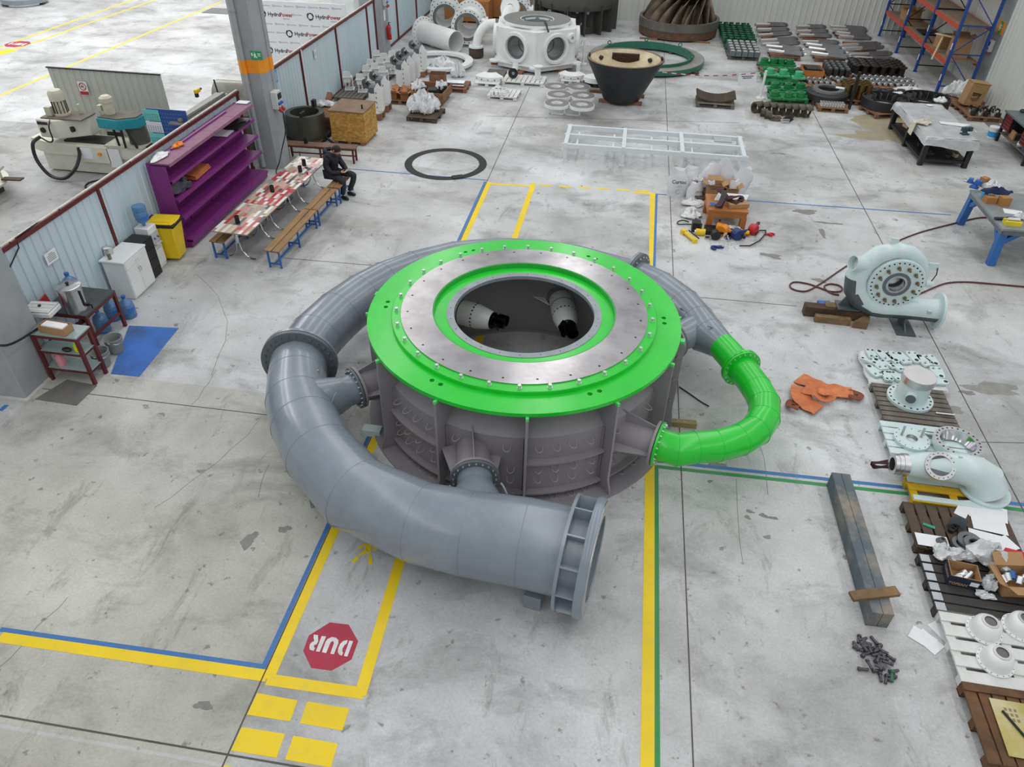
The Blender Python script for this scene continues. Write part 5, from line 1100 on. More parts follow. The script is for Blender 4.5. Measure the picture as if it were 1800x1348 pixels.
# ---- dark ring frame and turbine runner at the back wall
r1 = thing('stay_ring', 'dark steel ring on upright plates against the back wall', 'turbine part', (-2.6, 37.05, 0)); m_dr = mat('dark_casting', '4a4946', .6, .3, .25, 2, dirt_or_reflection='2f2e2c', patch_amt=.6)
MB().lathe([(1.2, 1.0), (1.78, 1.0), (1.8, 1.25), (1.5, 1.75), (1.2, 1.75)], 56).build('upper_ring', m_dr, r1); MB().lathe([(1.0, 0), (1.42, 0), (1.42, .3), (1.0, .3)], 48).build('lower_ring', m_dr, r1)
for i in range(14):
    a = 2*PI*i/14+.1; MB().box((1.6*math.cos(a), 1.6*math.sin(a), .62), (.5, .06, 1.2), rz=a).build('upright_plate', m_dr, r1)
for i in range(12):
    a = 2*PI*i/12; MB().plate([(1.05*math.cos(a), 1.05*math.sin(a), .25), (1.3*math.cos(a+.2), 1.3*math.sin(a+.2), .25), (1.35*math.cos(a+.45), 1.35*math.sin(a+.45), 1.05), (1.1*math.cos(a+.3), 1.1*math.sin(a+.3), 1.05)], (math.cos(a+1.57), math.sin(a+1.57), 0), .05).build('stay_vane', m_dr, r1)
for s in (-1, 1): MB().box((s*1.78, .1, .95), (.3, .06, 1.9), rz=.2*s).build('end_plate', m_dr, r1)
r2 = thing('francis_runner', 'rusty turbine runner with curved blades against the back wall', 'turbine runner', (2.15, 37.0, 0)); m_rn = mat('runner_bronze', '6b5f52', .5, .4, .3, 2, dirt_or_reflection='a08a6a', patch_amt=.5)
MB().lathe([(1.4, .06), (1.76, .06), (1.78, .38), (1.4, .38)], 56).build('lower_band', mat('rusty_band', '5a4a3d', .8, .1, .3, 6, dirt_or_reflection='8a4f2a', patch_amt=.6), r2); MB().lathe([(1.5, .38), (1.8, .38), (1.8, .72), (1.68, .72), (1.5, .4)], 56).build('upper_band', mat('grey_band', '6e6a64', .5, .4, .15, 3), r2)
MB().lathe([(.3, 1.6), (1.22, 1.62), (1.27, 1.85), (.3, 1.95)], 48).build('crown', mat('grey_band', '6e6a64'), r2)
for i in range(17):
    a = 2*PI*i/17; b = MB(); rows = []
    for k in range(7):
        t = k/6; z = .5+1.13*t; rr = 1.66-.46*t**1.3; aa = a+.5*t*t; rows.append([(rr*math.cos(aa), rr*math.sin(aa), z), ((rr-.45)*math.cos(aa+.3), (rr-.45)*math.sin(aa+.3), z)])
    P = [p for r_ in rows for p in r_]; b.add(P, [(2*k, 2*k+1, 2*k+3, 2*k+2) for k in range(6)]); o = b.build('blade', m_rn, r2); md = o.modifiers.new('thick', 'SOLIDIFY'); md.thickness = .03
MB().lathe([(1.0, .35), (1.1, .5), (.85, 1.32), (.8, 1.32)], 40).build('inner_cone', m_rn, r2)
for i, (u, v) in enumerate(((1140, 70), (1232, 76))): p = G(u, v); tag(MB().box((0, 0, .03), (.8, .12, .06)).build('timber_sleeper', m_pb, loc=(p.x, p.y+.1, 0), rz=-.1), ('left', 'right')[i]+' timber sleeper in front of the rusty runner', 'timber')
# ---- dark cone and green ring
cn = thing('draft_cone', 'black conical casing with cream inside standing on timber', 'cone', (-.05, 26.4, .1)); m_cone = mat('cone_black', '25262a', .5, 0, .12, 4); m_crm = mat('cone_cream', 'd0c5a4', .6, 0, .12, 3, dirt_or_reflection='6b4a35', patch_amt=.5)
co = MB().lathe([(.63, 0), (1.3, 1.3), (1.3, 1.34), (1.2, 1.34), (1.17, 1.3), (.55, .1), (.0, .1), (0, .0)], 56, closed=False).build('outer_shell', m_cone, cn)
MB().lathe([(1.19, 1.337), (1.12, 1.24), (.52, .12), (0, .12)], 56, closed=False).build('inner_lining', m_crm, cn); MB().lathe([(1.2, 1.335), (1.29, 1.335), (1.29, 1.345), (1.2, 1.345)], 56).build('rim_face', mat('rim_brown', '7d6a55', .6, .1, .2, 6), cn)
MB().box((0, .93, 1.05), (.95, .05, .5), M=Mx.Rotation(.45, 3, 'X')).build('dark_window', mat('window_maroon', '33191a', .4, 0, .1), cn)
for s in (-1, 1): MB().cyl((s*.8, .55, 1.15), (s*.88, .6, 1.17), .07, n=12).build('port', m_black, cn); MB().lathe([(.04, -.02), (.07, -.02), (.07, .02), (.04, .02)], 12, (s*1.22, -.1, 1.4), (1, .3, 0)).build('lifting_eye', m_black, cn)
for k, (u, v) in enumerate(((1058, 163), (1120, 171), (1090, 182))): p = G(u, v); tag(MB().box((0, 0, .05), ((.9, .5, 1.5)[k], .16, .1)).build('timber_sleeper', m_pb, loc=(p.x, p.y, 0), rz=-.05), 'timber sleeper under the black cone, '+('left one', 'right one', 'front one')[k], 'timber')
gr_ = thing('green_ring', 'huge dark green steel ring lying on the floor behind the black cone', 'ring', (.78, 31.75, 0)); m_gd = mat('dark_green', '2a6a55', .5, 0, .12, 3)
MB().lathe([(1.78, .08), (2.3, .08), (2.3, .24), (1.78, .24)], 72).build('ring_body', m_gd, gr_); MB().lathe([(1.8, .241), (2.28, .241), (2.28, .248), (1.8, .248)], 72).build('worn_face', mat('worn_grey', '8f8c86', .6, .1, .1, 3, dirt_or_reflection='5b7f6f', patch_amt=.5), gr_)
MB().lathe([(1.78, .24), (1.84, .24), (1.84, .36), (1.78, .36)], 72).build('inner_lip', m_gd, gr_)
for a in (.75, 2.6, 1.6, 6.0): MB().lathe([(.05, -.015), (.085, -.015), (.085, .015), (.05, .015)], 14, (1.84*math.cos(a), 1.84*math.sin(a), .43), (0, 1, 0)).build('lifting_eye', m_gd, gr_)
for i in range(4): a = 2*PI*i/4-.6; tag(MB().box((0, 0, .04), (.7, .14, .08)).build('timber_sleeper', m_woodd, loc=(.78+2.1*math.cos(a), 31.75+2.1*math.sin(a), 0), rz=a), ('right front', 'right rear', 'left rear', 'left front')[i]+' timber sleeper under the dark green ring', 'timber', 'sleepers under the green ring')
# ---- white sectors and parts on pallets
def sector(lab, x, y, z, r0, r1, a0, a1, rz, tilt=.0):
    t = thing('ring_sector', lab, 'plate', (x, y, z), rz); k = 12; o = MB().lathe([(r0, 0), (r1, 0), (r1, .12), (r0, .2)], k, a0=a0, a1=a1).build('sector_plate', m_white, t); o.location = (0, -(r0+r1)/2*math.sin((a0+a1)/2), 0)
    for i in range(5):
        a = a0+(a1-a0)*(i+.5)/5; MB().cyl(((r1-.03)*math.cos(a), (r1-.03)*math.sin(a)-(r0+r1)/2*math.sin((a0+a1)/2), .04), ((r1+.01)*math.cos(a), (r1+.01)*math.sin(a)-(r0+r1)/2*math.sin((a0+a1)/2), .04), .02, n=8).build('bolt_hole', m_dark, t)
    return t
pallet('white pallet under the fan shaped plate left of the housing', -4.95, 27.4, 0, .9, .9, m_pw); sector('white fan shaped plate on the pallet left of the housing', -4.95, 27.4, .15, .25, .66, PI*1.2, PI*1.8, 0)
pallet('grey pallet behind the fan shaped plate', -4.85, 28.4, .0, .7, .9, m_woodg)
pallet('grey white pallet of two small elbows before the housing', -3.68, 27.85, -.03, 1.55, .95, m_pw, across=True, n=9)
for i, (x, lab) in enumerate(((-4.1, 'small white elbow with a black flange face on the pallet before the housing'), (-3.2, 'small white elbow standing upright on the pallet before the housing'))):
    t = thing('small_elbow', lab, 'pipe', (x, 27.9, .15)); MB().tube([(0, -.1, .18), (0, .05, .2), (.03, .14, .3), (.05, .16, .45)] if i == 0 else [(0, 0, .0), (0, 0, .3), (-.02, -.03, .45)], .11, 16).build('bend', m_white, t); MB().lathe([(.06, 0), (.18, 0), (.18, .04), (.06, .04)], 20, (0, -.13, .18) if i == 0 else (0, 0, .42), (0, -1, .1) if i == 0 else (0, 0, 1)).build('flange', m_black if i == 0 else m_white, t)
pallet('white pallet of loose white parts left of the joint line', -4.15, 26.05, -.04, 1.05, .95, m_pw, across=True)
for i in range(9):
    dx, dy = -.38+.13*(i % 4)+.05*(i//4), -.3+.28*(i//4); w_ = thing('white_part', f'white machined block on the white pallet, {ORD[i]} from the left front', 'part', (-4.15+dx, 26.05+dy, .145), .3*i); MB().box((0, 0, .06), (.12, .22, .12)).build('block', m_white, w_, bevel=.01); MB().cyl((0, 0, .12), (0, 0, .16), .035, n=12).build('boss', m_white, w_)
pallet('small white pallet under the half ring plate', -1.98, 28.2, 0, .7, .6, m_pw); sector('white half ring plate on a small pallet right of the housing', -1.98, 28.2, .15, .26, .52, PI*1.08, PI*1.92, 0)
pallet('brown pallet with a white cover beside the black cone', -1.05, 28.2, 0, .9, .8, m_woodd); wcv = thing('white_cover', 'white domed cover on the brown pallet beside the black cone', 'cover', (-1.05, 28.2, .15), -.2); MB().lathe([(.45, 0), (.5, 0), (.46, .16), (.1, .24), (0, .24)], 24, a0=PI*1.05, a1=PI*2.1).build('shell', m_white, wcv); MB().box((0, -.2, .02), (.8, .3, .04)).build('foot', m_dark, wcv)
dfm = thing('disc_stand', 'low white steel stand holding six ring discs', 'stand', (-1.8, 25.55, 0), -.06)
for s in (-1, 1): MB().box((s*.5, 0, .28), (.07, 2.2, .06)).build('rail', m_white, dfm)
for y in (-1.05, 0, 1.05):
    MB().box((0, y, .28), (1.0, .07, .06)).build('cross_rail', m_white, dfm); MB().box((0, y, .03), (1.0, .06, .05)).build('bottom_rail', m_white, dfm)
    for s in (-1, 0, 1): MB().box((s*.5, y, .15), (.06, .06, .28)).build('leg', m_white, dfm)
for i, (u, v, lab) in enumerate(((979, 180, 'front left'), (1023, 183, 'front right'), (983, 165, 'middle left'), (1025, 167, 'middle right'), (977, 151, 'rear left'), (1017, 151, 'rear right'))):
    p = G(u, v, .42); t = thing('ring_disc', f'white ring disc with a grey face, {lab} of six on the low stand', 'disc', (p.x, p.y, .31)); MB().lathe([(.19, 0), (.42, 0), (.42, .1), (.19, .1)], 36).build('disc', m_white, t); MB().lathe([(.2, .1), (.4, .1), (.4, .108), (.2, .108)], 36).build('grey_face', mat('disc_grey', '7c7b7a'), t)
# ---- long white frame, black rubber ring
fr_ = thing('table_frame', 'long low white steel frame with four pairs of legs', 'frame', (1.03, 21.25, 0)); m_fr = mat('frame_white', 'd3dadd', .4, 0, .04)
for y in (-.78, 0.02, .78): MB().box((0, y, .47), (5.2, .09, .12)).build('long_beam', m_fr, fr_)
for x in (-2.5, -.85, .8, 2.5):
    MB().box((x, 0, .5), (.11, 1.63, .1)).build('cross_beam', m_fr, fr_)
    for s in (-1, 1): MB().box((x, s*.76, .21), (.1, .1, .42)).build('leg', m_fr, fr_); MB().box((x, s*.76, .01), (.16, .16, .02)).build('foot_plate', m_fr, fr_)
for x in (-2.2, -1.15, -.05, 1.1): MB().box((x, -.1, .38), (.05, 1.4, .06)).build('tie_bar', m_fr, fr_); MB().box((x, -.76, .33), (.06, .06, .2)).build('hanger', m_fr, fr_)
MB().box((2.0, .5, .51), (.5, .4, .03)).build('grey_plate', mat('plate_grey', 'a7aeb0', .5), fr_)
rr_ = thing('rubber_ring', 'flat black rubber ring lying on the floor behind the turbine', 'ring', (-4.8, 19.62, 0)); MB().lathe([(.96, 0), (1.17, 0), (1.17, .012), (.96, .012)], 72).build('ring', m_rubber, rr_); MB().box((.55, -.92, .03), (.3, .2, .03), rz=.5).build('overlap_joint', m_rubber, rr_)
# ---- barrier posts with tape, sign
m_tape = mat('tape_white', 'd9d3d3', .5); m_tr = mat('tape_red', 'b3283c', .5)
def tape(a, b_, lab):
    t = thing('barrier_tape', lab, 'tape'); a, b_ = V(a), V(b_); n_ = int((b_-a).length/.17)
    for i in range(n_):
        p = a.lerp(b_, i/n_); q_ = a.lerp(b_, (i+1)/n_); sag = lambda k: V((0, 0, -.12*math.sin(PI*k/n_))); MB().bar(p+sag(i), q_+sag(i+1), .006, .03).build('red_stripe' if i % 2 else 'white_stripe', m_tr if i % 2 else m_tape, t)
for i, ((u, v), lab) in enumerate((((1025, 113), 'white barrier post beside the hexagonal housing'), ((1336, 173), 'white barrier post beside the green brackets'))):
    p = G(u, v); t = thing('barrier_post', lab, 'post', (p.x, p.y, 0)); MB().cyl((0, 0, 0), (0, 0, .95), .045, n=12).build('pole', m_white, t); MB().cyl((0, 0, 0), (0, 0, .04), .16, n=16).build('base', m_white, t)
p0, p1 = G(1025, 113), G(1336, 173)
tape((-2.0, 30.2, .8), (p0.x-.1, p0.y+.05, .88), 'red and white tape from the housing to the barrier post'); tape((p0.x+.1, p0.y, .88), (-1.3, 26.8, .95), 'red and white tape from the barrier post towards the black cone'); tape((1.25, 26.6, 1.0), (p1.x-.05, p1.y, .9), 'red and white tape from the black cone to the far barrier post')
sg = thing('paper_sign', 'white paper sign hanging from the barrier tape by the green brackets', 'sign', (p1.x-.6, p1.y-.05, .64), -.1); MB().box((0, 0, 0), (.62, .01, .42), M=Mx.Rotation(-.12, 3, 'Y')).build('sheet', m_paper, sg)
for k in range(2): MB().box((.0, -.008, .1-.06*k), (.4-.1*k, .004, .028), M=Mx.Rotation(-.12, 3, 'Y')).build('text_line', mat('print_grey', '5d6066'), sg)
pallet('brown pallet of curved staves on the open floor', 3.2, 26.75, -.02, 1.3, .9, m_woodg)
sv = None
for i in range(7):
    t = thing('curved_stave', f'brown curved stave on the pallet, {ORD[i]} from the camera', 'stave', (3.2, 26.45+.1*i, .15), 0, 'curved staves on the pallet')
    b = MB(); b.lathe([(1.5, 0), (1.55, 0), (1.55, .08), (1.5, .08)], 10, (0, 0, 1.55+.01*i), (0, 1, 0), a0=PI*.5-.45, a1=PI*.5+.45); o = b.build('stave', m_woodd, t)
# ================================================================ far right corner: parts laid out on pallets
m_gb = mat('bracket_green', '1d7d46', .4, 0, .1, 4); m_gbl = mat('bracket_green_light', '4bb07d', .4, 0, .08, 4); m_gbd = mat('link_green', '1f5a40', .45, 0, .15, 4)
for i, (y, m) in enumerate(((28.05, m_gb), (30.1, m_gb), (31.7, m_pb))): pallet(f'pallet under the bright green brackets, {ORD[i]} from the camera', 5.85, y, 0, 1.25, 1.2, m)
Z3 = lambda x, y: (1320+x*.0964, 90+y*.0964)
def gbracket(x, y, z, m, lab, rz):
    t = thing('bearing_bracket', lab, 'bracket', (x, y, z), rz, 'green bearing brackets')
    MB().prism([(-.24, -.16), (.24, -.16), (.24, .16), (-.24, .16)], 0, .07).build('base_plate', m, t, bevel=.01)
    b = MB()
    n = 18; P0 = [(.15*math.cos(2*PI*k/n), .13*math.sin(2*PI*k/n)) for k in range(n)]
    b.prism(P0, .07, .25); b.build('boss', m, t, bevel=.015); MB().prism([(x_*.55, y_*.4-.03) for x_, y_ in P0], .25, .255).build('bore', m_dark if m is m_gb else m, t)
    MB().box((.17, 0, .1), (.1, .06, .06)).build('lug', m, t)
rows = (((245, 140), (415, 145), (555, 150), (710, 165)), ((285, 310), (560, 320), (735, 320)), ((340, 380), (580, 400), (860, 440)), ((430, 590), (680, 600), (910, 600)), ((435, 740), (690, 760), (910, 760)))
for i, rw in enumerate(rows):
    for j, q_ in enumerate(rw):
        p = G(*Z3(*q_), .36); gbracket(p.x+.02, p.y, .15 + (.1 if i == 2 else 0), m_gbl if i == 2 else m_gb, f'{"light" if i == 2 else "bright"} green bearing bracket, {ORD[j]} from left in the {ORD[4-i]} row from the camera', .1*(j % 2))
    for j in range(2 if i else 3):
        b = MB(); t = thing('green_plate', f'green base plate under the brackets, {ORD[j]} from left in the {ORD[4-i]} row', 'plate', (5.58+.62*j if i else 5.5+.45*j, (27.75, 28.75, 29.85, 30.6, 31.7)[4-i] if 0 else (31.65, 30.25, 29.75, 28.3, 27.62)[i], .145)); MB().box((0, 0, .0), (.58 if i else .4, .3, .03)).build('plate', m_gb, t)
# dark green links and grey blocks near the back wall
for i, y in enumerate((33.4, 34.6, 35.8, 37.0, 38.1)): pallet(f'dark pallet under the green links, {ORD[i]} from the camera', 4.75, y, 0, 1.25, 1.0, m_gbd if i else m_woodg)
lk = None
for r_ in range(8):
    for c_ in range(5):
        x, y = 4.22+.27*c_, 35.1+.42*r_
        if lk is None:
            lk = thing('green_link', '', 'link', (x, y, .15), .5, 'dark green links near the back wall'); b = MB(); b.prism([(-.2, -.05), (-.12, -.09), (.05, -.06), (.18, -.1), (.22, 0), (.18, .1), (.05, .06), (-.12, .09), (-.2, .05)], 0, .12); b.build('arm', m_gbd, lk); MB().cyl((-.13, 0, .12), (-.13, 0, .24), .08, n=12).build('hub', m_gbd, lk); MB().cyl((.16, 0, .12), (.16, 0, .2), .06, n=12).build('eye', m_gbd, lk); o = lk
        else: o = dup(lk, (x, y, .15), .5+.15*((r_+c_) % 3))
        o['label'] = f'dark green link, {ORD[c_]} from the left in the {ORD[r_]} row behind the grey blocks'
m_gbk = mat('grey_block_paint', '63696e', .45, 0, .08); gb = None
for r_ in range(5):
    for c_ in range(5):
        x, y = 4.28+.25*c_, 32.95+.42*r_
        if gb is None:
            gb = thing('grey_block', '', 'block', (x, y, .15), 0, 'grey blocks on the dark pallets'); MB().prism([(-.11, -.14), (.11, -.14), (.11, .05), (.05, .16), (-.05, .16), (-.11, .05)], 0, .2).build('body', m_gbk, gb, bevel=.01); MB().box((0, -.02, .203), (.15, .2, .012)).build('bare_face', mat('bare_face', 'b9bcb8', .5, .2, .05), gb); o = gb
        else: o = dup(gb, (x, y, .15+(.2 if (r_ in (2, 3) and c_ in (0, 1, 3)) and 0 else 0)), .1*((r_*c_) % 3-1))
        o['label'] = f'grey wedge block, {ORD[c_]} from left in the {ORD[r_]} row from the camera'
# guide vanes
Z2 = lambda x, y: (1400+x*.10556, 30+y*.10556); Z1 = lambda x, y: (1250+x*.0964, 30+y*.0964)
m_vane = mat('vane_steel', '6b6b6c', .4, .4, .15, 3); m_bright = mat('bright_steel', 'dcdcdd', .25, .6, .04)
VN = [('left', [Z1(*q) for q in ((805, 135), (830, 230), (840, 335), (890, 430), (920, 500), (1000, 525), (1040, 600))], [Z1(*q) for q in ((1385, 115), (1430, 228), (1475, 300), (1590, 400), (1625, 470), (1690, 600), (1725, 690))]),
      ('middle', [Z2(*q) for q in ((0, 160), (0, 240), (50, 300), (85, 410), (160, 450), (200, 515), (245, 595))], [Z2(*q) for q in ((480, 145), (540, 240), (600, 320), (720, 430), (780, 525), (850, 600), (905, 680))]),
      ('right', [Z2(*q) for q in ((555, 155), (590, 210), (660, 260), (715, 325), (735, 475), (800, 535), (890, 630), (960, 680))], [Z2(*q) for q in ((1150, 180), (1190, 240), (1190, 310), (1260, 360), (1400, 450), (1455, 500), (1595, 610), (1645, 710))])]
for nm, A_, B_ in VN:
    k = len(A_)
    for i in range(k):
        a, b_ = G(*A_[i], .34), G(*B_[i], .24); a.y = min(a.y, 38.75); b_.y = min(b_.y, 38.75); t = thing('guide_vane', f'guide vane with a bright shaft, {ORD[i]} from the back wall in the {nm} row', 'guide vane', (a+b_)/2, math.atan2(b_.y-a.y, b_.x-a.x), 'guide vanes by the back wall')
        L = (b_-a).length; h = L/2; tl = (a.z-b_.z)
        t.rotation_euler.y = math.asin(max(-.4, min(.4, tl/L)))
        MB().cyl((-h, 0, 0), (-h+L*.42, 0, 0), .075, n=14).build('shaft', m_bright, t); MB().cyl((h-.12, 0, 0), (h, 0, 0), .06, n=12).build('stub_shaft', m_bright, t); MB().cyl((h-.16, 0, 0), (h-.08, 0, 0), .085, n=12).build('collar', m_vane, t)
        MB().plate([(-h+L*.4, -.08, -.05), (h-.12, -.08, -.05), (h-.12, .13, .07), (-h+L*.4, .13, .07)], (0, -.47, 1), .05).build('blade', m_vane, t)
for i, (x, y) in enumerate(((6.5, 33.8), (6.5, 36.2), (6.5, 38.2), (8.3, 33.9), (8.3, 36.2), (8.3, 38.0), (10.0, 33.55), (10.0, 36.0), (10.0, 38.2))): pallet(f'pallet under the guide vanes, {ORD[i]} counting along the rows from the left front', x, y, 0, 1.2, 1.1, m_pb)
# spools
Z4 = lambda x, y: (1440+x*.1, 90+y*.1)
m_sp = mat('oiled_iron', '3d3a36', .4, .6, .2, 6); sp0 = None
for i, (x, y) in enumerate(((9.2, 31.6), (10.2, 31.6), (9.2, 32.5), (10.2, 32.5))): pallet(f'dark pallet under the iron spools, {ORD[i]} from the left front', x, y, 0, 1.0, .85, m_woodd)
for r_ in range(4):
    for c_ in range(6):
        x, y = 8.85+.34*c_, 31.38+.32*r_
        if sp0 is None: sp0 = thing('iron_spool', '', 'spool', (x, y, .145), 0, 'iron spools in rows'); MB().lathe([(.06, 0), (.12, 0), (.12, .28), (.06, .28)], 16).build('barrel', m_sp, sp0); MB().lathe([(.06, .28), (.17, .28), (.17, .32), (.06, .32)], 18).build('flange', m_sp, sp0); MB().box((.1, -.08, .33), (.08, .05, .03)).build('lug', m_sp, sp0); o = sp0
        else: o = dup(sp0, (x, y, .145), .4*c_)
        o['label'] = f'dark iron flanged spool, {ORD[c_]} from the left in the {ORD[r_]} row from the camera'
bs = None; m_bs = mat('black_casting', '3c3c3b', .45, .3, .2, 6)
pallet('brown pallet under the stacked dark castings', 8.1, 31.3, 0, 1.0, 1.4, m_pb)
for r_ in range(4):
    for c_ in range(4):
        x, y = 7.75+.22*c_, 30.8+.32*r_
        if bs is None: bs = thing('stacked_casting', '', 'casting', (x, y, .145), 0, 'stacked dark castings'); MB().box((0, 0, .13), (.15, .24, .26)).build('body', m_bs, bs, bevel=.015); MB().box((0, -.02, .28), (.1, .18, .05)).build('bare_top', m_gbk, bs); o = bs
        else: o = dup(bs, (x, y, .145), .05*c_)
        o['label'] = f'dark square casting, {ORD[c_]} from left in the {ORD[r_]} row from the camera'
cl = carton('orange cardboard box of dark plates behind the rollers', 7.15, 31.0, .145, .75, .9, .2, .0, mat('carton_orange', 'b9793f', .8, 0, .08), False); pallet('brown pallet under the orange cardboard box', 7.0, 31.0, 0, .95, 1.3, m_pb)
for i in range(6): tag(MB().box((0, 0, .1), (.07, .6, .2)).build('dark_plate', m_bs, loc=(6.93+.09*i, 31.05, .16), rz=.1), f'dark zigzag plate standing in the orange box, {ORD[i]} from the left', 'plate')
for i in range(3): tag(MB().box((0, 0, .03), (.35, .3, .06)).build('dark_wedge', m_bs, loc=(6.6+.06*i, 30.6+.35*i, .15), rz=.5+.2*i), f'loose dark plate beside the orange box, {ORD[i]} from the camera', 'plate')
ro = None; gi = 0
for nm, x0_, y0_, nx, ny in (('first', 6.75, 29.45, 5, 1), ('second', 7.85, 29.8, 3, 1), ('third', 8.68, 29.75, 6, 2), ('fourth', 9.98, 29.75, 4, 2)):
    pallet(f'brown pallet under the bright ended rollers, {nm} from the left', x0_+.105*(nx-1), y0_+.3*ny, 0, .1+.2*nx, .5+.55*ny, m_pb)
    for r_ in range(ny):
        for c_ in range(nx):
            x, y = x0_+.21*c_+.06*r_, y0_+.28+.55*r_
            if ro is None: ro = thing('steel_roller', '', 'roller', (x, y, .21), 1.95, 'bright ended steel rollers'); MB().cyl((-.22, 0, 0), (.22, 0, 0), .06, n=12).build('barrel', mat('roller_grey', '77797a', .3, .8, .1), ro); [MB().cyl((s*.22, 0, 0), (s*.27, 0, 0), .065, n=12).build('bright_end', m_bright, ro) for s in (-1, 1)]; o = ro
            else: o = dup(ro, (x, y, .21), 1.95)
            o['label'] = f'steel roller, {ORD[c_]} from left in the {"front" if r_ == 0 else "rear"} row of the {nm} roller pallet'
br = None; m_brz = mat('bronze', '8a7148', .35, .8, .2, 5, dirt_or_reflection='5e5138', patch_amt=.5); pallet('brown pallet under the bronze bushings', 8.2, 28.2, -.05, 1.1, 1.0, m_pb)
for l_ in range(2):
    for r_ in range(3):
        for c_ in range(4):
            x, y = 7.8+.24*c_, 27.95+.26*r_
            if br is None: br = thing('bronze_bushing', '', 'bushing', (x, y, .145), 0, 'stacked bronze bushings'); MB().lathe([(.07, 0), (.115, 0), (.115, .22), (.07, .22)], 20).build('sleeve', m_brz, br); MB().lathe([(.1, .222), (.122, .222), (.122, .245), (.1, .245)], 20).build('collar', m_brz, br); o = br
            else: o = dup(br, (x, y, .145+.25*l_))
            o['label'] = f'bronze bushing, {ORD[c_]} from the left in the {ORD[r_]} row, {"lower" if l_ == 0 else "upper"} layer'
# large dark rings
m_ri = mat('ring_dark', '37383a', .45, .4, .12, 3)
def big_ring(lab, x, y, z, R, hollow):
    t = thing('dark_ring', lab, 'ring', (x, y, z))
    if not hollow: MB().lathe([(.36, 0), (R, .0), (R, .2), (R-.06, .26), (.36, .26)], 44).build('rim', m_ri, t); MB().lathe([(.36, .262), (.56, .262), (.54, .33), (.36, .33)], 40).build('inner_ring', mat('ring_grey', '6c6d6e', .45, .4, .08), t)
    else:
        MB().lathe([(R-.04, 0), (R, 0), (R, .3), (R-.04, .3)], 44).build('rim', m_ri, t); MB().lathe([(R-.3, .02), (R-.04, .02), (R-.04, .05), (R-.3, .05)], 44).build('lower_web', m_ri, t)
    for i in range(16):
        a = 2*PI*i/16; r0, r1 = (.57, R-.07) if not hollow else (R-.28, R-.04); MB().box(((r0+r1)/2*math.cos(a), (r0+r1)/2*math.sin(a), .275 if not hollow else .16), (r1-r0, .016, .02 if not hollow else .2), rz=a).build('radial_rib', mat('ring_grey', '6c6d6e'), t)
    return t
pallet('pallet under the dark ring beside the green brackets', 7.14, 27.85, 0, 1.1, 1.0, m_woodd); big_ring('heavy dark ring with a grey inner ring and a paper on top', 7.14, 27.85, .15, .72, False); tag(MB().box((0, 0, .004), (.3, .22, .006)).build('paper_sheet', m_paper, loc=(7.55, 27.95, .485), rz=-.2), 'paper sheet lying on the heavy dark ring', 'paper')
pallet('pallet under the hollow dark ring beside the film covered table', 8.95, 27.0, .35, 1.3, 1.0, m_pb); big_ring('hollow dark ring with thin radial ribs and papers inside', 8.95, 27.3, .15, .76, True)
for i, (dx, dy) in enumerate(((-.3, -.4), (.05, -.5))): tag(MB().box((0, 0, .004), (.32, .22, .006)).build('paper_sheet', m_paper, loc=(8.95+dx, 27.3+dy, .26), rz=.5*i), f'white paper lying inside the hollow dark ring, {("left", "right")[i]} one', 'paper')
pallet('pallet under the hollow dark ring behind the film covered table', 10.4, 27.6, 0, 1.2, 1.1, m_woodd); big_ring('hollow dark ring behind the film covered table', 10.4, 27.7, .15, .78, True)
pallet('pallet under the film wrapped castings', 9.4, 28.9, 0, 1.5, .9, m_woodd)
for i in range(6): tag(MB().lathe([(.05, 0), (.16, 0), (.14, .12), (.05, .14)], 16).build('cast_ring', m_bs, loc=(8.95+.2*i, 28.8+.2*(i % 2), .15), rz=i), f'dark cast ring on the film wrapped pallet, {ORD[i]} from the left', 'ring')
lump('film_sheet', 'crumpled clear film over the castings beside the rollers', 'film', 1600, 160, .15, (.9, .7), .12, m_plast, 51); tag(MB().box((0, 0, .004), (.35, .25, .006)).build('paper_sheet', m_paper, loc=(9.7, 28.4, .32), rz=.4), 'paper sheet on the film beside the hollow dark ring', 'paper')
pallet('pale wooden pallet of small steel spools in front of the dark ring', 7.2, 27.0, -.03, 1.0, .62, m_wood); ss = None
for r_ in range(3):
    for c_ in range(9):
        if ss is None: ss = thing('small_spool', '', 'spool', (6.82+.09*c_, 26.85+.13*r_, .145), 0, 'small bright spools on the pale pallet'); MB().lathe([(0, 0), (.04, 0), (.04, .02), (.025, .03), (.025, .08), (.04, .09), (.04, .11), (0, .11)], 12, closed=False).build('spool', m_bright, ss); o = ss
        else: o = dup(ss, (6.82+.09*c_, 26.85+.13*r_, .145))
        o['label'] = f'small bright steel spool, {ORD[c_]} from the left in the {ORD[r_]} row from the camera'
tag(MB().box((0, 0, .62), (.09, .09, 1.24)).build('black_post', m_black, loc=(7.83, 27.2, 0)), 'black square post standing in front of the bronze bushings', 'post')
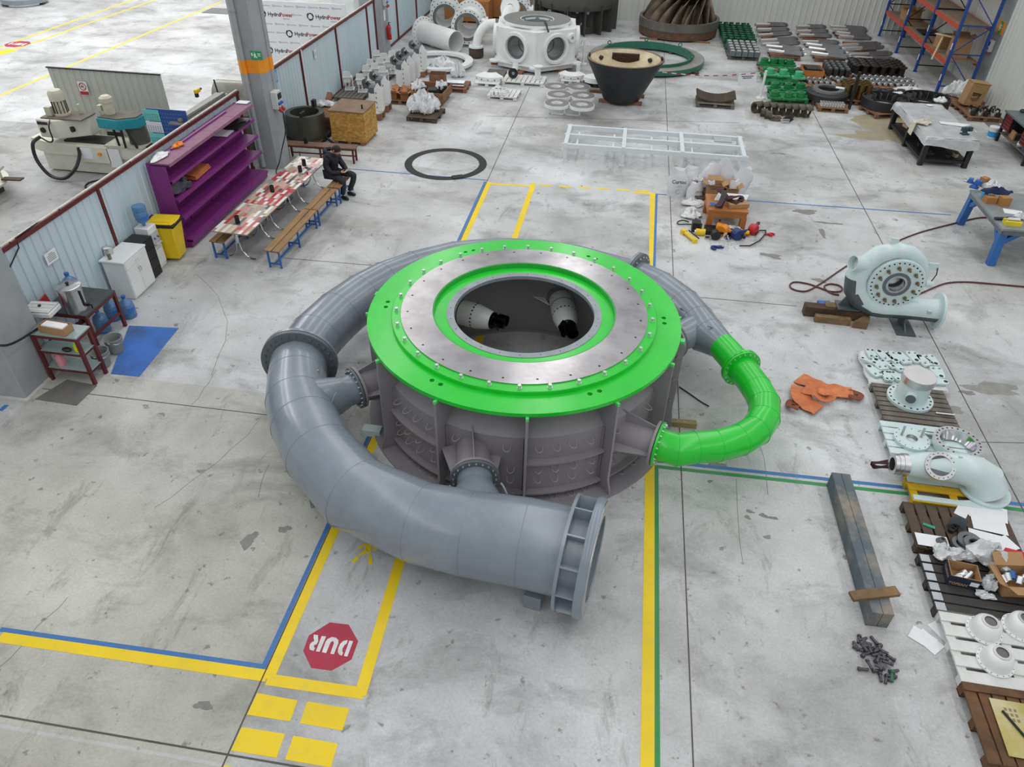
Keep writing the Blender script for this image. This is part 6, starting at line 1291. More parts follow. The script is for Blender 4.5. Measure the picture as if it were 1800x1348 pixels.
# clamps, bolts on a clear sheet
tag(MB().prism([(-1.15, -.5), (1.0, -.6), (1.0, .55), (-1.1, .6)], 0, .004).build('clear_sheet', mat('film_floor', 'bdbbb8', .3, 0, .1, 6), loc=(5.3, 25.85, 0)), 'clear plastic sheet on the floor under the rusty clamps', 'sheet')
m_cl = mat('clamp_rust', '5a5348', .6, .3, .3, 6, dirt_or_reflection='7a5a44', patch_amt=.5)
for i in range(8):
    t = thing('pipe_clamp', f'rusty half round clamp in the row before the green brackets, {ORD[i]} from the left', 'clamp', (4.55+.235*i, 26.1-.02*i, .0), .35, 'rusty clamps on the plastic sheet'); MB().lathe([(.14, -.11), (.19, -.11), (.19, .11), (.14, .11)], 16, (0, 0, .19), (1, .2, 0), a0=0, a1=PI*1.4).build('shell', m_cl, t); MB().box((.1, 0, .2), (.02, .1, .4), M=Mx.Rotation(.25, 3, 'Y')).build('edge_plate', m_cl, t)
for i in range(2): t = thing('pipe_clamp', ('rusty clamp lying in front of the row of clamps', 'rusty clamp lying nearest the camera on the plastic sheet')[i], 'clamp', (4.75+.12*i, 25.72-.2*i, 0), 0); MB().lathe([(.1, -.1), (.14, -.1), (.14, .1), (.1, .1)], 14, (0, 0, .14), (1, 0, 0), a0=0, a1=PI*1.5).build('shell', m_cl, t)
sb_ = None
for i in range(14):
    x, y = 5.38+.04*(i % 7)+.02*(i//7), 25.45+.1*(i//7)
    if sb_ is None: sb_ = thing('long_stud', '', 'stud', (x, y, .03), 1.3, 'long studs bundled on the plastic sheet'); MB().cyl((-.2, 0, 0), (.2, 0, 0), .018, n=8).build('rod', m_dark, sb_); MB().cyl((-.24, 0, 0), (-.19, 0, 0), .032, n=6).build('nut', m_zinc, sb_); o = sb_
    else: o = dup(sb_, (x, y, .03+.035*(i//7)), 1.3+.12*((i*5) % 5-2))
    o['label'] = f'long dark stud by the rusty clamps, {ORD[i % 7]} from left, {"lower" if i < 7 else "upper"} layer'
for i in range(4): tag(MB().lathe([(.05, 0), (.12, 0), (.12, .04), (.05, .04)], 16).build('rusty_washer', m_cl, loc=(5.05+.09*(i % 2)+.02*i, 25.45+.1*(i//2), .006+.01*i)), f'rusty washer beside the bundle of studs, {ORD[i]} from the left', 'washer')
# ---- pallet rack
rk = thing('pallet_rack', 'tall blue pallet rack with orange beams in the far right corner', 'rack', (11.5, 29.9, 0)); m_rb = mat('rack_blue', '23478f', .45, 0, .06, 3); m_ro = mat('rack_orange', 'c4492a', .45, 0, .06, 3); m_chip = mat('rack_board', '8b7a66', .8, 0, .1, 4)
YS = (0, 2.85, 5.75, 8.8)
for y in YS:
    for x in (0, 1.08):
        MB().box((x, y, 3), (.09, .1, 6)).build('upright', m_rb, rk); MB().box((x, y, .01), (.14, .14, .02)).build('foot_plate', m_rb, rk)
    if y < 8.7 or 1: MB().box((0-.05, y-.0, 1.6), (.006, .07, .22)).build('white_label', m_paper, rk); MB().box((-.05, y, .55), (.006, .07, .22)).build('white_label', m_paper, rk)
    for z in (.25, 1.35, 2.3, 3.4): MB().box((.54, y, z), (1.0, .03, .04)).build('frame_tie', m_rb if y < 1 else m_black, rk)
    for z0_, z1_, d in ((.25, 1.35, 1), (1.35, 2.3, -1), (2.3, 3.4, 1)): MB().bar((0, y, z1_ if d > 0 else z0_), (1.08, y, z0_ if d > 0 else z1_), .03).build('frame_brace', m_rb if y < 1 else m_black, rk)
for i in range(3):
    y0_, y1_ = YS[i]+.05, YS[i+1]-.05
    for z in (1.02, 2.2, 3.4):
        for x in (0, 1.08): MB().box((x, (y0_+y1_)/2, z), (.05, y1_-y0_, .13)).build('beam', m_ro, rk)
        for k in range(4): MB().box((.54, y0_+(y1_-y0_)*(k+.5)/4, z+.055), (1.02, (y1_-y0_)/4-.01, .02)).build('shelf_board', m_chip, rk)
def onrack(lab, x, y, z, s, rz, op=True): return carton(lab, x, y, z, *s, rz, m_card, op)
onrack('cardboard carton on the lower rack shelf nearer the back wall', 12.0, 32.1, 1.09, (.6, .5, .45), .1, False); onrack('tall open cardboard carton on the lower rack shelf near its end', 12.05, 30.75, 1.09, (.6, .55, .7), -.1); onrack('small carton at the far end of the lower rack shelf', 12.0, 36.9, 1.09, (.6, .7, .4), .1)
tag(MB().lathe([(0, 0), (.2, 0), (.24, .2), (.2, .2), (.18, .03), (0, .03)], 20, closed=False).build('black_tub', m_black, loc=(12.35, 32.6, 1.09)), 'black tub behind the cartons on the lower rack shelf', 'tub')
st = thing('wood_trestle', 'bare timber T shaped prop leaning over the front of the lower rack shelf', 'prop', (11.52, 31.2, 1.09)); MB().bar((-.1, 0, -.25), (.05, .1, .55), .07).build('post', mat('pale_wood', 'cdb594', .7, 0, .1), st); MB().bar((-.15, .35, .58), (.35, -.25, .6), .16, .03).build('cross_board', mat('pale_wood', 'cdb594'), st)
tag(MB().box((0, 0, .03), (.7, .9, .05)).build('black_tray', m_black, loc=(12.1, 34.4, 1.09)), 'black flat tray on the middle of the lower rack shelf', 'tray')
# ---- column strip on the right wall
MB().box((-.18, 0, 2.25), (.02, .6, .42)).build('orange_band', m_orange, rc); exit_sign(rc, frame((-.195, 0, 2.25), (0, -1, 0), (0, 0, 1)), .2, .38)
socket_box('socket_box', 'small socket box on the grey column of the right wall', frame((12.94, 30.25, 1.62), (0, -1, 0), (0, 0, 1)), .9)
# ---- pallets along the right wall
pallet('brown pallet of white bags beside the rack', 12.1, 29.0, .1, 1.2, 1.0, m_pb); pallet('brown pallet of black cable parts by the right wall', 12.15, 27.15, 0, 1.1, .8, m_pb); pallet('brown pallet under the printed carton by the right wall', 12.05, 28.05, .15, 1.0, .8, m_pb)
for i, (dx, dy, z, s) in enumerate(((-.3, .1, .15, .6), (.1, .2, .15, .65), (-.05, -.25, .15, .55), (.35, -.1, .15, .5))): lump('white_bag', f'white crumpled bag on the pallet beside the rack, {ORD[i]} one from the left', 'bag', 0, 0, z, (s, s*.8), .45, m_plast, 60+i) if 0 else tag(cloth((0, 0, 0), (s, s*.9), 60+i, 24, .45).build('white_bag', m_plast, loc=(12.1+dx, 29.0+dy, .15), smooth=0), f'white crumpled bag on the pallet beside the rack, {ORD[i]} from the left', 'bag')
pc = thing('carton', 'tall printed cardboard carton leaning on the pallet by the right wall', 'box', (12.0, 28.0, .2), .1); MB().box((0, 0, .36), (.6, .42, .72), M=Mx.Rotation(.12, 3, 'Y')).build('body', m_card, pc); MB().box((.06, 0, .74), (.62, .44, .03), M=Mx.Rotation(.12, 3, 'Y')).build('lid_flap', m_card, pc)
text('tmy', .2, m_black, pc, frame((.0, -.215, .4), (1, 0, -.12), (.12, 0, 1)), 'lettering', bold=.006)
for i in range(3): MB().box((-.02, -.213, .26-.04*i), (.3-.06*i, .003, .015)).build('small_print', m_dark, pc)
for i in range(9): t = thing('cable_part', f'black cable fitting on the pallet by the right wall, {ORD[i]} from the left front', 'fitting', (11.78+.2*(i % 5), 26.95+.3*(i//5), .145), i*.7); MB().lathe([(.04, 0), (.08, 0), (.08, .12), (.04, .12)], 12).build('socket', m_zinc if i % 2 else m_dark, t); MB().tube([(0, 0, .1), (.02, .02, .22), (.1, .04, .26), (.14, .0, .18)], .025, 6).build('tail', m_black, t)
tag(MB().box((0, 0, .006), (.45, .5, .01)).build('floor_grating', mat('grating', '85888a', .5, .4, .2, 20), loc=(12.35, 26.45, 0)), 'grey drain grating in the floor by the right wall', 'grating')
# ---- film covered table
pt = thing('steel_table', 'long black steel table covered with clear plastic film', 'table', (9.43, 23.85, 0), .02); m_bk = mat('black_steel', '1c1d1f', .5, 0, .15)
MB().box((0, 0, .8), (1.4, 3.3, .06)).build('table_top', m_gdark, pt)
for y in (-1.55, 0, 1.55):
    for s in (-1, 1): MB().box((s*.62, y, .385), (.13, .13, .77)).build('leg', m_bk, pt)
MB().box((0, 0, .2), (1.2, 3.1, .03)).build('lower_shelf', m_bk, pt)
for s in (-1, 1): MB().box((s*.62, 0, .16), (.08, 3.1, .08)).build('rail', m_bk, pt); MB().box((0, s*1.55, .16), (1.2, .08, .08)).build('rail', m_bk, pt)
m_film = mat('table_film', 'b9bcbe', .28, 0, .1, 5, .15, dirt_or_reflection='d9dadb', patch_amt=.5, dscale=3)
def drape(x0_, x1_, y0_, y1_, z, hang, nx=24, ny=40, seed=1):
    r = random.Random(seed); P = []; ph = [r.uniform(0, 6) for _ in range(6)]
    for j in range(ny+1):
        for i in range(nx+1):
            u_ = -.16+1.32*i/nx; v_ = -.1+1.2*j/ny; ox = max(0, -u_, u_-1)*(x1_-x0_); oy = max(0, -v_, v_-1)*(y1_-y0_)
            x = x0_+(x1_-x0_)*min(1, max(0, u_)); y = y0_+(y1_-y0_)*min(1, max(0, v_)); o_ = ox+oy
            x += (1 if u_ > 1 else -1 if u_ < 0 else 0)*(.02+.06*o_+.015*math.sin(14*v_+ph[0])*(o_ > 0)); y += (1 if v_ > 1 else -1 if v_ < 0 else 0)*(.02+.1*o_+.015*math.sin(13*u_+ph[1])*(o_ > 0))
            zz = z-min(o_, hang*(1+.2*math.sin(5*u_+4*v_+ph[2])))+.004*math.sin(23*u_+ph[3]+6*v_)+.004*math.sin(31*v_+ph[4])
            P.append((x, y, zz))
    n1 = nx+1; return MB().add(P, [(j*n1+i, j*n1+i+1, (j+1)*n1+i+1, (j+1)*n1+i) for j in range(ny) for i in range(nx)])
tag(drape(-.7, .7, -1.66, 1.66, .845, .26).build('plastic_film', m_film, loc=(9.43, 23.85, 0), rz=.02, smooth=60), 'clear plastic film draped over the long black table', 'film')
tag(cloth((0, 0, 0), (.35, .25), 71, 20, .15).build('white_helmet_wrap', m_white, loc=on(1652, 180, .86), smooth=60), 'white bundle with black spots at the far end of the film covered table', 'bundle'); tag(MB().lathe([(0, 0), (.1, 0), (.1, .01), (0, .01)], 20).build('white_disc', m_paper, loc=on(1634, 185, .86)), 'small white disc on the film covered table', 'disc')
tag(MB().prism([(-.4, -.1), (.2, -.2), (.45, .05), (.1, .12), (-.42, .08)], 0, .01).build('paper_sheet', m_paper, loc=on(1678, 218, .86), rz=-.1), 'long white paper on the film covered table near the vise', 'paper')
rg = lump('cream_rag', 'cream rag hanging over the left edge of the film covered table', 'rag', 1622, 217, .86, (.5, .4), .1, mat('cream_cloth', 'cfc7b3', .8, 0, .12, 9), 72); MB().box((-.3, -.1, -.12), (.02, .3, .34), M=Mx.Rotation(.1, 3, 'Y')).build('hanging_end', mat('cream_cloth', 'cfc7b3'), rg)
def vise(lab, loc, rz, m):
    t = thing('bench_vise', lab, 'vise', loc, rz); MB().prism([(-.1, -.08), (.1, -.08), (.1, .08), (-.1, .08)], 0, .03).build('base', m, t); MB().lathe([(.08, .03), (.05, .09), (.05, .1), (0, .1)], 14, closed=False).build('swivel', m, t); MB().box((-.05, 0, .15), (.16, .11, .12)).build('fixed_jaw', m, t, bevel=.015); MB().box((.13, 0, .15), (.1, .12, .12)).build('moving_jaw', m, t, bevel=.015); MB().box((.05, 0, .11), (.3, .05, .05)).build('slide', m, t); MB().cyl((.18, 0, .11), (.27, 0, .11), .02, n=10).build('screw', m_steel, t); MB().cyl((.26, -.12, .08), (.26, .12, .14), .01, n=8).build('handle', m_steel, t)
vise('dark teal bench vise at the near corner of the film covered table', on(1695, 236, .85), .3, mat('vise_teal', '2f474d', .45, .1, .1))
for i, (dx, dy, s) in enumerate(((-.3, -1.3, .12), (.2, -1.35, .15), (.4, -1.3, .1), (-.3, -.6, .2), (-.2, .6, .25), (-.3, 1.1, .2))): t = thing('metal_part', f'dark metal part on the lower shelf of the film covered table, {ORD[i]} from the camera', 'part', (9.43+dx, 23.85+dy, .215), i); MB().box((0, 0, .05), (s*1.6, s, .1)).build('block', (m_dark, m_black, mat('pale_wood', 'cdb594'))[i % 3], t, bevel=.01); MB().cyl((0, 0, .1), (0, 0, .14), s*.3, n=10).build('boss', m_dark, t)
# ---- dark bench with red drawers at the right edge
db = thing('drawer_bench', 'black workbench with red drawers at the right edge of the picture', 'workbench', (12.35, 23.9, 0)); m_dr2 = mat('drawer_red', '7a1420', .4, 0, .06)
MB().box((0, 0, .9), (1.05, 2.3, .05)).build('worktop', mat('bench_grey', '5f6a6c', .4, 0, .1), db)
for y in (-1.07, 1.03):
    for x in (-.46, .46): MB().box((x, y, .44), (.08, .08, .88)).build('leg', m_bk, db)
MB().box((0, 0, .28), (.95, 2.15, .03)).build('lower_shelf', m_woodg, db)
for y in (.75, -.6):
    cbx = MB().box((-.02, y, .65), (.9, .5, .44)).build('drawer_case', m_bk, db)
    for k in range(5): o = MB().box((-.48, y, .83-.09*k), (.03, .46, .078)).build('drawer', m_dr2, db, bevel=.004); MB().box((-.5, y, .855-.09*k), (.02, .36, .012)).build('handle', m_bk, o)
tag(MB().box((0, 0, .12), (.05, .35, .24)).build('cardboard_sheet', m_card, loc=(11.98, 24.3, .3)), 'piece of cardboard standing on the lower shelf of the drawer bench', 'cardboard'); tag(cloth((0, 0, 0), (.25, .3), 75, 16, .2).build('white_gloves', m_white, loc=(12.0, 23.55, .3), smooth=60), 'white gloves on the lower shelf of the drawer bench', 'gloves'); tag(MB().box((0, 0, .06), (.3, .4, .12)).build('blue_case', mat('case_blue', '38536b', .5), loc=(12.05, 23.1, .3)), 'dark blue case on the lower shelf of the drawer bench', 'case')
tag(cloth((0, 0, 0), (.2, .2), 76, 14, .08).build('small_tool', m_dark, loc=(12.3, 24.9, .925), smooth=60), 'small dark tool on top of the drawer bench', 'tool')
bk2 = thing('paint_bucket', 'white bucket with a bright blue label beside the drawer bench', 'bucket', (11.86, 25.25, 0)); MB().lathe([(0, 0), (.14, 0), (.16, .3), (.17, .3), (.17, .33), (0, .34)], 22, closed=False).build('body', m_white, bk2); MB().lathe([(.1445, .04), (.154, .2), (.157, .2), (.147, .04)], 22).build('blue_label', mat('label_cyan', '2f9fdf', .5, 0, 0), bk2); MB().tube([(0, -.17, .27), (-.12, -.1, .2), (-.15, 0, .18), (-.12, .1, .2), (0, .17, .27)], .006, 5).build('handle', m_zinc, bk2)
# ================================================================ right foreground
# ---- blue table
bt2 = thing('blue_table', 'grey topped table on stout blue legs at the right edge', 'table', (9.75, 17.28, 0))
MB().box((0, 0, .87), (2.2, 2.15, .05)).build('table_top', mat('table_grey', '8a9092', .4, .2, .12, 4), bt2); MB().box((-1.06, 0, .8), (.05, 2.1, .1)).build('edge_rail', m_gdark, bt2); MB().box((0, -1.05, .8), (2.1, .05, .1)).build('edge_rail', m_gdark, bt2); MB().box((0, 1.05, .8), (2.1, .05, .1)).build('edge_rail', m_gdark, bt2)
for y in (-1, 1):
    for x in (-1.0, 1.0):
        MB().bar((x, y*.96, .8), (x, y*1.06+.0, .0), .16, .16).build('leg', m_blue, bt2); MB().bar((x, y*.98, .5), (x+(-.35 if x > 0 else .35), y*.98, .78), .1).build('brace', m_blue, bt2); MB().bar((x, y*.98, .5), (x, y*.62, .78), .1).build('brace', m_blue, bt2)
vise('blue bench vise at the far corner of the blue legged table', on(1712, 330, .9), 2.6, mat('vise_blue', '2a64b0', .45, .1, .1))
def kraft(lab, u, v, s, rz, m=None): p = on(u, v, .895); t = thing('small_box', lab, 'box', p, rz); MB().box((0, 0, s[2]/2), s).build('body', m or mat('kraft_box', 'a9763e', .7, 0, .06), t); MB().box((0, 0, s[2]+.002), (s[0], s[1]*.3, .003)).build('seam', m_card, t)
kraft('tilted kraft box behind the blue vise', 1726, 327, (.16, .16, .22), .5); kraft('kraft box under the navy cloth, left one', 1738, 355, (.24, .2, .14), .1); kraft('kraft box under the navy cloth, right one', 1762, 360, (.22, .2, .2), .2)
lump('navy_cloth', 'navy work jacket lying over the kraft boxes', 'jacket', 1752, 340, 1.06, (.6, .3), .12, mat('navy_cloth', '1d2b4d', .85, 0, .2, 9), 80); lump('white_cloth', 'white cloth behind the navy jacket', 'cloth', 1741, 334, .9, (.35, .35), .2, m_white, 81); tag(MB().box((0, 0, .06), (.1, .12, .12)).build('blue_pack', mat('label_cyan', '2f9fdf'), loc=on(1729, 346, .895)), 'bright blue pack beside the navy jacket', 'pack')
tag(MB().box((0, 0, .004), (.4, .26, .008)).build('paper_sheet', m_paper, loc=on(1781, 373, .895), rz=-.2), 'white paper sheet on the blue legged table', 'paper'); kraft('yellow cardboard box with a white roll near the front of the blue legged table', 1778, 394, (.34, .2, .09), -.05, mat('box_yellow', 'dccb2a', .6)); tag(MB().cyl((-.12, 0, 0), (.12, 0, 0), .03, n=12).build('white_roll', m_white, loc=on(1778, 394, .895)[:2]+(1.018,)), 'white roll on the yellow box', 'roll')
gd = thing('angle_grinder', 'dark angle grinder lying on the blue legged table', 'grinder', on(1764, 384, .93), .15); MB().cyl((-.2, 0, 0), (.08, 0, 0), .035, n=12).build('body', mat('tool_navy', '26324a', .5), gd); MB().box((.13, 0, 0), (.1, .08, .07)).build('gear_head', m_dark, gd, bevel=.01); MB().lathe([(.02, -.02), (.07, -.02), (.07, .0), (.02, .0)], 14, (.15, 0, -.01)).build('guard', m_dark, gd)
lump('clear_bag', 'clear bag of fittings on the blue legged table', 'bag', 1793, 384, .895, (.25, .25), .12, m_plast, 82)
m_hose = mat('hose_red', '5c2a2c', .5, 0, .1)
Zv = lambda x, y: (1380+x*.236, 410+y*.236)
hp = [G(*Zv(*q)) for q in ((1000, 0), (820, 70), (620, 160), (470, 240), (270, 375), (170, 432), (100, 435), (45, 415), (35, 390), (55, 372), (100, 370), (180, 385), (250, 410), (330, 438), (400, 440), (425, 420), (400, 395), (340, 383), (295, 395), (300, 425), (350, 455), (400, 465))]
hp = [G(1760, 384)]+[G(1720, 384)]+[G(1672, 395)]+hp
cable('air_hose', 'dark red air hose looping across the floor behind the turquoise volute', [(p.x, p.y, .02) for p in hp], .018, m_hose, cat='hose')
cable('air_hose', 'dark red air hose running from the volute to the right edge', [(p.x, p.y, .02) for p in [G(*q) for q in ((1575, 530), (1600, 523), (1622, 515), (1650, 503), (1670, 498), (1700, 497), (1740, 500), (1830, 508))]], .018, m_hose, cat='hose')
# ---- turquoise volute
VO = thing('pump_volute', 'pale turquoise spiral volute casing with a studded cover standing on timber', 'volute', (5.61, 13.3, .95)); m_vg = mat('volute_grey', '50575c', .4, 0, .05)
sp = [(8, .5, .09), (30, .53, .1), (55, .56, .12), (80, .6, .14), (105, .64, .155), (130, .67, .175), (155, .69, .195), (180, .7, .21), (203, .69, .222), (226, .67, .23), (248, .64, .235)]
pts = [V((r*math.cos(math.radians(a)), 0, r*math.sin(math.radians(a)))) for a, r, t in sp]+[V((-.02, 0, -.61)), V((.3, 0, -.6)), V((.68, 0, -.6)), V((1.0, 0, -.6))]
rs = [t for a, r, t in sp]+[.235, .225, .225, .235]
b = MB().tube(pts, rs, 28, cap=True); o = b.build('spiral_pipe', [m_teal, m_vg], VO, smooth=35)
for pl in o.data.polygons:
    c_ = pl.center
    if c_.z < max(-.66, -.1-1.2*(c_.x+.75)): pl.material_index = 1
b = MB()
for p, r in list(zip(pts, rs))[1:-2]: pass
ax = (0, -1, 0); cv = MB().lathe([(.2, .1), (.5, .1), (.52, .12), (.52, .17), (.5, .19), (.2, .19)], 56, (0, 0, 0), ax).build('cover_plate', m_teal, VO)
MB().lathe([(.48, .0), (.55, .0), (.55, .1), (.48, .1)], 56, (0, 0, 0), ax).build('cover_seat', m_teal, VO); MB().lathe([(.0, -.06), (.5, -.06), (.5, -.03), (0, -.03)], 48, (0, 0, 0), ax, closed=False).build('rear_wall', m_steel, VO)
MB().lathe([(.185, -.05), (.25, .195), (.25, .205), (.19, .205)], 40, (0, 0, 0), ax).build('bore_ring', m_gdark, cv); MB().lathe([(.15, .05), (.19, .05), (.19, .2), (.15, .2)], 40, (0, 0, 0), ax).build('bore_liner', m_steel, VO)
bh = st0 = None
for i in range(32):
    a = 2*PI*i/32; p = V((.455*math.cos(a), -.19, .455*math.sin(a)))
    if bh is None: bh = MB().cyl((0, 0, 0), (0, -.004, 0), .016, n=8).build('bolt_hole', m_dark, cv, loc=p)
    else: inst(bh, cv, p)
for i in range(12):
    a = 2*PI*i/12+.2; p = V((.36*math.cos(a), -.19, .36*math.sin(a)))
    if st0 is None: st0 = MB().cyl((0, 0, 0), (0, -.1, 0), .022, n=10).cyl((0, -.01, 0), (0, -.04, 0), .038, n=6).build('stud', mat('stud_brass', '8d7f66', .35, .8, .1), cv, loc=p)
    else: inst(st0, cv, p)
MB().lathe([(.2, -.0), (.36, .0), (.36, .05), (.2, .05)], 44, (1.0, 0, -.6), (1, 0, 0)).build('outlet_flange', m_teal, VO); MB().lathe([(.13, 0), (.15, 0), (.15, .3), (.13, .3)], 20, (-.64, -.05, .3), (-.9, -.35, .2)).build('inlet_stub', m_teal, VO); MB().lathe([(.02, 0), (.07, 0), (.07, .14), (.02, .14)], 16, (.56, -.03, .0), (1, 0, -.1)).build('drain_stub', m_teal, VO)
MB().box((.6, 0, .35), (.18, .03, .14)).build('lifting_lug', m_teal, VO); MB().box((-.25, 0, .78), (.14, .03, .16)).build('lifting_lug', m_teal, VO); MB().tube([(.68, -.03, .34), (.7, -.04, .2), (.66, -.04, .05)], .01, 6).build('seal_wire', m_dark, VO)
MB().box((-.68, 0, -.68), (.42, .34, .025)).build('left_foot', m_vg, VO); MB().plate([(-.86, 0, -.67), (-.5, 0, -.67), (-.5, 0, -.2), (-.68, 0, -.3)], (0, 1, 0), .03).build('foot_web', m_vg, VO)
MB().box((.42, -.15, -.935), (.36, .7, .03)).build('right_foot', m_vg, VO); MB().plate([(.42, -.4, -.92), (.42, .1, -.92), (.42, .1, -.75), (.42, -.1, -.75)], (1, 0, 0), .03).build('foot_web', m_vg, VO); MB().box((.78, -.22, -.52), (.07, .06, .06)).build('valve_block', m_zinc, VO)
m_t1 = mat('old_beam', '4a3a2c', .85, 0, .3, 5, .3, dirt_or_reflection='8a6b48', patch_amt=.5); m_t2 = mat('offcut', '7d6345', .85, 0, .3, 6, .4, dirt_or_reflection='4e3c2b', patch_amt=.6)
tag(MB().box((0, 0, .11), (1.25, .2, .22)).build('timber_beam', m_t1, loc=(4.75, 13.28, 0), rz=-.02), 'long dark timber beam under the turquoise volute', 'timber'); tag(MB().box((0, 0, .07), (.68, .12, .14)).build('timber_offcut', m_t2, loc=(4.65, 13.04, 0), rz=-.03), 'pale timber offcut in front of the dark beam', 'timber'); tag(MB().prism([(-.16, -.1), (.12, -.12), (.2, .12), (.08, .14)], 0, .16).build('timber_wedge', m_t2, loc=(5.18, 13.02, 0)), 'timber wedge at the right end of the dark beam', 'timber')
tag(MB().box((0, 0, .015), (.4, .18, .03)).build('timber_board', m_t2, loc=(4.72, 13.33, .222)), 'short board on the dark beam under the volute foot', 'timber'); tag(MB().box((0, 0, .03), (.25, .14, .06)).build('blue_board', m_blue, loc=(4.62, 13.72, .0), rz=.1), 'blue painted block behind the dark beam', 'block')
# ---- orange sling on the floor
sl = thing('lifting_sling', 'orange lifting sling lying tangled on the floor right of the green elbow', 'sling'); Zs = lambda x, y: (1380+x*.2, 640+y*.2)
def strap(pts, wd, m, nm, par, th=.012):
    P = [V(p) for p in pts]; b = MB(); vs = []; sm = []
    for i in range(len(P)-1):
        a, b1, c1, d1 = P[max(i-1, 0)], P[i], P[i+1], P[min(i+2, len(P)-1)]
        for k in range(6): t = k/6; sm.append(.5*((2*b1)+(c1-a)*t+(2*a-5*b1+4*c1-d1)*t*t+(3*b1-a-3*c1+d1)*t**3))
    sm.append(P[-1])
    for i, p in enumerate(sm):
        d = (sm[min(i+1, len(sm)-1)]-sm[max(i-1, 0)]); s_ = V((-d.y, d.x, 0)); s_ = s_.normalized()*wd/2 if s_.length > 1e-6 else V((0, wd/2, 0)); s_.z = .012*math.sin(i*.8); vs += [p+s_+V((0, 0, th/2)), p-s_+V((0, 0, th/2)), p-s_-V((0, 0, th/2)), p+s_-V((0, 0, th/2))]
    n_ = len(sm); F = [(4*i+j, 4*i+(j+1) % 4, 4*i+4+(j+1) % 4, 4*i+4+j) for i in range(n_-1) for j in range(4)]+[(0, 1, 2, 3), (4*n_-4, 4*n_-3, 4*n_-2, 4*n_-1)]
    return b.add(vs, F).build(nm, m, par, smooth=50)
gz = lambda u, v, z: tuple(G(u, v, z))
strap([gz(1404, 664, .03), gz(1425, 672, .06), gz(1446, 682, .05), gz(1470, 686, .08), gz(1500, 692, .05)], .34, m_sling, 'strap', sl); strap([gz(1410, 680, .07), gz(1408, 692, .1), gz(1414, 704, .06), gz(1424, 712, .05), gz(1440, 720, .06)], .36, m_sling, 'strap', sl); strap([gz(1412, 684, .12), gz(1432, 690, .14), gz(1452, 700, .1), gz(1458, 692, .16), gz(1440, 684, .18)], .22, m_sling, 'strap', sl)
m_eye = mat('sling_eye', '7d4630', .8, 0, .2)
strap([gz(1408, 714, .04), gz(1390, 706, .03), gz(1387, 713, .08), gz(1404, 717, .1)], .1, m_eye, 'eye_loop', sl); strap([gz(1490, 688, .05), gz(1512, 692, .04), gz(1510, 700, .08), gz(1492, 695, .1)], .1, m_eye, 'eye_loop', sl)
cable('steel_lance', 'thin grey rod with a connector lying beside the turbine', [tuple(G(u, v, .02)) for u, v in ((1194, 680), (1212, 692), (1232, 706), (1246, 714))], .012, m_dark, cat='rod')
# ---- row of pallets on the right
pl1 = pallet('pallet under turquoise lever plates', 5.58, 11.45, -.02, 1.25, .95, m_pw)
tag(drape(-.66, .66, -.5, .5, .16, .08, 20, 16, 5).build('film_sheet', m_plast, loc=(5.58, 11.45, 0), rz=-.02, smooth=60), 'white film draped over the pallet of turquoise levers', 'film')
lv = []
def lever(kind, x, y, rz, lab):
    t = thing('lever_plate', lab, 'lever', (x, y, .175), rz, 'turquoise lever plates')
    if kind: MB().prism([(-.05, -.17), (.05, -.17), (.075, -.12), (.11, .08), (.09, .17), (-.09, .17), (-.11, .08), (-.075, -.12)], 0, .05).build('plate', m_teal, t, bevel=.008); H = ((0, -.12, .036), (.055, .1, .02), (-.055, .1, .02))
    else: MB().prism([(-.04, -.13), (.0, -.15), (.04, -.13), (.04, .13), (0, .15), (-.04, .13)], 0, .05).build('plate', m_teal, t, bevel=.008); H = ((0, -.1, .022), (0, .1, .022))
    for x_, y_, r in H: MB().cyl((x_, y_, .05), (x_, y_, .053), r, n=12).build('hole', m_black, t)
    if kind: [MB().cyl((x_, y_, .05), (x_, y_, .09), .012, n=8).build('pin', m_zinc, t) for x_, y_, r in H[1:]]
Zp = lambda x, y: (1490+x*.16807, 600+y*.16807)
LV = [(0, 225, 130, .1), (0, 275, 135, .15), (1, 375, 150, PI+.5), (1, 470, 165, .2), (1, 575, 175, PI+.3), (1, 690, 165, .1), (1, 795, 200, PI+.4), (1, 880, 200, .25), (0, 210, 205, 1.0), (1, 330, 240, PI+.3), (0, 415, 240, .8), (0, 500, 270, .7), (0, 550, 270, .4), (1, 270, 310, PI+.5), (0, 385, 362, .15), (0, 430, 365, .15), (0, 480, 365, .5), (0, 520, 365, .6), (1, 945, 330, .1), (1, 945, 420, 1.5)]
for i, (k, x, y, rz) in enumerate(LV): p = G(*Zp(x, y), .2); lever(k, p.x, p.y, rz, f'pale turquoise {"wedge shaped" if k else "narrow"} lever plate, number {i+1} counting from the far left of its pallet' if 0 else f'{"wedge shaped" if k else "narrow"} turquoise lever, {ORD[i % 8] if i < 8 else ORD[(i-8) % 6] if i < 14 else ORD[i-14]} from the left in the {"far" if i < 8 else "middle" if i < 14 else "near"} row')
pallet('weathered grey pallet under the turquoise valve body', 5.5, 10.42, -.02, 1.2, 1.0, m_woodg, n=8)
vb = thing('valve_body', 'turquoise valve body with a steel band standing on the grey pallet', 'valve', (5.45, 10.55, .147), .1)
MB().lathe([(.15, 0), (.37, 0), (.37, .05), (.27, .05), (.26, .08), (.24, .4), (.15, .4)], 48).build('body', m_teal, vb); MB().lathe([(.15, .4), (.265, .4), (.265, .52), (.15, .52)], 48).build('steel_band', m_steel, vb); MB().cyl((0, 0, .5), (0, 0, .525), .258, n=48).build('end_cover', mat('cover_white', 'c9c7c8', .45, 0, .06, 4), vb)
bh = None
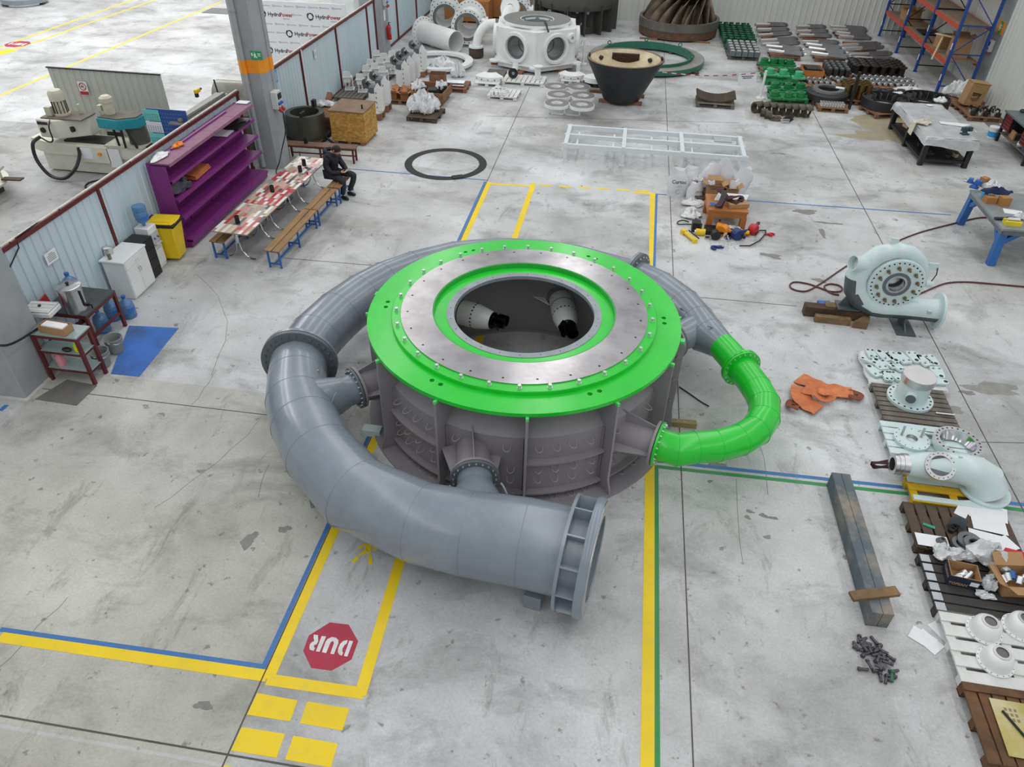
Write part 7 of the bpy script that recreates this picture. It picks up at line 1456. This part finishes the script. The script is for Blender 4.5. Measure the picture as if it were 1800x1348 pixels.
for i in range(20):
    a = 2*PI*i/20; p = (.325*math.cos(a), .325*math.sin(a), .05)
    if bh is None: bh = MB().cyl((0, 0, 0), (0, 0, .003), .018, n=10).build('bolt_hole', m_black, vb, loc=p)
    else: inst(bh, vb, p)
o = MB().cyl((-.12, -.2, .24), (-.17, -.3, .24), .09, n=20).build('port', m_teal, vb); MB().cyl((-.168, -.296, .24), (-.174, -.308, .24), .078, n=20).build('port_cover', m_gdark, o); MB().cyl((.2, .1, .28), (.3, .13, .28), .07, n=16).build('side_boss', m_teal, vb)
tag(MB().cyl((-.15, 0, .02), (.15, 0, .02), .018, n=10).build('steel_pin', m_zinc, loc=(5.93, 10.22, .147)), 'short steel pin lying on the grey pallet by the valve body', 'pin')
pallet('turquoise painted pallet under the disc and bearing ring', 5.45, 9.4, -.02, 1.3, .95, m_teal, n=6)
dc = thing('flange_disc', 'flat turquoise disc with two dowel pins on the turquoise pallet', 'disc', (5.19, 9.45, .147)); MB().lathe([(.09, 0), (.27, 0), (.27, .05), (.09, .05)], 40).build('disc', m_teal, dc); MB().lathe([(.07, .005), (.09, .005), (.095, .055), (.085, .055)], 28).build('bore_ring', m_steel, dc)
bh = None
for i in range(14):
    a = 2*PI*i/14; p = (.24*math.cos(a), .24*math.sin(a), .05)
    if bh is None: bh = MB().cyl((0, 0, 0), (0, 0, .003), .009, n=8).build('bolt_hole', m_black, dc, loc=p)
    else: inst(bh, dc, p)
for s in (-1, 1): MB().bar((s*.15, .05, .06), (s*.15+.02, .1, .2), .035).build('dowel_pin', m_zinc, dc)
brg = thing('bearing_ring', 'steel faced turquoise bearing ring on the turquoise pallet', 'ring', (5.82, 9.35, .147)); MB().lathe([(.22, 0), (.32, 0), (.36, .1), (.36, .17), (.27, .17), (.22, .05)], 48).build('ring', m_teal, brg); MB().lathe([(.27, .171), (.355, .171), (.355, .178), (.27, .178)], 48).build('steel_face', m_steel, brg); MB().lathe([(.2, .03), (.265, .03), (.268, .17), (.262, .17)], 48).build('bore', m_chrome, brg)
bh = None
for i in range(24):
    a = 2*PI*i/24; p = (.315*math.cos(a), .315*math.sin(a), .178)
    if bh is None: bh = MB().cyl((0, 0, 0), (0, 0, .003), .015, n=8).build('bolt_hole', m_black, brg, loc=p)
    else: inst(bh, brg, p)
tag(MB().cyl((-.14, 0, .03), (.14, 0, .03), .03, n=12).build('steel_sleeve', m_steel, loc=(5.5, 9.62, .147), rz=-.2), 'steel sleeve lying between the disc and the bearing ring', 'sleeve')
m_py = mat('pallet_yellow', 'd2a91c', .6, 0, .12)
yp = pallet('yellow pallet with pale turquoise boards under the turquoise elbow', 5.5, 8.5, -.02, 1.25, .85, m_py, n=4, gap=.1)
for y in (-.36, .02, .38): MB().box((0, y, .152), (1.22, .1, .02)).build('turquoise_board', m_teal, yp)
eb = thing('turquoise_elbow', 'large turquoise pipe elbow with a round window on the yellow pallet', 'elbow pipe', (5.4, 8.48, .165)); ce = [(-.62, .08, .24), (-.36, .09, .26), (-.1, .08, .29), (.12, .06, .31), (.32, .03, .3), (.47, 0, .22), (.56, -.03, .04)]
MB().tube(ce, [.16, .2, .22, .23, .24, .26, .29], 32, cap=False).build('bend', m_teal, eb, smooth=25); MB().lathe([(.2, 0), (.35, 0), (.35, .03), (.2, .03)], 44, (.56, -.03, .0)).build('base_flange', m_teal, eb)
MB().lathe([(.1, 0), (.155, 0), (.155, .06), (.165, .06), (.165, .12), (.175, .12), (.175, .2), (.1, .2)], 32, (-.8, .07, .235), (1, .03, .02)).build('steel_neck', m_steel, eb)
wr = MB().lathe([(.15, -.03), (.21, -.03), (.21, .02), (.15, .02)], 40, (-.22, -.06, .42), (-.1, -.62, .75)).build('window_ring', m_steel, eb); MB().lathe([(0, -.02), (.15, -.02), (.15, -.01), (0, -.01)], 32, (-.22, -.06, .42), (-.1, -.62, .75), closed=False).build('window_glass', mat('port_glass', '6f7372', .1, .3, .1), eb)
bh = None; q = V((0, 0, 1)).rotation_difference(V((-.1, -.62, .75))).to_matrix()
for i in range(18):
    M = Mx.Translation(V((-.22, -.06, .42))+q @ V((.185*math.cos(2*PI*i/18), .185*math.sin(2*PI*i/18), .02))) @ q.to_4x4()
    if bh is None: bh = MB().cyl((0, 0, 0), (0, 0, .003), .008, n=8).build('bolt_hole', m_black, wr); bh.matrix_basis = M
    else: inst_m(bh, wr, M)
for p in ((.05, .05, .53), (.38, .1, .5)): MB().box(p, (.05, .02, .05)).build('lifting_lug', m_teal, eb)
bs_ = thing('maroon_strap', 'dark maroon strap looped through the neck of the turquoise elbow', 'strap'); strap([tuple(G(1592, 806, .3)), tuple(G(1560, 812, .22)), tuple(G(1534, 814, .16)), tuple(G(1536, 820, .1)), tuple(G(1560, 820, .14)), tuple(G(1588, 815, .24))], .07, mat('maroon_web', '3e1b1f', .8, 0, .15), 'strap', bs_)
pallet('dark brown pallet with papers and small parts', 5.4, 7.6, -.03, 1.42, .85, m_woodd, across=True, n=9)
def sheet_(lab, x, y, z, rz, s=(.3, .21)): tag(MB().box((0, 0, 0), (*s, .003)).build('paper_sheet', m_paper, loc=(x, y, z), rz=rz), lab, 'paper')
for i, (u, v, rz, s, lab) in enumerate(((1693, 895, 1.0, (.34, .16), 'folded long paper at the far left of the dark brown pallet'), (1712, 893, .2, (.3, .3), 'lined paper sheet beside the folded long paper'), (1742, 900, -.3, (.42, .3), 'large white drawing at the far right of the dark brown pallet'), (1738, 922, -.15, (.45, .3), 'printed drawing in the middle of the dark brown pallet'), (1732, 946, -.2, (.42, .22), 'white drawing near the right edge of the dark brown pallet'), (1760, 960, .5, (.4, .25), 'white drawing overhanging the near right of the dark brown pallet'), (1638, 952, -.05, (.42, .22), 'grey white card at the near left corner of the dark brown pallet'), (1685, 917, -.05, (.14, .08), 'small white card in the middle of the dark brown pallet'))): p = G(u, v, .15); sheet_(lab, p.x, p.y, .15+.003*i, rz, s)
tag(MB().box((0, 0, 0), (.16, .05, .008)).build('green_card', mat('card_green', '2d9470', .5), loc=on(1633, 924, .155), rz=-.35), 'small green card on the dark brown pallet', 'card')
t = thing('cone_washer', 'grey cone washer on the grey white card', 'washer', on(1655, 952, .175)); MB().lathe([(.03, 0), (.075, 0), (.04, .06), (.03, .06)], 20).build('cone', m_gbk, t)
t = thing('curved_vane', 'curved grey vane plate standing on the dark brown pallet', 'plate', on(1680, 940, .15), .6); MB().lathe([(.16, 0), (.165, 0), (.165, .2), (.16, .12)], 12, a0=0, a1=1.6).build('vane', m_gbk, t)
for i in range(3): tag(MB().lathe([(0, 0), (.04, 0), (.04, .05), (0, .05)], 12, closed=False).build('dark_bush', m_dark, loc=tuple(V(on(1671+4*i, 934-3*i, .15)))), f'dark round bush beside the curved vane, {ORD[i]} from the left', 'bush')
for i, (u, v, r) in enumerate(((1690, 957, .13), (1704, 952, .16), (1714, 958, .15))): tag(MB().lathe([(r*.6, 0), (r, 0), (r, .03), (r*.6, .03)], 24).build('grey_ring', m_gbk, loc=on(u, v, .15+.03*i)), f'grey split ring on the near edge of the dark brown pallet, {ORD[i]} from the left', 'ring')
sp_ = pallet('black pallet with silver sprayed board ends under the cartons', 5.35, 6.6, -.03, 1.4, .92, mat('black_pallet', '3a3836', .7, 0, .2, 5), n=6)
for i in range(6): MB().box((-.63, -.46+.0765+.154*i, .148), (.12, .12, .006)).build('silver_end', mat('silver_paint', 'b3b6ba', .4, .3, .1), sp_)
c1 = carton('navy printed carton of fittings on the black pallet', 5.08, 6.72, .15, .36, .27, .18, -.12, m_card, False); nv = mat('carton_navy', '20293f', .6, 0, .08)
for s in (-1, 1): MB().box((s*.184, 0, .09), (.006, .27, .18)).build('printed_side', nv, c1)
MB().box((0, -.138, .09), (.37, .006, .18)).build('printed_side', nv, c1); MB().box((.12, -.143, .1), (.1, .004, .07)).build('address_label', m_paper, c1); text('TOFSAN', .06, m_card, c1, frame((-.06, -.142, .05), (1, 0, 0), (0, 0, 1)), 'lettering', bold=.002); text('TOFSAN', .055, m_card, c1, frame((-.188, 0, .1), (0, -1, 0), (0, 0, 1)), 'lettering', bold=.002)
for i in range(5): tag(MB().lathe([(.02, 0), (.04, 0), (.04, .1), (.02, .1)], 12, ax=(1, .3*i, .4)).build('pipe_fitting', m_zinc, loc=(4.98+.045*i, 6.68+.03*(i % 3), .2)), f'bagged steel fitting in the navy carton, {ORD[i]} from the left', 'fitting')
c3 = carton('open cardboard carton of bagged fittings at the right edge', 5.72, 6.72, .15, .42, .36, .2, .12)
for i in range(5): tag(MB().lathe([(.02, 0), (.045, 0), (.045, .1), (.02, .1)], 12, ax=(.3*i-.5, 1, .6)).build('pipe_fitting', m_zinc if i != 2 else m_blue, loc=(5.6+.055*i, 6.68+.04*(i % 3), .24)), f'steel fitting in the carton at the right edge, {ORD[i]} from the left', 'fitting')
rb = thing('red_box', 'bright red box with a white label behind the right hand carton', 'box', on(1781, 985, .15), -.2); MB().box((0, 0, .06), (.26, .17, .12)).build('body', mat('box_red', 'c21f2a', .45), rb); MB().box((0, -.02, .122), (.1, .08, .003)).build('label', m_paper, rb)
for i, (u, v, s, h, nm) in enumerate(((1658, 976, (.28, .3), .15, 'clear bag at the far left of the black pallet'), (1690, 980, (.45, .2), .12, 'rolled clear bag behind the navy carton'), (1735, 985, (.45, .45), .25, 'big clear bag between the two cartons'), (1735, 1030, (.22, .2), .15, 'clear bag of bolts in front of the big clear bag'), (1730, 1048, (.25, .12), .06, 'small clear bag of bolts nearest the camera on the black pallet'))): lump('clear_bag', nm, 'bag', u, v, .15, s, h, m_plast, 90+i)
tag(MB().box((0, 0, .01), (.07, .12, .02)).build('green_tag', mat('tag_green', '4fae4a', .5), loc=on(1763, 982, .3), rz=.4), 'green tag lying on the big clear bag', 'tag')
pallet('white painted pallet under the white domes', 5.35, 5.68, -.02, 1.4, .98, m_pw, n=5, gap=.05)
for (u, v, lab) in ((1732, 1105, 'white flanged dome, far left of three on the white pallet'), (1752, 1160, 'white flanged dome nearest the camera on the white pallet'), (1795, 1100, 'white flanged dome cut by the right edge')):
    p = G(u, v, .2); t = thing('dome_cover', lab, 'dome', (p.x, p.y, .147), .3); MB().lathe([(.12, 0), (.205, 0), (.205, .02), (.175, .025), (.17, .09), (.15, .16), (.105, .205), (.09, .21), (.08, .15)], 40, closed=False).build('shell', m_inj, t); MB().lathe([(.07, .205), (.1, .205), (.1, .216), (.07, .216)], 32).build('steel_ring', m_steel, t); MB().cyl((0, 0, .19), (0, 0, .2), .078, n=28).build('opening', mat('dome_hole', '6b6b69', .4, .3, .1), t)
    bh = None
    for i in range(18):
        a = 2*PI*i/18; q_ = (.19*math.cos(a), .19*math.sin(a), .02)
        if bh is None: bh = MB().cyl((0, 0, 0), (0, 0, .003), .007, n=8).build('bolt_hole', m_black, t, loc=q_)
        else: inst(bh, t, q_)
m_burn = mat('burnt_wood', '6b4c30', .8, 0, .35, 5, .3, dirt_or_reflection='33241a', patch_amt=.7)
p9 = pallet('scorched brown pallet at the bottom right corner', 5.3, 4.72, -.01, 1.35, .92, m_burn, across=True, n=9, gap=.02); MB().box((0, .41, .155), (1.35, .1, .02)).build('edge_board', m_burn, p9)
gp_ = thing('gold_plate', 'yellowish metal plate on the scorched pallet', 'plate', (5.36, 4.68, .16), -.03); MB().box((0, 0, .004), (1.0, .66, .008)).build('sheet', mat('gold_zinc', 'b3a764', .35, .4, .15, 1.2, dirt_or_reflection='d3cfc0', patch_amt=.7, dscale=1.5), gp_)
for r_ in range(3): text('KKK', .045, mat('print_brown', '8d7a5a', .6, 0, 0), gp_, frame((-.3, .2-.05*r_, .009), (1, .05, 0), (-.05, 1, 0)), 'lettering') if 0 else [MB().box((-.36+.05*k, .22-.06*r_, .0085), (.03, .035, .002)).build('stamp_mark', mat('print_brown', '8d7a5a', .6, 0, 0), gp_) for k in range(3)]
tag(MB().bar((-.12, .2, .02), (.08, -.2, .02), .02).build('black_bar', m_black, loc=(5.08, 4.68, .158)), 'thin black bar lying on the yellowish plate', 'bar')
# ---- grey beam, papers, bolts
bm_ = thing('grey_beam', 'long grey painted double timber beam lying on the floor', 'beam', (3.87, 7.12, 0), .015); m_be = mat('beam_grey', '56626b', .6, 0, .12, 3, dirt_or_reflection='9c8d78', patch_amt=.9, dscale=2.6)
for s in (-1, 1): MB().box((s*.068, 0, .14), (.132, 2.45, .28)).build('timber', m_be, bm_, bevel=.005)
tag(MB().box((0, 0, .025), (.62, .13, .05), M=Mx.Rotation(-.02, 3, 'Y')).build('short_plank', m_t2, loc=(3.83, 6.16, .282), rz=.28), 'short brown plank lying across the grey beam', 'plank')
for i, (u, v, rz, lab) in enumerate(((1622, 1122, -.6, 'white paper sheet on the floor right of the bolts'), (1632, 1128, -.85, 'second white sheet tucked under the floor paper'), (1658, 1110, -1.0, 'white sheet on the floor touching the white pallet'))): p = G(u, v); sheet_(lab, p.x, p.y, .003*(3-i), rz, (.3, .21))
m_bl = mat('bolt_grey', '5b5660', .4, .5, .15); m_blg = mat('bolt_green', '3c6a50', .5, .1, .1); b0 = None; r = random.Random(4); k = 0
for lay in range(2):
    for i in range(26 if lay == 0 else 12):
        a, rr = r.uniform(0, 6.28), math.sqrt(r.uniform(0, 1)); x = 3.75+rr*.24*math.cos(a)*(1 if lay == 0 else .6); y = 5.4+rr*.3*math.sin(a)*(1 if lay == 0 else .6)
        if b0 is None: b0 = thing('hex_bolt', 'grey greasy hexagon bolt in the heap on the floor', 'bolt', (x, y, .025), 0, 'heap of bolts on the floor'); MB().cyl((-.05, 0, 0), (.045, 0, 0), .018, n=8).build('shank', m_bl, b0); MB().cyl((.045, 0, 0), (.07, 0, 0), .028, n=6).build('head', m_bl, b0); o = b0
        else: o = dup(b0, (x, y, .025+.045*lay), r.uniform(0, 6.28))
t = thing('hex_bolt', 'green painted bolt at the near edge of the heap', 'bolt', (3.9, 5.2, .03), 1.3); MB().cyl((-.07, 0, 0), (.05, 0, 0), .022, n=8).build('shank', m_blg, t); MB().cyl((.05, 0, 0), (.08, 0, 0), .034, n=6).build('head', m_blg, t)
# ---- bags, low table, tools behind the turbine on the right
pallet('dark pallet of bags and cartons behind the low wooden table', 2.75, 18.75, .0, 1.2, .9, m_woodd)
m_sack = mat('white_sack', 'd5d6da', .7, 0, .05, 4)
def sack(lab, x, y, z, w_, h, rz, seed, tilt=0.):
    t = thing('white_sack', lab, 'sack', (x, y, z), rz); r = random.Random(seed); b = MB(); n_, k_ = 20, 9; P = []
    for i in range(k_+1):
        s = i/k_; wx = w_/2*(1-.35*max(0, s-.55)/.45); wy = (w_*.3)*(1-.85*max(0, s-.35)/.65)
        for j in range(n_):
            a = 2*PI*j/n_; jt = 1+.1*math.sin(3*a+seed+5*s)+r.uniform(-.06, .06); P.append((wx*math.cos(a)*jt+tilt*s, wy*math.sin(a)*jt, h*s*(1+.08*math.sin(2*a+seed)*(s > .8))))
    b.add(P, [(i*n_+j, i*n_+(j+1) % n_, (i+1)*n_+(j+1) % n_, (i+1)*n_+j) for i in range(k_) for j in range(n_)]+[list(range(n_)), list(range(k_*n_, k_*n_+n_))]); b.build('bag', m_sack, t, smooth=40); return t
s1 = sack('large white printed sack standing at the left of the pallet', 1.68, 18.72, 0, .55, .72, .1, 1)
text('Curtoc', .13, m_black, s1, frame((.0, -.2, .44), (1, 0, 0), (0, .25, 1)), 'lettering', bold=.002); text('ORTA', .06, tg_, s1, frame((.02, -.21, .32), (1, 0, 0), (0, .25, 1)), 'lettering'); MB().lathe([(.05, -.003), (.065, -.003), (.065, .003), (.05, .003)], 16, (-.0, -.22, .18), (0, 1, 0), a0=.3, a1=5.6).build('printed_ring', tg_, s1)
sack('white sack behind the printed sack', 1.95, 18.95, 0, .5, .7, -.2, 2, .1); s3 = sack('small white sack in front at the left of the pallet', 2.15, 18.55, 0, .42, .45, .2, 3); text('ORTA', .08, m_black, s3, frame((.05, -.16, .26), (1, .1, 0), (0, .25, 1)), 'lettering')
for i, (x, y, w_, h, lab) in enumerate(((2.5, 19.15, .5, .62, 'white sack at the back of the dark pallet, left one'), (2.95, 19.1, .45, .75, 'tall white sack at the back of the dark pallet'), (3.3, 19.0, .5, .6, 'white sack at the right end of the dark pallet'), (3.2, 18.65, .4, .42, 'small white sack at the right front of the dark pallet'))): sack(lab, x, y, .147, w_, h, .3*i-.4, 10+i, .1*(-1)**i)
c4 = carton('open cardboard carton of bagged parts on the dark pallet, left one', 2.62, 18.55, .147, .4, .36, .34, -.05, m_card); lump('paper_heap', 'white bagged parts in the left carton', 'bag', 1226, 317, .4, (.3, .25), .12, m_plast, 101)
c5 = carton('smaller open cardboard carton on the dark pallet, right one', 3.05, 18.5, .147, .3, .3, .3, .1, m_card); lump('paper_heap', 'white bagged parts in the right carton', 'bag', 1249, 326, .36, (.22, .2), .12, m_plast, 102)
lw_ = thing('low_table', 'low chunky orange wooden table with straps piled on it', 'table', (2.82, 17.4, 0), .03); m_ow = mat('table_orange_wood', 'ad6d36', .5, 0, .1, 3, stretch=(1, 4, 1))
MB().box((0, 0, .44), (.95, .95, .06)).build('table_top', m_ow, lw_, bevel=.005)
for s in (-1, 1):
    MB().box((0, s*.42, .35), (.9, .09, .13)).build('apron', m_ow, lw_); MB().box((s*.42, 0, .35), (.09, .75, .13)).build('apron', m_ow, lw_)
    for q_ in (-1, 1): MB().box((s*.4, q_*.4, .15), (.14, .14, .3)).build('leg', m_ow, lw_)
tag(MB().box((0, 0, .02), (.75, .5, .03), M=Mx.Rotation(-.12, 3, 'Y')).build('white_board', m_plast, loc=(2.95, 17.62, .49), rz=-.3), 'white film wrapped board lying on the low orange table', 'board'); tag(MB().box((0, 0, .05), (.5, .3, .1)).build('card_tray', m_card, loc=(3.05, 17.25, .475), rz=.3), 'torn cardboard tray on the front of the low orange table', 'tray')
ms = thing('maroon_sling', 'maroon lifting sling heaped on the low orange table', 'sling'); mm = mat('maroon_web', '3e1b1f')
strap([(2.5, 17.85, .62), (2.6, 17.7, .68), (2.72, 17.5, .66), (2.85, 17.3, .6), (3.05, 17.15, .58)], .16, mm, 'strap', ms); strap([(2.62, 17.0, .5), (2.7, 17.2, .62), (2.95, 17.3, .68), (3.15, 17.45, .62), (3.1, 17.25, .6)], .13, mm, 'strap', ms); strap([(2.72, 17.5, .74), (2.68, 17.2, .7), (2.6, 17.0, .6), (2.52, 16.95, .56)], .13, mat('grey_web', '3c3236', .8), 'strap', ms)
tag(MB().lathe([(.06, -.02), (.1, -.02), (.1, .02), (.06, .02)], 16, ax=(.2, .3, 1)).build('blue_shackle', mat('shackle_blue', '2f7fd6', .4), loc=(2.47, 17.12, .53)), 'blue shackle on the front left of the low orange table', 'shackle')
for i, (u, v, s, lab) in enumerate(((1220, 358, (.6, .5), 'white sack lying behind the low orange table'), (1215, 378, (.5, .6), 'grey foam sheet beside the low orange table'), (1288, 407, (.45, .25), 'white film under the chain hoists'))): lump('white_sheet', lab, 'sheet', u, v, 0, s, .12, m_plast, 110+i)
tag(MB().box((0, 0, .05), (.8, .35, .1)).build('black_case', m_black, loc=(2.72, 16.68, 0)), 'flat black case under the front of the low orange table', 'case')
hy = thing('hydraulic_pump', 'yellow hydraulic hand pump lying on the floor by the black case', 'pump', tuple(G(1211, 419)), -1.05); MB().cyl((-.22, 0, .06), (.22, 0, .06), .045, n=16).build('cylinder', m_yel, hy); MB().box((-.25, 0, .06), (.12, .12, .1)).build('pump_head', m_yel, hy); MB().box((.24, 0, .05), (.06, .12, .1)).build('end_cap', m_yel, hy); MB().cyl((-.2, .1, .1), (.25, .1, .1), .016, n=8).build('handle', m_black, hy)
jc = thing('hydraulic_jack', 'short yellow hydraulic cylinder on the floor beside the pump', 'jack', tuple(G(1230, 413)), .05); MB().cyl((-.11, 0, .08), (.11, 0, .08), .08, n=18).build('cylinder', m_yel, jc); MB().cyl((-.14, 0, .08), (-.11, 0, .08), .05, n=14).build('plunger', m_zinc, jc); MB().tube([(.0, 0, .16), (.02, .1, .24), (-.05, .2, .2)], .014, 6).build('carry_handle', m_black, jc)
cable('hydraulic_hose', 'black hydraulic hose looping behind the yellow pump', [tuple(G(u, v, .03)) for u, v in ((1232, 410), (1231, 400), (1222, 395), (1205, 394), (1193, 394), (1191, 390), (1200, 387), (1211, 390))], .014, m_black, cat='hose'); tag(MB().box((0, 0, .12), (.2, .22, .24)).build('black_block', m_dark, loc=tuple(G(1222, 405))), 'dark steel block between the pump and the case', 'block')
def hoist(lab, u, v, m, rz, s=1.):
    t = thing('chain_hoist', lab, 'hoist', tuple(G(u, v)), rz); MB().cyl((0, -.07*s, .1*s), (0, .07*s, .1*s), .1*s, n=18).build('gear_case', m, t); MB().box((0, 0, .1*s), (.16*s, .12*s, .16*s)).build('frame', m, t, bevel=.02); MB().bar((.08*s, .05, .12*s), (.34*s, .12, .08*s), .04*s).build('lever', m, t); MB().bar((.3*s, .11, .085*s), (.4*s, .135, .07*s), .05*s).build('grip', m_black, t); MB().lathe([(.03*s, -.012), (.055*s, -.012), (.055*s, .012), (.03*s, .012)], 14, (-.16*s, 0, .05), (0, .3, 1), a0=0, a1=4.8).build('hook', m, t)
m_oh = mat('hoist_orange', 'e08a1c', .4, 0, .06); m_bh = mat('hoist_blue', '24346f', .4, 0, .06); m_rh = mat('hoist_red', 'c2232f', .4, 0, .06)
hoist('orange lever chain hoist on top of the hoist heap', 1269, 414, m_oh, -.6, 1.35); hoist('second orange chain hoist behind the first', 1264, 407, m_oh, 1.2, 1.1); hoist('dark blue chain hoist in the heap', 1294, 420, m_bh, .5, 1.3); hoist('red chain hoist at the right of the heap', 1322, 411, m_rh, .9, 1.2); hoist('black chain hoist at the left of the heap', 1256, 420, m_black, .2, 1.1)
kh = thing('chain', 'bright steel chain tangled over the chain hoists', 'chain'); r = random.Random(9); pp_ = [V(G(u, v, .18)) for u, v in ((1262, 425), (1272, 432), (1280, 418), (1276, 408), (1268, 420), (1285, 430), (1292, 424), (1270, 436))]; lk0 = None; n_ = 0
for a, b_ in zip(pp_, pp_[1:]):
    m_ = int((b_-a).length/.05)
    for i in range(m_):
        p = a.lerp(b_, i/m_)+V((r.uniform(-.015, .015), r.uniform(-.015, .015), r.uniform(-.04, .03))); q = (b_-a).to_track_quat('X', 'Z').to_matrix() @ Mx.Rotation(PI/2*(n_ % 2), 3, 'X'); M = Mx.Translation(p) @ q.to_4x4(); n_ += 1
        if lk0 is None: lk0 = MB().tube([(.025*math.cos(k), .014*math.sin(k), 0) for k in (0, 1.05, 2.1, 3.14, 4.19, 5.24)], .006, 5, closed=True).build('chain_link', m_zinc, kh); lk0.matrix_basis = M
        else: inst_m(lk0, kh, M)
tag(MB().tube([tuple(G(u, v, .04)) for u, v in ((1300, 432), (1318, 432), (1335, 423), (1346, 410), (1346, 405), (1335, 405), (1328, 413))], .016, 6).build('steel_rope', m_black), 'black wire rope loop at the right of the hoist heap', 'rope'); t = thing('red_hook', 'red hook lying apart at the right of the hoist heap', 'hook', tuple(G(1356, 414)), .2); MB().lathe([(.04, -.02), (.08, -.02), (.08, .02), (.04, .02)], 14, (0, 0, .03), (0, .1, 1), a0=0, a1=4.7).build('hook', m_rh, t); MB().box((-.1, .02, .03), (.1, .05, .04)).build('shank', m_rh, t)
t = thing('blue_hook', 'dark blue hook lying at the left front of the hoist heap', 'hook', tuple(G(1262, 437)), .3); MB().lathe([(.05, -.02), (.1, -.02), (.1, .02), (.05, .02)], 14, (-.08, 0, .03), (0, .1, 1), a0=0, a1=4.7).build('hook', m_bh, t); MB().box((.06, .02, .03), (.16, .07, .05)).build('shank', m_bh, t)
tag(MB().sph((0, 0, .07), (.08, .09, .07), 12, 8).build('yellow_cap', m_yel, loc=tuple(G(1311, 413))), 'yellow plastic cap in the hoist heap', 'cap')
